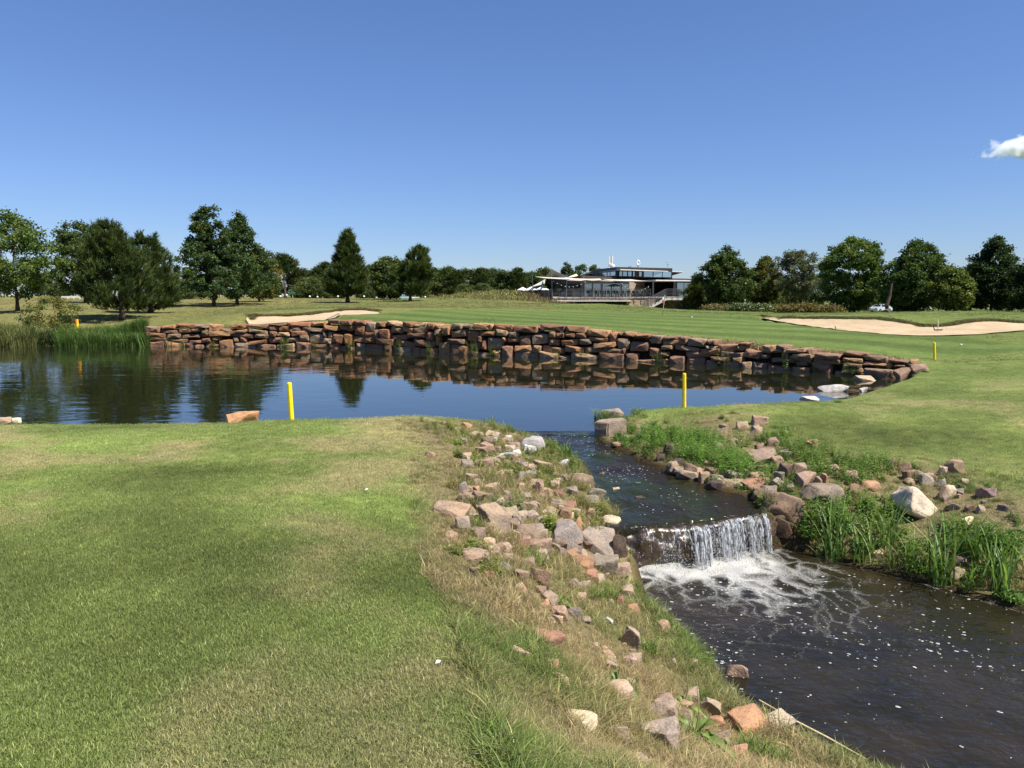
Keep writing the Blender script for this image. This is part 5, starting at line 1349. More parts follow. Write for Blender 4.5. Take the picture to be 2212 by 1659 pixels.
# stones at the pond
def pond_rock(u, v, w, h, tone, lab, z, cat="rock", flat=1.0):
    p = P(u, v + h * .5, z=z); s = p[1] / FPX; rs_ = random.Random(int(u)); o = bpy.data.objects.new("pond_rock", SHAPES[int(u) % 30]); H = h * s * flat
    o.scale = (w * s, w * s * .7, H * 1.5); o.location = (p[0], p[1] + w * s * .25, z + H * .25); o.rotation_euler = (0, 0, rs_.uniform(-.3, .3)); c = TONES[tone]; o.color = (*c, 1); COL.objects.link(o); tag(o, lab, cat)
pond_rock(518, 903, 70, 26, "orange", "rusty brown boulder on the near shore left of the yellow stake", .24)
pond_rock(6, 908, 32, 14, "pink", "pinkish stone at the picture's left edge on the near shore", .20)
pond_rock(32, 908, 26, 10, "pale", "small pale stone beside the pinkish one on the near shore", .16)
pond_rock(1804, 838, 62, 15, "palegrey", "pale grey angular rock standing in the pond near the wall's right end", 0)
pond_rock(1868, 842, 20, 10, "palegrey", "small pale triangular rock beside the angular rock in the pond", 0)
pond_rock(1757, 862, 44, 8, "palegrey", "pale flat stone at the near right shore of the pond", .03)
pond_rock(1955, 842, 20, 8, "brown", "small brown stone on the right shore of the pond", .02)
pond_rock(1988, 815, 16, 14, "pink", "pink and white stone below the wall's right end", .06)
pond_rock(1975, 829, 18, 8, "pale", "pale pebble like stone on the right shore below the wall's end", .03)
pond_rock(203, 742, 27, 10, "pale", "pale stone at the reeds' foot left of the wall", .0)
pond_rock(236, 743, 44, 7, "pale", "long flat pale stone at the reeds' foot nearest the wall", .0)
pond_rock(1908, 808, 62, 22, "brown", "brown block fallen at the foot of the low wall near its end", 0)
pond_rock(1958, 806, 46, 24, "brown", "brown block at the very end of the low wall", .02)
pond_rock(1986, 795, 44, 18, "brown", "brown stone half buried in turf behind the low wall's end", .2)
pond_rock(1875, 818, 44, 10, "tan", "flat tan stone awash at the foot of the low wall", 0)
# rubble between the larger stones
rr_ = random.Random(21); REG = [("left", [(1000, 930), (1130, 950), (1240, 1060), (1300, 1140), (1330, 1220), (1300, 1290), (1160, 1300), (1020, 1210), (1000, 1100)], 185, "small broken pinkish stone lying between the boulders left of the brook", "rubble between the boulders left of the brook"),
       ("slope", [(1150, 1250), (1330, 1250), (1420, 1350), (1520, 1450), (1560, 1540), (1700, 1620), (1500, 1659), (1280, 1560)], 40, "small broken tan stone in the rough grass above the pool", "rubble in the rough grass above the pool"),
       ("right", [(1440, 1010), (1560, 930), (1700, 940), (1850, 1010), (2100, 1040), (2150, 1120), (1900, 1100), (1640, 1075)], 75, "small broken pink stone among the weeds right of the brook", "rubble among the weeds right of the brook")]
for nm, poly, cnt_, lab, grp in REG:
    us, vs = [p[0] for p in poly], [p[1] for p in poly]; k = 0
    while k < cnt_:
        u, v = rr_.uniform(min(us), max(us)), rr_.uniform(min(vs), max(vs))
        if not inside(poly, np.array([u]), np.array([v]))[0]: continue
        w = 9 + 22 * rr_.random() ** 1.6; k += 1
        rock(u, v, w, w * rr_.uniform(.5, .8), rr_.choice(["pink", "tan", "grey", "brown"] if nm != "slope" else ["tan", "tan", "pink"]), lab, grp, "rubble_stone", "stone")
# thin pale straw lying across the shallow rim
# ------------------------------------------------------------------ plants one can point at
for i, (c, r, h, w, n_) in enumerate(((560, 1170, 170, 60, 12), (690, 1195, 520, 230, 34), (865, 1205, 300, 120, 14), (985, 1212, 330, 190, 18), (1120, 1120, 480, 140, 22), (1140, 1260, 200, 110, 12), (1320, 1265, 320, 260, 40), (1545, 1390, 560, 220, 34), (1720, 1180, 460, 200, 24), (1800, 1430, 260, 140, 14), (1900, 1250, 380, 260, 36), (2020, 1470, 420, 160, 22), (2120, 1340, 360, 240, 30))):
    u, v = mC(c, r); lab = ["short iris clump with a bent pale leaf at the reeds' left end", "tall arching iris clump nearest the waterfall", "slim iris clump standing in the foam line", "leaning iris clump with spread leaves beside the slim one", "tall dark upright iris clump below the large sandstone", "low pale leaved iris clump with drooping leaves", "dense dark green iris clump in the middle of the reeds", "tallest bright iris clump at the waterline right of the middle", "straight iris clump rising before the dry grass", "small iris clump by the tan waterline stone", "broad bushy iris clump behind the purple grey stone", "iris clump at the waterline in the right half of the reeds", "iris clump cut by the picture's right edge"][i]
    plant("iris_clump", lab, u, v, "blade", h / 3.737 * 1.12, w / 3.737 * 1.6, (.115, .195, .045) if i % 3 else (.15, .23, .06), 300 + i, "reeds", "iris clumps along the pool's right shore", n_, .020 if n_ > 20 else .018, lean=.75)
for i, (c, r, h, w) in enumerate(((960, 1100, 200, 250), (1330, 1120, 230, 330), (1650, 1080, 200, 320), (1980, 1080, 240, 300), (480, 1000, 230, 260), (700, 900, 200, 330), (1900, 1330, 180, 260), (2100, 1500, 140, 260), (1400, 1290, 120, 220))):
    u, v = mC(c, r); plant("water_weed", "low bright green leafy weed filling the space between the iris clumps", u, v, "leafy", h / 3.737 * .55, w / 3.737, (.095, .175, .030), 340 + i, "plant", "low weeds between the iris clumps", 60, .016)
for i, (c, r) in enumerate(((860, 470), (960, 400), (1060, 470), (1120, 560), (1230, 520), (1250, 600), (1340, 560), (1390, 620), (1480, 640), (1540, 600), (1160, 430), (1320, 450), (1420, 540), (1050, 390), (820, 400), (1560, 670), (1450, 690), (1240, 420))):
    u, v = mB(c, r); plant("leafy_weed", "leafy weed of the dense bright green patch on the brook's right bank", u, v + 10, "leafy", 46, 68, (.135, .235, .040), 360 + i, "plant", "bright green weeds right of the brook", 46, .014)
for i, (c, r, h, lab) in enumerate(((1700, 400, 22, "weed with small leaves above the flat pink slab"), (1960, 470, 30, "bushy weed left of the orange stone"), (2060, 560, 34, "bushy weed below the orange stone near the dry turf"), (1740, 640, 26, "weed growing between the rim stones"), (2040, 720, 26, "weed with dry tips beside the rounded pinkish boulder"), (1880, 830, 30, "brownish weed hanging at the waterline beside the waterfall boulder"), (2170, 470, 36, "upright yellow green weed at the dry turf's edge"), (1860, 560, 24, "weed right of the wide flat pink stone"))):
    u, v = mB(c, r); plant("leafy_weed", lab, u, v + 6, "leafy", h, h * 1.9, (.115, .175, .034), 390 + i, "plant", None, 34, .013)
for i, (c, r, h, w, k, colr, lab) in enumerate(((960, 820, 140, 330, "leafy", (.10, .175, .035), "dark green leafy weed in the hollow of the rock pile"), (1320, 1010, 170, 200, "broad", (.21, .28, .05), "yellow green broad leaved weed growing over the rock pile"), (1740, 1080, 200, 170, "leafy", (.19, .20, .045), "yellowish spotted weed standing beside the pale block by the fall"), (1560, 930, 120, 140, "leafy", (.17, .20, .04), "small yellowish weed below the reddish triangular stone"), (1500, 450, 150, 210, "leafy", (.13, .19, .035), "green leafy weed around the lone white block"), (1180, 640, 130, 300, "leafy", (.20, .20, .06), "dull yellow weed around the tall narrow stone"), (760, 570, 120, 260, "leafy", (.20, .20, .06), "dull yellow weed patch left of the upright grey stone"), (900, 560, 110, 250, "leafy", (.19, .21, .055), "dull yellow weed patch around the upright grey stone"),
       (640, 400, 70, 240, "broad", (.22, .27, .06), "round leaved pale plant near the pond corner"), (480, 250, 60, 240, "broad", (.22, .27, .06), "round leaved pale plant in the turf left of the white pile"), (1340, 300, 110, 150, "leafy", (.14, .20, .035), "green weed right of the chalk white boulder"), (1480, 360, 150, 110, "blade", (.10, .17, .03), "green sword leaved plant by the upper brook"), (1770, 870, 130, 160, "leafy", (.18, .22, .04), "yellow green plant overhanging the brook's left edge"))):
    u, v = mA(c, r); plant("bank_weed", lab, u, v + 8, k, h / 4.096, w / 4.096 * 1.1, colr, 410 + i, "plant", None, 34, .013 if k != "blade" else .016)
for i, (c, r, h, w, colr, lab) in enumerate(((640, 1020, 200, 220, (.12, .18, .035), "green grass tuft between the slab and the large sloping boulder"), (1640, 820, 200, 240, (.20, .19, .07), "grass tuft with dry tips at the brook's left edge"), (1880, 930, 180, 240, (.19, .20, .06), "grass tuft beside the yellow green plant at the crest"), (1360, 660, 180, 240, (.17, .185, .05), "grass tuft in the middle of the weedy bank"), (460, 640, 150, 220, (.24, .21, .08), "tuft of yellow dry grass at the lawn's edge"), (650, 830, 200, 200, (.16, .16, .07), "dark wispy grass tuft by the long pale stone"), (1180, 1330, 220, 420, (.12, .17, .035), "wide green grass tuft below the long pinkish tan stone"), (1820, 1620, 220, 400, (.13, .19, .035), "lush grass tuft overhanging the pool's left shore"), (1600, 660, 130, 220, (.20, .185, .07), "dry grass tuft over the wide pinkish boulder"))):
    u, v = mA(c, r); plant("grass_tuft", lab, u, v + 6, "blade", h / 4.096 * .8, w / 4.096, colr, 440 + i, "grass tuft", None, 130, .006, lean=1.2)
for i, (c, r, h, w, colr, lab) in enumerate(((1640, 560, 200, 320, (.11, .18, .03), "bright grass tuft right of the upright split stone"), (1880, 590, 200, 260, (.11, .19, .03), "tall grass tuft on the pool's left shore"), (1230, 150, 160, 260, (.12, .175, .035), "grass tuft above the small white stone"), (2050, 900, 200, 260, (.15, .19, .045), "grass tuft on the muddy rim of the pool"), (1480, 820, 170, 320, (.15, .18, .05), "wispy grass tuft in the middle of the lower slope"))):
    u, v = mD(c, r); plant("grass_tuft", lab, u, v + 8, "blade", h / 3.4133 * .7, w / 3.4133, colr, 460 + i, "grass tuft", None, 150, .006, lean=1.2)
for i, (c, r, h, w, colr, lab) in enumerate(((480, 1290, 260, 330, (.11, .175, .03), "tall fine grass tuft at the pool's lower left shore"), (640, 1340, 230, 340, (.12, .18, .033), "tall fine grass tuft at the very bottom by the pool"), (860, 1340, 130, 300, (.14, .165, .04), "short grass on the pool's rim at the bottom"))):
    u, v = mE(c, r); plant("grass_tuft", lab, u, v + 8, "blade", h / 2.934 * .7, w / 2.934, colr, 470 + i, "grass tuft", None, 190, .005, lean=1.0)
def dock(name, label, u, v, n_, L, seed, colr):
    g_ = hit(u, v); rg_ = np.random.default_rng(seed); root = empty(name, g_, label, "plant")
    V, F, cc = [], [], []
    for k in range(n_):
        a = rg_.uniform(0, 6.283); el = rg_.uniform(.35, 1.15); l_ = L * rg_.uniform(.6, 1.15); w = l_ * rg_.uniform(.13, .20); d_ = np.array((math.cos(a) * math.cos(el), math.sin(a) * math.cos(el), math.sin(el))); sd_ = np.array((-math.sin(a), math.cos(a), 0)); t0 = math.exp(rg_.normal(0, .15)); b0 = len(V); S = 7
        for j in range(S + 1):
            t = j / S; p = d_ * l_ * t + np.array((0, 0, -.55 * l_ * t * t)); ww = w * math.sin(math.pi * min(1, t * .93 + .04)) ** .8; wv = .012 * math.sin(j * 2.1 + k)
            V += [p - sd_ * ww / 2 + np.array((0, 0, ww * .25 + wv)), p, p + sd_ * ww / 2 + np.array((0, 0, ww * .25 - wv))]; cc += [(t0 * .9,) * 3, (t0 * 1.35,) * 3, (t0 * .9,) * 3]
        for j in range(S): b_ = b0 + 3 * j; F += [(b_, b_ + 1, b_ + 4, b_ + 3), (b_ + 1, b_ + 2, b_ + 5, b_ + 4)]
    obj("leaves", V, F, M_PLANT, root, np.clip(np.array(cc) * np.array(colr), 0, .6), smooth=True)
    mb = MB(); mb.tube([(0, 0, -.02), (.03, .02, L * .5), (.02, .05, L * .95)], [.007, .005, .002], 5); mb.build("stem", M_PLANT_STEM, root)
M_PLANT_STEM = plain("plant_stem", (.20, .23, .07), .6)
dock("dock_plant", "broad leaved dock plant among the boulders at the bottom of the bank", 1500, 1600, 22, .34, 5, (.15, .21, .055))
dock("dock_plant", "narrower dock plant with upright leaves above the speckled boulder", 1478, 1528, 10, .26, 6, (.17, .25, .055))
dock("dock_plant", "small dock plant flattened in the middle of the lower slope", 1330, 1480, 9, .20, 7, (.13, .19, .05))
dock("dock_plant", "little green dock plant below the broad brown stone", 1205, 1306, 11, .18, 8, (.13, .20, .05))
def mF(x, y): return (2048 + x * 1.6126) / 1.8517, (1200 + y * 1.6126) / 1.8517
for i, (x, y, h) in enumerate(((700, 375, 34), (745, 395, 36), (795, 385, 38), (840, 405, 40), (880, 415, 40), (905, 395, 32), (650, 345, 30), (620, 440, 34), (670, 330, 26), (770, 420, 34), (840, 440, 40), (640, 500, 30), (730, 360, 26), (560, 350, 34), (380, 340, 34), (430, 385, 40))):
    u, v = mF(x, y); plant("leafy_weed", "bushy bright weed growing between the stones of the brook's right bank", u, v + 8, "leafy", h, h * 2.1, (.140, .215, .042), 600 + i, "plant", "bushy weeds between the stones right of the brook", 44, .014)
for i, (x, y, h) in enumerate(((750, 530, 60), (800, 520, 54), (860, 505, 50), (905, 530, 60), (960, 500, 44), (830, 560, 66), (930, 575, 60), (1100, 560, 44), (1170, 575, 46), (1230, 600, 46))):
    u, v = mF(x, y); plant("leafy_weed", "tall leafy weed of the bright mass behind the iris clumps", u, v + 10, "leafy", h * .8, h * 1.6, (.125, .210, .038), 630 + i, "plant", "leafy weeds behind the iris clumps", 54, .016)
# far shore: reeds, shrub, sedge
FR_T = template("shore_reed", [blades(rg, 26, .22, .75, .022, 1.7, .7, 4) for _ in range(4)])
pts_, sc_, tn_ = [], [], []
for u0, u1, d0, d1, hh, n_, colr in ((-120, 75, 34.2, 36.5, 1.0, 420, (.165, .185, .055)), (128, 316, 34.1, 36.0, .85, 620, (.085, .150, .030)), (205, 316, 35.2, 37.2, .75, 260, (.10, .165, .035)), (140, 215, 34.6, 36, 1.0, 120, (.13, .19, .04))):
    for k in range(n_):
        u = rg.uniform(u0, u1); d_ = rg.uniform(d0, d1); p = P(u, 745, d=d_); zz = max(hgt(p[0], d_), -.05); s_ = hh * rg.uniform(.7, 1.15)
        pts_.append((p[0], d_, zz)); sc_.append((s_, s_, s_ * 1.15)); tn_.append(np.array(colr) * math.exp(rg.normal(0, .16)))
scatter("shore_reeds", np.array(pts_), euler(len(pts_), .1), np.array(sc_), np.hstack([np.array(tn_), np.ones((len(tn_), 1))]), FR_T)
def shrub(name, label, u, vb, vt, ul, ur, d, colr, seed, nsite=60, hue=.25):
    return make_tree(name, label, (u, vb), d, vt, ul, ur, vb - 2, "round", colr, nsite, 40, .13, .09, seed, "shrub", None, rough=.5, inner=.2, trunk=.03, limbs=26, hue=hue, blob=.42)
shrub("willow_shrub", "loose shrub with yellowing leaves on the far shore beside the orange tipped stake", 122, 735, 640, 72, 172, 37, (.105, .115, .032), 81, 80)
plant("dark_sedge", "dark arching sedge clump hanging over the far shore below the loose shrub", 98, 742, "blade", 58, 90, (.045, .075, .022), 82, "sedge", None, 160, .03, lean=1.3, base=np.array((*P(98, 742, d=35.0)[:2], .05)))
plant("shore_weed", "bright leafy weed on the far shore right of the dark sedge", 140, 742, "leafy", 44, 56, (.10, .165, .035), 83, "plant", None, 40, .04, base=np.array((*P(142, 742, d=34.9)[:2], .05)))
# small plants rooted in the wall
for i, (u, h, colr, lab) in enumerate(((378, 30, (.15, .18, .06), "wispy grass tuft in the wall's left quarter"), (402, 20, (.15, .17, .05), "small grass tuft right of the wispy one in the wall's left quarter"), (467, 14, (.18, .19, .05), "tiny weed at the waterline in the wall's left quarter"), (620, 26, (.10, .16, .035), "fern green weed at the waterline below the small bunker"), (684, 18, (.15, .16, .045), "dull weed right of the fern green one"), (765, 26, (.16, .17, .045), "dry weed hanging in the wall below the conical pine"), (842, 24, (.14, .17, .04), "leafy weed in the wall left of the centre"), (868, 30, (.12, .175, .035), "brighter leafy weed just right of the other near the centre"), (940, 30, (.13, .18, .035), "spreading weed in the wall at the centre"), (1030, 34, (.15, .19, .05), "tall trailing weed in the wall right of the centre"), (1072, 26, (.11, .165, .035), "round leaved weed at the waterline right of the centre"), (1200, 26, (.16, .17, .05), "grass clump leaning from the wall below the parasols"), (1262, 30, (.17, .18, .05), "long grass clump leaning from the wall below the terrace"), (1312, 26, (.14, .18, .045), "grass clump right of the long one below the terrace"), (1420, 30, (.13, .17, .045), "weed in the dark part of the wall below the stairs"), (1560, 36, (.12, .17, .04), "leafy weed where the wall turns toward the shore"), (1705, 40, (.11, .17, .04), "bushy weed in the low wall left of its middle"), (1762, 34, (.10, .16, .04), "round leaved weed in the low wall"), (1830, 36, (.10, .16, .035), "dark bushy weed in the low wall near its end"), (1900, 34, (.12, .17, .035), "weed with yellow flowers near the low wall's end"))):
    s0 = np.interp(u, [p[0] for p in wall_px], Wd); p = wall_at(s0); k = "blade" if "grass" in lab else "leafy"
    plant("wall_plant", lab, u, 0, k, h * .9, h * 1.3, colr, 500 + i, "plant", None, 60 if k == "blade" else 26, .02 if k == "leafy" else .014, base=np.array((p[0], p[1] - .32, .03)))
for i, (u, v, h, w, lab) in enumerate(((1300, 905, 40, 60, "grass and herbs growing behind the squared outlet block"), (1380, 890, 18, 60, "white flowering herb tuft on the pond corner right of the outlet block"), (1810, 870, 14, 30, "short sedge at the near right shore"))):
    plant("shore_tuft", lab, u, v, "blade", h * .8, w, (.12, .18, .04), 540 + i, "grass tuft", None, 150, .008, lean=1.3)

for o in ROCKS:
    if o["label"].startswith("large pale sandstone"): o.data = SHAPES[15]; o.rotation_euler = (R(-22), R(26), R(8)); o.scale = (o.scale.x * 1.22, o.scale.y * .75, o.scale.z * .60); o.location.x += .13; o.location.z -= .07; o.color = (.62, .51, .38, 1)
    if o["label"].startswith("big brown orange"): o.data = SHAPES[12]; o.scale.z *= .85; o.scale.x *= 1.05
# ------------------------------------------------------------------ clubhouse on the rise beyond the green
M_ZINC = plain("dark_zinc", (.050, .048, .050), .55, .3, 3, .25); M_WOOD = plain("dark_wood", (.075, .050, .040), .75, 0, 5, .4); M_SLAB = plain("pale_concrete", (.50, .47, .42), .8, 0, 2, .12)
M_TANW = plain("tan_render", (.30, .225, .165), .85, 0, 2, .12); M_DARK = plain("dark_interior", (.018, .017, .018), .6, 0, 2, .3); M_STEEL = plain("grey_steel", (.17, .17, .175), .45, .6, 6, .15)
M_RAIL = plain("dark_rail", (.09, .09, .095), .5, .4, 6, .15); M_WHITE = plain("white_paint", (.78, .78, .76), .55, 0, 3, .06); M_CANV = plain("cream_canvas", (.50, .44, .35), .85, 0, 1.5, .07); M_GREYCANV = plain("grey_canvas", (.34, .32, .29), .85, 0, 1.5, .07)
def glass_mat(name, c, metal=.75):
    m, n, l, b = mat_new(name); b.inputs["Base Color"].default_value = (*c, 1); b.inputs["Metallic"].default_value = metal; b.inputs["Roughness"].default_value = .06
    g = n.new("ShaderNodeNewGeometry"); t = n.new("ShaderNodeTexNoise"); t.inputs["Scale"].default_value = .7; l.new(g.outputs["Position"], t.inputs["Vector"])
    bp = n.new("ShaderNodeBump"); bp.inputs["Strength"].default_value = .06; l.new(t.outputs[0], bp.inputs["Height"]); l.new(bp.outputs[0], b.inputs["Normal"]); return m
M_GLASS = glass_mat("blue_glass", (.34, .43, .49)); M_GLASSD = glass_mat("dark_glass", (.05, .055, .06), .5)
m, n, l, b = mat_new("sandstone_masonry"); g = n.new("ShaderNodeNewGeometry"); mp = n.new("ShaderNodeMapping"); mp.inputs["Scale"].default_value = (2.2, 2.2, 6.5); l.new(g.outputs["Position"], mp.inputs[0])
vo = n.new("ShaderNodeTexVoronoi"); vo.inputs["Scale"].default_value = 1; l.new(mp.outputs[0], vo.inputs["Vector"]); ve = n.new("ShaderNodeTexVoronoi"); ve.feature = 'DISTANCE_TO_EDGE'; ve.inputs["Scale"].default_value = 1; l.new(mp.outputs[0], ve.inputs["Vector"])
sp_ = n.new("ShaderNodeSeparateColor"); l.new(vo.outputs["Color"], sp_.inputs[0]); rr = ramp(n, [(0, (.30, .20, .12)), (.4, (.46, .34, .22)), (.75, (.55, .43, .30)), (1, (.40, .27, .17))]); l.new(sp_.outputs[0], rr.inputs[0])
re_ = ramp(n, [(.0, (.35, .3, .28)), (.09, (1, 1, 1))]); l.new(ve.outputs["Distance"], re_.inputs[0]); l.new(mixc(n, l, 1.0, rr.outputs[0], re_.outputs[0], 'MULTIPLY'), b.inputs["Base Color"]); b.inputs["Roughness"].default_value = .9
M_MASON = m
def bq(c, r, d): return P(1080 + c / 4.551, 529.2 + r / 4.551, d=d)
def bx(c, d): p = bq(c, 450, d); return np.array((p[0], p[1]))
def bz(r, d): return bq(1000, r, d)[2]
ZF = 2.2
b0 = bq(1145, 510, 108); HB = empty("clubhouse", (b0[0], b0[1], .4), "modern two storey clubhouse with dark flat roofs, glass fronts and a stone terrace", "clubhouse"); hb0 = np.array(HB.location)
def part(name, mb, mat, parent=None):
    o = mb.build(name, mat, parent or HB, loc=hb0); o.location = (0, 0, 0); return o
A, B, C1, C2 = bx(440, 128), bx(800, 107), bx(1270, 113), bx(1420, 117)
E1, E2 = bx(1735, 113.5), bx(2060, 118)
mass = [A, B, C1, bx(1420, 121), bx(1735, 121), E1, E2, bx(2060, 140), bx(440, 148)]
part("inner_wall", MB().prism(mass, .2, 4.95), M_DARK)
part("ground_floor_roof", MB().prism([A + (0, .05), B, bx(1530, 122), bx(1530, 140), bx(440, 148)], 4.96, 5.22), M_ZINC)
def seg_pt(c, p, q):
    """plan point of the line p-q seen at enlargement column c"""
    k = bx(c, 100.0); k = k[0] / k[1]; dx, dy = q - p
    t = (k * p[1] - p[0]) / (dx - k * dy); return p + (q - p) * t
def panel(mb, c0, c1, p, q, z0, z1, out=.06, th=.05):
    a, e = seg_pt(c0, p, q), seg_pt(c1, p, q); t = (e - a) / np.linalg.norm(e - a); nrm = np.array((t[1], -t[0])) * out
    return mb.slab(a + nrm, e + nrm, z0, z1, th)
mb = MB(); panel(mb, 440, 800, A, B, 4.15, 5.20, .10, .09); panel(mb, 800, 1528, B, bx(1530, 122), 4.45, 5.20, .10, .09); part("timber_fascia", mb, M_WOOD)
# ground floor glazing: each pane its own part, split by dark posts
for c0, c1 in ((540, 582), (590, 635), (642, 684), (690, 735), (742, 784)):
    mb = MB(); panel(mb, c0, c1, A, B, 2.25, 4.05, .05); part("window", mb, M_GLASSD)
for c0, c1 in ((826, 902), (910, 988), (1004, 1088), (1096, 1182), (1192, 1264)):
    mb = MB(); panel(mb, c0, c1, B, C1, 2.25, 4.12, .06); w_ = part("window", mb, M_GLASS)
    mb = MB(); a, e = seg_pt(c0, B, C1), seg_pt(c1, B, C1); t = (e - a) / np.linalg.norm(e - a); nn_ = np.array((t[1], -t[0]))
    for p_ in (a, e - t * .06): mb.slab(p_ + nn_ * .09, p_ + t * .06 + nn_ * .09, 2.2, 4.2, .07)
    mb.slab(a + nn_ * .085, e + nn_ * .085, 4.12, 4.2, .06); part("frame", mb, M_RAIL, w_)
mb = MB(); mb.slab(C1 + np.array((0, -.12)), C2 + np.array((0, -.12)), 2.2, 4.45, .1); part("rendered_wall", mb, M_TANW)
for c0, c1, z1, mt_ in ((1432, 1490, 3.3, M_GLASSD), (1515, 1570, 3.6, M_GLASSD)):
    mb = MB(); panel(mb, c0, c1, bx(1420, 121), bx(1735, 121), 2.25, z1, .06); part("window", mb, mt_)
mb = MB(); panel(mb, 1590, 1622, bx(1420, 119), bx(1735, 119), 2.25, 3.2, .06); part("door", mb, M_TANW)
for c0, c1 in ((1738, 1802), (1808, 1876), (1884, 1950)):
    mb = MB(); panel(mb, c0, c1, E1, E2, 2.25, 4.35, .06); part("window", mb, M_GLASS)
mb = MB(); p_ = bx(1505, 109); mb.tube([(p_[0], p_[1], 2.1), (p_[0], p_[1], 4.55)], .11, 10); part("column", mb, M_STEEL)
mb = MB(); mb.slab(bx(1715, 112), bx(1733, 112.3), 2.2, 4.5, .2); part("pier", mb, M_STEEL)
# entrance roof slab and its parapet
part("canopy_roof", MB().prism([bx(1530, 107), bx(1905, 110.5), bx(2075, 114), bx(2075, 124), bx(1280, 118)], 4.50, 4.66), M_SLAB)
part("lower_parapet", MB().prism([bx(1545, 121), bx(1690, 112.3), bx(1985, 116.8), bx(1985, 124), bx(1545, 126)], 4.665, 4.98), M_ZINC)
# upper storey
U0, U1, U2, U3 = bx(905, 126), bx(1145, 113), bx(1392, 115), bx(1690, 118.5)
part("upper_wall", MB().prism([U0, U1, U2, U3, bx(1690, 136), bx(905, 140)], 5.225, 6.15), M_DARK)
part("upper_roof", MB().prism([bx(815, 134), bx(1180, 110), bx(1800, 121), bx(1690, 140), bx(960, 146)], 6.155, 6.285), M_SLAB)
mb = MB().prism([U0, U1, U3, bx(1690, 134), bx(905, 139)], 6.29, 6.72)
for k in range(27):
    c = 1160 + k * 20
    a = seg_pt(c, U1, U3); mb.box((a[0] - .015, a[1] - .05, 6.29), (a[0] + .015, a[1] + .01, 6.73))
part("upper_parapet", mb, M_ZINC)
for c0, c1 in ((925, 968), (974, 996), (1003, 1050), (1058, 1078), (1086, 1134)):
    mb = MB(); panel(mb, c0, c1, U0, U1, 5.45, 6.05, .05); part("window", mb, M_GLASS)
for c0, c1 in ((1170, 1196), (1205, 1244), (1255, 1288), (1304, 1318), (1364, 1386)):
    mb = MB(); panel(mb, c0, c1, U1, U2, 5.35, 6.05, .05); part("window", mb, M_GLASS)
for c0, c1 in ((1410, 1495), (1504, 1586), (1594, 1676)):
    mb = MB(); panel(mb, c0, c1, U2, U3, 5.28, 6.12, .05); part("window", mb, M_GLASS)
# terrace, its stone base, lower canopy and right-hand deck
T0, T1 = bx(520, 101), bx(1530, 101)
part("terrace_floor", MB().prism([T0, T1, bx(1640, 101.5), bx(1735, 113), C2, C1, B, bx(520, 118)], ZF - .16, ZF), M_SLAB)
part("terrace_wall", MB().prism([T0 + (0, .06), T1 + (0, .06), bx(1530, 104.5), bx(520, 104.5)], .2, ZF - .165), M_MASON)
part("left_terrace_wall", MB().prism([bx(375, 112), bx(520, 101.1), bx(520, 106), bx(375, 116)], 1.2, ZF), M_STEEL)
part("lower_canopy", MB().prism([bx(385, 101.5), bx(560, 97.5), bx(1292, 98.2), bx(1292, 101), bx(520, 100.8)], 1.60, 1.72), M_SLAB)
part("recess_shade_panel", MB().prism([bx(520, 100.95), bx(1244, 100.95), bx(1244, 101.04), bx(520, 101.04)], .2, 1.59), M_DARK)  # flat dark panel on the wall, its colour gives a recess's shade
part("deck", MB().prism([bx(1618, 99.6), bx(2090, 101), bx(2090, 113), bx(1735, 113.2), bx(1640, 101.3)], ZF - .42, ZF - .02), M_SLAB)
part("brick_wall", MB().prism([bx(1520, 104.6), bx(1727, 103), bx(1727, 106), bx(1520, 106)], .2, ZF - .43), M_MASON)
mb = MB(); mb.slab(bx(1728, 103.4), bx(2080, 104.6), .3, ZF - .44, .1); part("lower_window", mb, M_GLASSD)
# stairs
mb = MB(); st, eb = bx(1640, 99.4), bx(1425, 99.0); NS = 11; zt, zb = ZF - .02, .55
for k in range(NS):
    a, e = st + (eb - st) * k / NS, st + (eb - st) * (k + 1) / NS; z = zt - (zt - zb) * (k + 1) / NS
    mb.prism([e, a, a + np.array((0, 1.3)), e + np.array((0, 1.3))], z - .14, z)
q0, q1 = st + np.array((0, -.06)), eb + np.array((0, -.06)); mb.add([(q0[0], q0[1], zt - .42), (q1[0], q1[1], zb - .32), (q1[0], q1[1], zb + .02), (q0[0], q0[1], zt + .02), (q0[0], q0[1] + .055, zt - .42), (q1[0], q1[1] + .055, zb - .32), (q1[0], q1[1] + .055, zb + .02), (q0[0], q0[1] + .055, zt + .02)], [(0, 1, 2, 3), (7, 6, 5, 4), (0, 4, 5, 1), (3, 2, 6, 7), (0, 3, 7, 4), (1, 5, 6, 2)])
part("stairs", mb, M_SLAB)
def railing(name, pts, zs, npost, foot=.45):
    mb = MB(); pts = [np.array(p) for p in pts]
    for hgt_ in (.25, .45, .65, .85, 1.05): mb.tube([(p[0], p[1], z + hgt_) for p, z in zip(pts, zs)], .022 if hgt_ < 1 else .032, 5)
    for k in range(npost):
        t = k / (npost - 1) * (len(pts) - 1); i = min(int(t), len(pts) - 2); f_ = t - i; p = pts[i] * (1 - f_) + pts[i + 1] * f_; z = zs[i] * (1 - f_) + zs[i + 1] * f_
        mb.box((p[0] - .03, p[1] - .03, z - foot), (p[0] + .03, p[1] + .03, z + 1.06))
    return part(name, mb, M_RAIL)
railing("terrace_railing", [bx(375, 111), bx(520, 100.85), bx(1000, 100.8), bx(1482, 100.85)], [ZF] * 4, 22)
railing("deck_railing", [bx(1640, 99.5), bx(1850, 100.1), bx(2080, 100.8)], [ZF] * 3, 8)
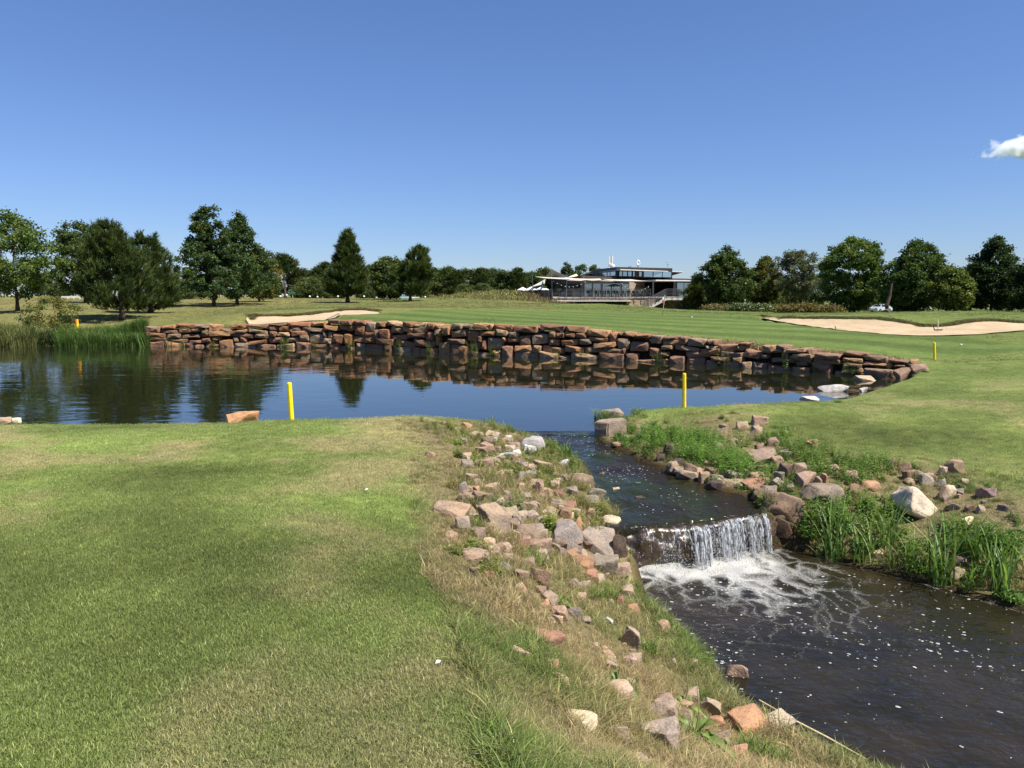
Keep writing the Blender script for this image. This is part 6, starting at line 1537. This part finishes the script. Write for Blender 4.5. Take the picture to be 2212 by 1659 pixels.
railing("stair_railing", [bx(1640, 99.3), bx(1425, 98.9)], [ZF, .6], 7, .1); railing("stair_railing", [bx(1625, 100.4), bx(1408, 100.2)], [ZF, .6], 7, .1)
# roof equipment: things of their own standing on the roof
def roof_thing(name, label, c, d, cat): p = bx(c, d); return empty(name, (p[0], p[1], 6.725), label, cat)
def at_px(c, r, d, o): q = bq(c, r, d); return tuple(q - np.array(o.location))
o = roof_thing("antenna_mast", "white panel antenna mast with two round dishes on the clubhouse roof", 1090, 122, "antenna")
d = 122
mb = MB()
for c, w in ((1078, .13), (1103, .13)):
    a = at_px(c, 225, d, o); t_ = at_px(c, 108, d, o); mb.box((a[0] - w, -.1, -.05), (a[0] + w, .1, t_[2]))
mb.build("panel_antenna", M_WHITE, o)
mb = MB(); a, t_ = at_px(1090, 228, d, o), at_px(1091, 104, d, o); mb.tube([(a[0], 0, -.1), (t_[0], 0, t_[2])], .07, 8); mb.build("pole", M_STEEL, o)
M_CREAM = plain("cream_paint", (.66, .60, .42), .5, 0, 3, .06)
for c, r, mt_ in ((1083, 196, M_CREAM), (1113, 208, M_WHITE)):
    a = at_px(c, r, d - .4, o); V = []; mb = MB(); mb.lathe([(.02, -.02), (.18, .02), (.27, .10), (.28, .13), (.25, .16), (.05, .12)], 18)
    mb.V = [(a[0] + x * 1.05, a[1] - z, a[2] + y * 1.05) for x, y, z in mb.V]; mb.build("dish", mt_, o, smooth=True)
o = roof_thing("satellite_dish", "big white oval satellite dish on the middle of the clubhouse roof", 1360, 120, "satellite dish")
a = at_px(1360, 178, 119.6, o); mb = MB(); mb.lathe([(.03, .14), (.3, .10), (.5, .0), (.52, .0), (.5, -.05), (.25, .05), (.03, .08)], 22); mb.V = [(a[0] + x * .62, a[1] + z * .9, a[2] + y) for x, y, z in mb.V]; mb.build("reflector", M_WHITE, o, smooth=True)
mb = MB(); mb.tube([(a[0], .1, -.05), (a[0], .1, a[2])], .05, 8); mb.box((a[0] - .15, -.1, -.05), (a[0] + .02, .1, .22)); mb.tube([(a[0], -.5, a[2] - .3), (a[0] + .2, -.15, a[2] - .42)], .03, 6); mb.build("stand", M_STEEL, o)
o = roof_thing("striped_mast", "thin black and white striped mast on the right end of the clubhouse roof", 1640, 121, "mast")
a, t_ = at_px(1639, 232, 121, o), at_px(1640, 153, 121, o); mb, mb2 = MB(), MB()
for k in range(8): (mb if k % 2 else mb2).tube([(0, 0, -.1 + (t_[2] + .1) * k / 8), (0, 0, -.1 + (t_[2] + .1) * (k + 1) / 8)], .045, 6)
mb.build("white_bands", M_WHITE, o); mb2.tube([(0, 0, t_[2] * .4), (.25, 0, t_[2] * .52)], .03, 5); mb2.build("dark_bands", M_RAIL, o)
for c in (1258, 1266, 1276, 1284):
    o = MB().tube([(0, 0, -.1), (0, 0, .48)], .035, 6).build("vent_pipe", M_RAIL); p = bx(c, 122); o.location = (p[0], p[1], 6.725); tag(o, "one of the short thin dark pipes standing in a row on the clubhouse roof", "pipe", "short pipes on the clubhouse roof")
# sails, poles, parasols
def sail(name, label, corners, mat, sag=.06, N=14):
    Q = [bq(*c) for c in corners]; V, F = [], []
    for i in range(N + 1):
        for j in range(N + 1):
            s, t = i / N, j / N; p = (Q[0] * (1 - s) + Q[1] * s) * (1 - t) + (Q[3] * (1 - s) + Q[2] * s) * t
            k = 4 * (s * (1 - s) + t * (1 - t)) * sag; V.append(p + np.array((0, 0, -k - .05 * math.sin(s * 9) * t * (1 - t))))
    F = np.array([(i*(N+1)+j, (i+1)*(N+1)+j, (i+1)*(N+1)+j+1, i*(N+1)+j+1) for i in range(N) for j in range(N)])
    V2 = np.vstack([V, np.array(V) + np.array((0, 0, .012))]); F2 = np.vstack([F[:, ::-1], F + len(V)])
    c0 = np.mean(Q, 0); o = obj(name, V2 - c0, F2, mat, smooth=True); o.location = c0; return tag(o, label, "shade sail")
sail("shade_sail", "peaked grey shade sail on a tall mast at the terrace's left end", ((505, 236, 101), (690, 318, 106), (560, 330, 103), (440, 318, 107)), M_GREYCANV, .05)
sail("shade_sail", "pale triangular wing of canvas pointing up behind the peaked sail", ((676, 310, 107), (752, 282, 108), (768, 302, 108), (700, 318, 106)), M_CANV, .02)
sail("shade_sail", "long pale sail reaching left from the terrace toward the parasols", ((345, 310, 99), (690, 322, 103), (810, 338, 103), (512, 330, 99)), M_CANV, .06)
sail("shade_sail", "middle pale sail stretched over the terrace", ((700, 326, 106), (985, 330, 105), (1010, 345, 102), (654, 350, 100.2)), M_CANV, .06)
sail("shade_sail", "right pale sail stretched over the terrace up to the entrance roof", ((995, 333, 105), (1290, 338, 106), (1460, 352, 105), (1185, 354, 100.2)), M_CANV, .05)
sail("shade_sail", "lower front edge sail between the middle terrace poles", ((800, 340, 103), (1185, 350, 102), (1185, 356, 100.2), (850, 345, 100.2)), M_CANV, .05)
sail("shade_sail", "grey sail drooping steeply to the left behind the parasols", ((446, 335, 108), (440, 378, 107), (335, 408, 103), (300, 414, 103)), M_GREYCANV, .03)
for c0, r0, c1, r1, lab in ((510, 520, 507, 234, "tall dark mast carrying the peaked sail"), (330, 505, 317, 300, "leaning pole left of the terrace holding the long sail's tip"), (513, 520, 511, 328, "steel pole at the terrace's left corner"), (648, 520, 656, 350, "second steel pole from the terrace's left corner"), (834, 525, 852, 342, "third steel pole leaning right at the terrace edge"), (1170, 530, 1188, 350, "rightmost steel sail pole leaning over the terrace edge")):
    a, e = bq(c0, r0, 100.5), bq(c1, r1, 100.3 if c0 != 510 else 101.2); q = e - a; o = MB().tube([(0, 0, 0), tuple(q)], [.05, .04], 8).build("sail_pole", M_STEEL); o.location = a; tag(o, lab, "pole")
def parasol(label, c, r, d, w, group=None, mat=None, hh=None):
    p = bq(c, r, d); zb_ = hh if hh is not None else min(hgt(p[0], d), p[2] - 1); root = empty("parasol", (p[0], p[1], zb_), label, "parasol", group)
    W = w / 4.551 * d / FPX / 2; top = p[2] - zb_ + .22; V = [(0, 0, top)]; n_ = 4
    ring = [(math.cos(a) * W * (1.25 if k % 2 == 0 else .92), math.sin(a) * W * (1.25 if k % 2 == 0 else .92), top - .42 - (.0 if k % 2 else .03)) for k, a in enumerate(np.linspace(0, 2 * math.pi, 9)[:-1])]
    rim = [(x, y, z - .07) for x, y, z in ring]; V += ring + rim; F = [(0, 1 + k, 1 + (k + 1) % 8) for k in range(8)] + [(1 + k, 9 + k, 9 + (k + 1) % 8, 1 + (k + 1) % 8) for k in range(8)]
    obj("canopy", V, F, mat or M_WHITE, root); MB().tube([(0, 0, 0), (0, 0, top - .02)], .03, 8).build("pole", M_STEEL, root)
    MB().lathe([(.22, 0), (.22, .06), (.05, .08)], 12).build("base", M_STEEL, root); return root
parasol("leftmost of the white parasols beside the clubhouse", 222, 428, 106, 92); parasol("middle white parasol beside the clubhouse", 306, 424, 104, 96); parasol("white parasol nearest the clubhouse terrace", 413, 422, 103, 108)
M_TEAL = plain("dark_green_canvas", (.05, .075, .075), .8, 0, 2, .1)
parasol("dark green open parasol on the terrace under the sails", 1118, 388, 106, 150, None, M_TEAL, ZF)
def lights(label, pts):
    P_ = [bq(*p) for p in pts]; K = 26; mb = MB(); c0 = P_[0]; L_ = []
    for i in range(len(P_) - 1):
        for k in range(K):
            t = k / K; p = P_[i] * (1 - t) + P_[i + 1] * t - np.array((0, 0, 4 * t * (1 - t) * .85)); L_.append(p - c0)
    L_.append(P_[-1] - c0); root = empty("string_lights", c0, label, "string lights"); MB().tube(L_, .012, 4, cap=False).build("cable", M_RAIL, root)
    mb = MB()
    for p in L_[1::3]: mb.lathe([(.012, -.03), (.035, -.05), (.045, -.09), (.02, -.13)], 6, p)
    o = mb.build("bulbs", M_WHITE, root)
lights("string of white bulbs looping between the left terrace poles", ((512, 340, 100.2), (850, 350, 100.2))); lights("string of white bulbs looping under the entrance roof", ((1188, 365, 100.2), (1470, 400, 104)))
# terrace furniture
ch = empty("terrace_chair", (0, 0, ZF), "dark chair in the rows of terrace seating behind the railing", "chair", "dark chairs on the clubhouse terrace"); M_CHAIR = plain("dark_wicker", (.03, .028, .028), .7, 0, 20, .3)
MB().box((-.22, -.22, .40), (.22, .22, .46)).build("seat", M_CHAIR, ch); MB().add([(-.22, .20, .46), (.22, .20, .46), (.22, .25, .46), (-.22, .25, .46), (-.20, .28, .92), (.20, .28, .92), (.20, .32, .92), (-.20, .32, .92)], [(0, 3, 2, 1), (4, 5, 6, 7), (0, 1, 5, 4), (1, 2, 6, 5), (2, 3, 7, 6), (3, 0, 4, 7)]).build("backrest", M_CHAIR, ch)
for sx_ in (-1, 1):
    for sy in (-1, 1): MB().box((sx_ * .19 - .02, sy * .19 - .02, 0), (sx_ * .19 + .02, sy * .19 + .02, .40)).build("leg", M_CHAIR, ch)
tb = empty("terrace_table", (0, 0, ZF), "dark square table among the chairs on the clubhouse terrace", "table", "dark tables on the clubhouse terrace")
MB().box((-.4, -.4, .70), (.4, .4, .74)).build("tabletop", M_CHAIR, tb); MB().lathe([(.25, 0), (.25, .03), (.04, .06), (.04, .70)], 10).build("pedestal", M_CHAIR, tb)
rt = random.Random(8)
for k in range(9):
    c = 905 + k * 66; dd = 104.5 + (k % 3) * 1.6; p = bx(c, dd); o = tb if k == 0 else copy_tree(tb); o.location = (p[0], p[1], ZF)
    for j in range(3):
        o = ch if (k, j) == (0, 0) else copy_tree(ch); a = j * 2.1 + rt.uniform(-.3, .3) - .4; o.location = (p[0] + math.sin(a) * .75, p[1] + math.cos(a) * .6, ZF); o.rotation_euler = (0, 0, -a)
def seat_block(name, label, c0, c1, d, h, mat, cat):
    a, e = bx(c0, d), bx(c1, d); o = MB().box((0, 0, 0), (e[0] - a[0], .6, h * .55)).box((0, .45, h * .5), (e[0] - a[0], .62, h)).build(name, mat); o.location = (a[0], a[1], ZF); tag(o, label, cat)
seat_block("garden_sofa", "pale grey lounge sofa behind the left terrace railing", 715, 800, 103.2, .75, M_GREYCANV, "sofa"); seat_block("garden_sofa", "small grey lounge chair left of the sofa on the terrace", 600, 640, 103, .72, M_STEEL, "armchair"); seat_block("bar_counter", "black bar counter at the terrace's left end", 388, 492, 107, 1.0, M_DARK, "counter")
p = bx(895, 102.5); pl = empty("potted_plant", (p[0], p[1], ZF), "pale bushy plant in a tall planter on the terrace", "potted plant"); MB().box((-.22, -.22, 0), (.22, .22, .75)).build("planter", M_STEEL, pl)
V, F, cc = blades(np.random.default_rng(4), 60, .2, .55, .03, 1.6, .8, 4); o = obj("leaves", V, F, M_PLANT, pl, np.clip(cc * 2 * np.array((.24, .23, .10)), 0, .7)); o.location = (0, 0, .73)

# ------------------------------------------------------------------ course furniture
def paint_mat(name, c): return plain(name, c, .45, 0, 14, .10)
M_YEL = paint_mat("yellow_paint", (.80, .58, .012)); M_ORG = paint_mat("orange_paint", (.75, .16, .03))
def stake(label, ub, vb, ut, vt, d, wpx, cap=None):
    b_ = P(ub, vb, d=d); t_ = P(ut, vt, d=d); w = wpx * d / FPX / 2; ax = t_ - b_; r_ = .78 * w; V = []
    for z_, k_ in ((-.12, 1), (.965, 1), (1.0, .75)):
        for a in range(8):
            an = a * math.pi / 4 + math.pi / 8 + .45; rad_ = w * k_ * (1.16 if a % 2 else 1.10); q = ax * z_; V.append((q[0] + math.cos(an) * rad_, q[1] + math.sin(an) * rad_, q[2]))
    F = [(i*8+k, i*8+(k+1)%8, (i+1)*8+(k+1)%8, (i+1)*8+k) for i in range(2) for k in range(8)] + [tuple(range(16, 24)), tuple(range(7, -1, -1))]
    if cap:
        o = empty("hazard_stake", b_, label, "stake"); obj("post", V, F, M_YEL, o); mb = MB(); q0, q1 = ax * .62, ax * 1.02; mb.tube([tuple(q0), tuple(q1)], w * 1.3, 8); mb.V = [(x - w * .35, y - .006, z) for x, y, z in mb.V]; mb.build("orange_sleeve", M_ORG, o)
    else: o = obj("hazard_stake", V, F, M_YEL); o.location = b_; tag(o, label, "stake")
stake("yellow stake leaning slightly left on the near shore's crest", 630, 908, 624.5, 826, 12.0, 9.5)
stake("upright yellow stake on the corner of land right of the pond's outlet", 1478, 880, 1478, 806, 14.1, 7.5)
stake("yellow stake in the turf beyond the wall's right end", 2019, 780, 2018, 740, 23.8, 5.0)
stake("yellow stake with orange side among the reeds of the far shore", 168, 712, 166, 690, 37, 5, True)
def thin(name, label, pts, r_, mat, cat, group=None, n_=6):
    c0 = np.array(pts[0]); o = MB().tube([tuple(np.array(p) - c0) for p in pts], r_, n_).build(name, mat); o.location = c0; return tag(o, label, cat, group)
# flagstick and flag
d = 44; b_ = hit(1431, 681, 30); d = b_[1]; fs = empty("flagstick", b_, "leaning flagstick with drooping white red and blue flag on the green", "flagstick")
t_ = P(1436.5, 637, d=d) - b_; mid = t_ * .52; low = t_ * .28
MB().tube([(0, 0, -.05), tuple(mid * .55)], .013, 6).build("lower_pole", M_RAIL, fs); MB().tube([tuple(mid * .55), tuple(t_)], .013, 6).build("upper_pole", plain("pale_yellow_pole", (.75, .70, .45), .4), fs)
M_FR, M_FB = plain("flag_red", (.55, .05, .05), .8), plain("flag_blue", (.05, .10, .38), .8); V = []
fl = MB(); fr = MB(); fbq = MB(); H_ = .33; W_ = .20
def fp(s, t): q = t_ - np.array((0, 0, .02)); return (q[0] - s * W_ * .85, q[1] + .03 * math.sin(s * 6) + .02 * t, q[2] - t * H_ - s * .20)
NN = 6
for i in range(NN):
    for j in range(NN):
        s0, s1, u0, u1 = i / NN, (i + 1) / NN, j / NN, (j + 1) / NN; tgt = fbq if (s0 + .08) < min(u0 + .08, 1 - u0) else (fl if u0 < .5 else fr)
        tgt.add([fp(s0, u0), fp(s1, u0), fp(s1, u1), fp(s0, u1)], [(0, 1, 2, 3)])
fl.build("white_band", M_WHITE, fs); fr.build("red_band", M_FR, fs); fbq.build("blue_wedge", M_FB, fs)
# balls, hoops, rakes
for u, v, lab in ((1494.5, 687, "white golf ball on the green right of the flagstick"), (2076, 748, "white golf ball in the mown turf left of the far right stake's line")):
    p = hit(u, v, 15); bm = bmesh.new(); bmesh.ops.create_icosphere(bm, subdivisions=2, radius=.035); me = bpy.data.meshes.new("golf_ball"); bm.to_mesh(me); bm.free(); me.materials.append(M_WHITE); o = bpy.data.objects.new("golf_ball", me); o.location = p + np.array((0, 0, .045)); COL.objects.link(o); tag(o, lab, "golf ball")
M_HOOP = plain("green_wire", (.05, .11, .04), .5)
for u, lab in ((1051, "left thin green wire hoop at the green's near edge"), (1064, "right thin green wire hoop at the green's near edge")):
    p = hit(u - 5, 701, 30); s = p[1] / FPX; pts = [(p[0] + (5 - 5 * math.cos(a)) * s, p[1], p[2] - .02 + 15 * s * math.sin(a) ** .6) for a in np.linspace(.02, math.pi - .02, 14)]; thin("wire_hoop", lab, pts, .010, M_HOOP, "hoop")
for i, (u, v0, v1) in enumerate(((1577, 689, 680), (1595, 690, 682), (1599, 690, 683), (1621, 690, 683), (1628, 690, 682))):
    p = hit(u, v0, 30); thin("marker_wire", "thin dark wire standing at the green's edge before the flowering hedge", [p, p + np.array((.02, 0, (v0 - v1) * p[1] / FPX))], .008, M_HOOP, "wire", "thin wires at the green's right edge")
rk = [P(703, 691, d=36.6), P(731, 677.5, d=38.2), P(734, 681, d=38.2)]; thin("bunker_rake", "dark handled rake lying across the small bunker's rim", rk, .018, M_RAIL, "rake")
p = P(2026.5, 716, d=29.6); R_k = empty("bunker_rake", p, "pale handled rake standing upright in the long bunker", "rake"); t_ = P(2026, 690.5, d=29.6) - p
M_PALEP = plain("pale_handle", (.70, .64, .46), .5); MB().tube([(0, 0, 0), tuple(t_)], .016, 6).build("handle", M_PALEP, R_k)
mb = MB(); mb.box((-.14, -.02, .06), (.18, .02, .09))
for k in range(7): mb.box((-.13 + k * .045, -.01, .01), (-.12 + k * .045, .01, .07))
mb.build("head", M_WOOD, R_k); MB().tube([(-.12, 0, .28), (-.2, 0, .18), (-.14, 0, .04)], .018, 6).build("hanger", M_WOOD, R_k)
thin("rake_handle", "short dark rake handle sticking up at the long bunker's front edge", [P(1806, 711.5, d=31.6), P(1803.5, 704, d=31.6)], .016, M_RAIL, "rake")
# far things between the trees
def post_globe(u, v, d=101):
    p = P(u, v, d=d); zg = hgt(p[0], d); o = empty("marker_post", (p[0], d, zg), "low post with a round white top before the treeline", "marker post", "round white markers before the treeline")
    h = max(.15, p[2] - zg); MB().tube([(0, 0, -.1), (0, 0, h)], .03, 6).build("post", M_RAIL, o); MB().lathe([(.02, -.13), (.10, -.08), (.13, 0), (.10, .08), (.02, .13)], 10, (0, 0, h)).build("globe", M_WHITE, o, smooth=True)
for x, y in ((340, 520), (408, 527), (455, 517), (625, 527), (682, 530), (833, 527), (1025, 527), (1117, 535), (1193, 524), (1477, 531)): post_globe(486 + x / 3.4135, 486 + y / 3.4135)
p = P(632.5, 645, d=103); sg = empty("direction_sign", (p[0], 103, hgt(p[0], 103)), "green direction sign with two boards on a post before the treeline", "sign"); M_SIGN = plain("green_sign_paint", (.03, .17, .10), .5); M_POST = plain("pale_post", (.30, .25, .18), .7); zz = P(632, 631.5, d=103)[2] - hgt(p[0], 103)
MB().box((-.05, -.05, -.2), (.05, .05, zz)).build("post", M_POST, sg); MB().box((-.36, -.09, zz - .06), (.42, -.055, zz + .06)).build("sign_board", M_SIGN, sg); MB().box((-.42, -.09, zz - .24), (.36, -.055, zz - .12)).build("sign_board", M_SIGN, sg)
p = P(864, 645, d=97); z_ = hgt(p[0], 97) - .05; s = 97 / FPX; M_LBLUE = plain("light_blue_paint", (.30, .58, .66), .6); br = empty("low_barrier", (p[0], 97, z_), "low white and light blue barrier behind the split crowned pine", "barrier")
MB().box((0, 0, 0), (18 * s, .06, .30)).build("blue_board", M_LBLUE, br); MB().box((18.3 * s, 0, 0), (42 * s, .06, .26)).build("white_board", M_WHITE, br); MB().box((-.05, .061, -.1), (43 * s, .12, .22)).build("back_rail", M_RAIL, br)
p = P(842, 646, d=96); z_ = hgt(p[0], 96); bxm = empty("dark_box", (p[0], 96, z_ - .03), "low dark box with a white round mark left of the barrier", "box"); MB().box((0, 0, 0), (12 * 96 / FPX, .4, .30)).build("body", M_DARK, bxm); mb = MB(); mb.lathe([(.11, 0), (.11, .012)], 14); mb.V = [(x + .3, -.012 + z, y + .13) for x, y, z in mb.V]; mb.build("round_mark", M_WHITE, bxm)
for k, u in enumerate((1091, 1097.5)):
    p = P(u, 637, d=92); zg = hgt(p[0], 92); s = 92 / FPX; o = empty("white_tripod", (p[0], 92, zg + .05), ("left" if k == 0 else "right") + " of two small white metal frames on the grass mound", "frame")
    mb = MB(); h = P(u, 627, d=92)[2] - zg - .05
    for dx, dy in ((-3, -.1), (3, -.1), (0, .2)): mb.tube([(0, 0, h), (dx * s, dy, h * .45), (dx * s * .8, dy, -.05)], .02, 5)
    mb.tube([(-3 * s, -.1, h * .45), (3 * s, -.1, h * .45)], .015, 5); mb.build("frame", M_WHITE, o)
p = P(133, 640, d=86); s = 86 / FPX; zg = hgt(p[0], 86); fn = empty("low_fence", (p[0], 86, zg), "low pale pipe fence seen left of the broad pine", "fence"); h = .28
mb = MB(); mb.tube([(0, 0, h), (40 * s, 0, h)], .035, 6); mb.tube([(0, 0, h * .5), (40 * s, 0, h * .5)], .03, 6); mb.build("rails", M_WHITE, fn)
for k in range(4): MB().tube([(k * 13 * s, 0, -.1), (k * 13 * s, 0, h + .02)], .035, 6).build("post", M_WHITE, fn)
p = P(366, 634.5, d=92); zg = hgt(p[0], 92); o = empty("white_bench", (p[0], 92, zg), "white low bench glimpsed behind the rounded pine", "bench"); MB().box((0, 0, .30), (34 * 92 / FPX, .3, .42)).build("seat", M_WHITE, o)
for x in (.1, 1.7): MB().box((x, .05, -.1), (x + .08, .25, .30)).build("leg", M_WHITE, o)
# parked cars beyond the trees
def car(label, u, d, paint, rz):
    p = P(u, 676, d=d); o = empty("parked_car", (p[0], d, hgt(p[0], d)), label, "car", None, rz); k = .62
    prof = [(-2.1, .32), (-2.12, .62), (-1.95, .86), (-1.25, .98), (-.75, 1.38), (.75, 1.44), (1.55, 1.05), (2.05, .92), (2.12, .5), (2.05, .30)]
    V = []; n_ = len(prof)
    for y_, ins in ((-.86, 0), (-.80, .0), (.80, 0), (.86, 0)):
        for x, z in prof:
            tp = max(0, z - .95) * .38; V.append((x * k, (abs(y_) - tp) * math.copysign(1, y_) * k, z * k))
    F = [(i*n_+j, i*n_+(j+1)%n_, (i+1)*n_+(j+1)%n_, (i+1)*n_+j) for i in range(3) for j in range(n_)] + [tuple(range(n_ - 1, -1, -1)), tuple(range(3 * n_, 4 * n_))]
    obj("body", V, F, paint, o)
    for sgn in (-1, 1):
        for x0, x1, x2, x3 in ((-1.12, -.08, -.08, -.70), (.0, 1.25, .68, .0)):
            a = [(x0, .99), (x1, .99), (x2, 1.36), (x3, 1.36)]; yy = lambda z: (.862 - max(0, z - .95) * .38) * sgn
            obj("side_window", [(x * k, yy(z) * k * 1.004, z * k) for x, z in a], [(0, 1, 2, 3)], M_GLASSD, o)
    for q, nm in (([(-1.22, 1.0), (-.78, 1.36)], "windscreen"), ([(1.52, 1.08), (.80, 1.41)], "rear_window")):
        (xa, za), (xb, zb_) = q; off = -.012 if xa < 0 else .012
        obj(nm, [((xa + off) * k, -.72 * k, (za + .012) * k), ((xa + off) * k, .72 * k, (za + .012) * k), ((xb + off) * k, .62 * k, (zb_ + .012) * k), ((xb + off) * k, -.62 * k, (zb_ + .012) * k)], [(0, 1, 2, 3)], M_GLASSD, o)
    for x in (-1.32, 1.32):
        for y in (-.8, .8):
            mb = MB(); mb.lathe([(.30, -.1), (.33, -.06), (.33, .06), (.30, .1)], 16); mb.V = [((x + a) * k, (y + c) * k, (.32 + b__) * k) for a, b__, c in mb.V]; w_ = mb.build("wheel", M_DARK, o)
            mb = MB(); mb.lathe([(.19, -.012), (.19, .012)], 12); mb.V = [((x + a) * k, (y + math.copysign(.105, y) + c) * k, (.32 + b__) * k) for a, b__, c in mb.V]; mb.build("rim", M_STEEL, w_)
    for y in (-.55, .55):
        MB().box((-2.135 * k, (y - .2) * k, .66 * k), (-2.08 * k, (y + .2) * k, .80 * k)).build("headlight", M_WHITE, o)
car("silver car parked left of the bent trunk beyond the long bunker", 1902, 82, plain("silver_paint", (.62, .66, .72), .25, .3, 3, .04, .6), .5)
car("white car parked just right of the bent trunk beyond the long bunker", 1934, 85, plain("white_car_paint", (.72, .75, .80), .25, .1, 3, .04, .6), .35)
car("white car glimpsed under the large dark bushy tree", 1984, 86, plain("white_car_paint", (.78, .78, .78), .25, .1, 3, .04, .6), .2)
thin("bent_trunk_tree", "bent dark trunk standing in front of the parked cars", [hit(1911, 684, 45) + np.array((0, 0, -.1)), P(1917, 672, d=60), P(1915, 660, d=60), P(1922, 640, d=60), P(1926, 612, d=60)], [.26, .20, .17, .13, .08], M_BARK, "tree trunk", None, 10)
# straw, scraps
sp0 = [(1640, 1512), (1716, 1556), (1786, 1592), (1872, 1640)]; thin("pale_straw", "long pale straw lying along the pool's muddy rim", [P(u, v, z=POOL_Z + .05 + .02 * math.sin(i)) for i, (u, v) in enumerate(sp0)], [.005, .007, .007, .003], plain("straw", (.55, .47, .24), .7), "straw")
for u, v, lab in ((789, 1066, "tiny white scrap lying on the mown lawn"), (940, 1451, "tiny pale leaf lying at the lawn's dry edge")):
    p = hit(u, v); o = MB().add([(0, 0, .028), (.022, .005, .032), (.026, .018, .036), (.008, .014, .04)], [(0, 1, 2, 3)]).build("scrap", M_WHITE); o.location = p; tag(o, lab, "scrap")
# ------------------------------------------------------------------ small cloud: a real volume far away
m = bpy.data.materials.new("cloud_vapour"); m.use_nodes = True; n, l = m.node_tree.nodes, m.node_tree.links
n.remove(n["Principled BSDF"]); pv = n.new("ShaderNodeVolumePrincipled"); pv.inputs["Color"].default_value = (.94, .97, 1, 1); pv.inputs["Anisotropy"].default_value = .2
tc = n.new("ShaderNodeTexCoord"); t = n.new("ShaderNodeTexNoise"); t.inputs["Scale"].default_value = 3.2; t.inputs["Detail"].default_value = 6; t.inputs["Roughness"].default_value = .58
mpc = n.new("ShaderNodeMapping"); mpc.inputs["Scale"].default_value = (2.6, 1, .8); l.new(tc.outputs["Object"], mpc.inputs[0]); l.new(mpc.outputs[0], t.inputs["Vector"])
ln = n.new("ShaderNodeVectorMath"); ln.operation = 'LENGTH'; l.new(tc.outputs["Object"], ln.inputs[0])
def mth2(op, a, b_, c=None):
    k = n.new("ShaderNodeMath"); k.operation = op
    for s, v in enumerate((a, b_, c)):
        if v is None: continue
        if isinstance(v, (int, float)): k.inputs[s].default_value = v
        else: l.new(v, k.inputs[s])
    return k.outputs[0]
dn_ = mth2('ADD', mth2('MULTIPLY_ADD', ln.outputs["Value"], -1.0, .68), mth2('MULTIPLY_ADD', t.outputs[0], 1.5, -.75))
mr = n.new("ShaderNodeMapRange"); mr.inputs[1].default_value = 0; mr.inputs[2].default_value = .35; mr.inputs[3].default_value = 0; mr.inputs[4].default_value = .30; l.new(dn_, mr.inputs[0]); l.new(mr.outputs[0], pv.inputs["Density"]); l.new(pv.outputs[0], n["Material Output"].inputs["Volume"])
bm = bmesh.new(); bmesh.ops.create_icosphere(bm, subdivisions=3, radius=1.0); me = bpy.data.meshes.new("cloud"); bm.to_mesh(me); bm.free(); me.materials.append(m)
cl = bpy.data.objects.new("cloud", me); cl.location = P(2262, 308, d=900); cl.scale = (98, 30, 21); cl.rotation_euler = (0, R(-9), 0); COL.objects.link(cl); tag(cl, "small white fair weather cloud low in the sky at the right", "cloud")
scene.cycles.volume_bounces = 4
scene.cycles.volume_step_rate = 1.0
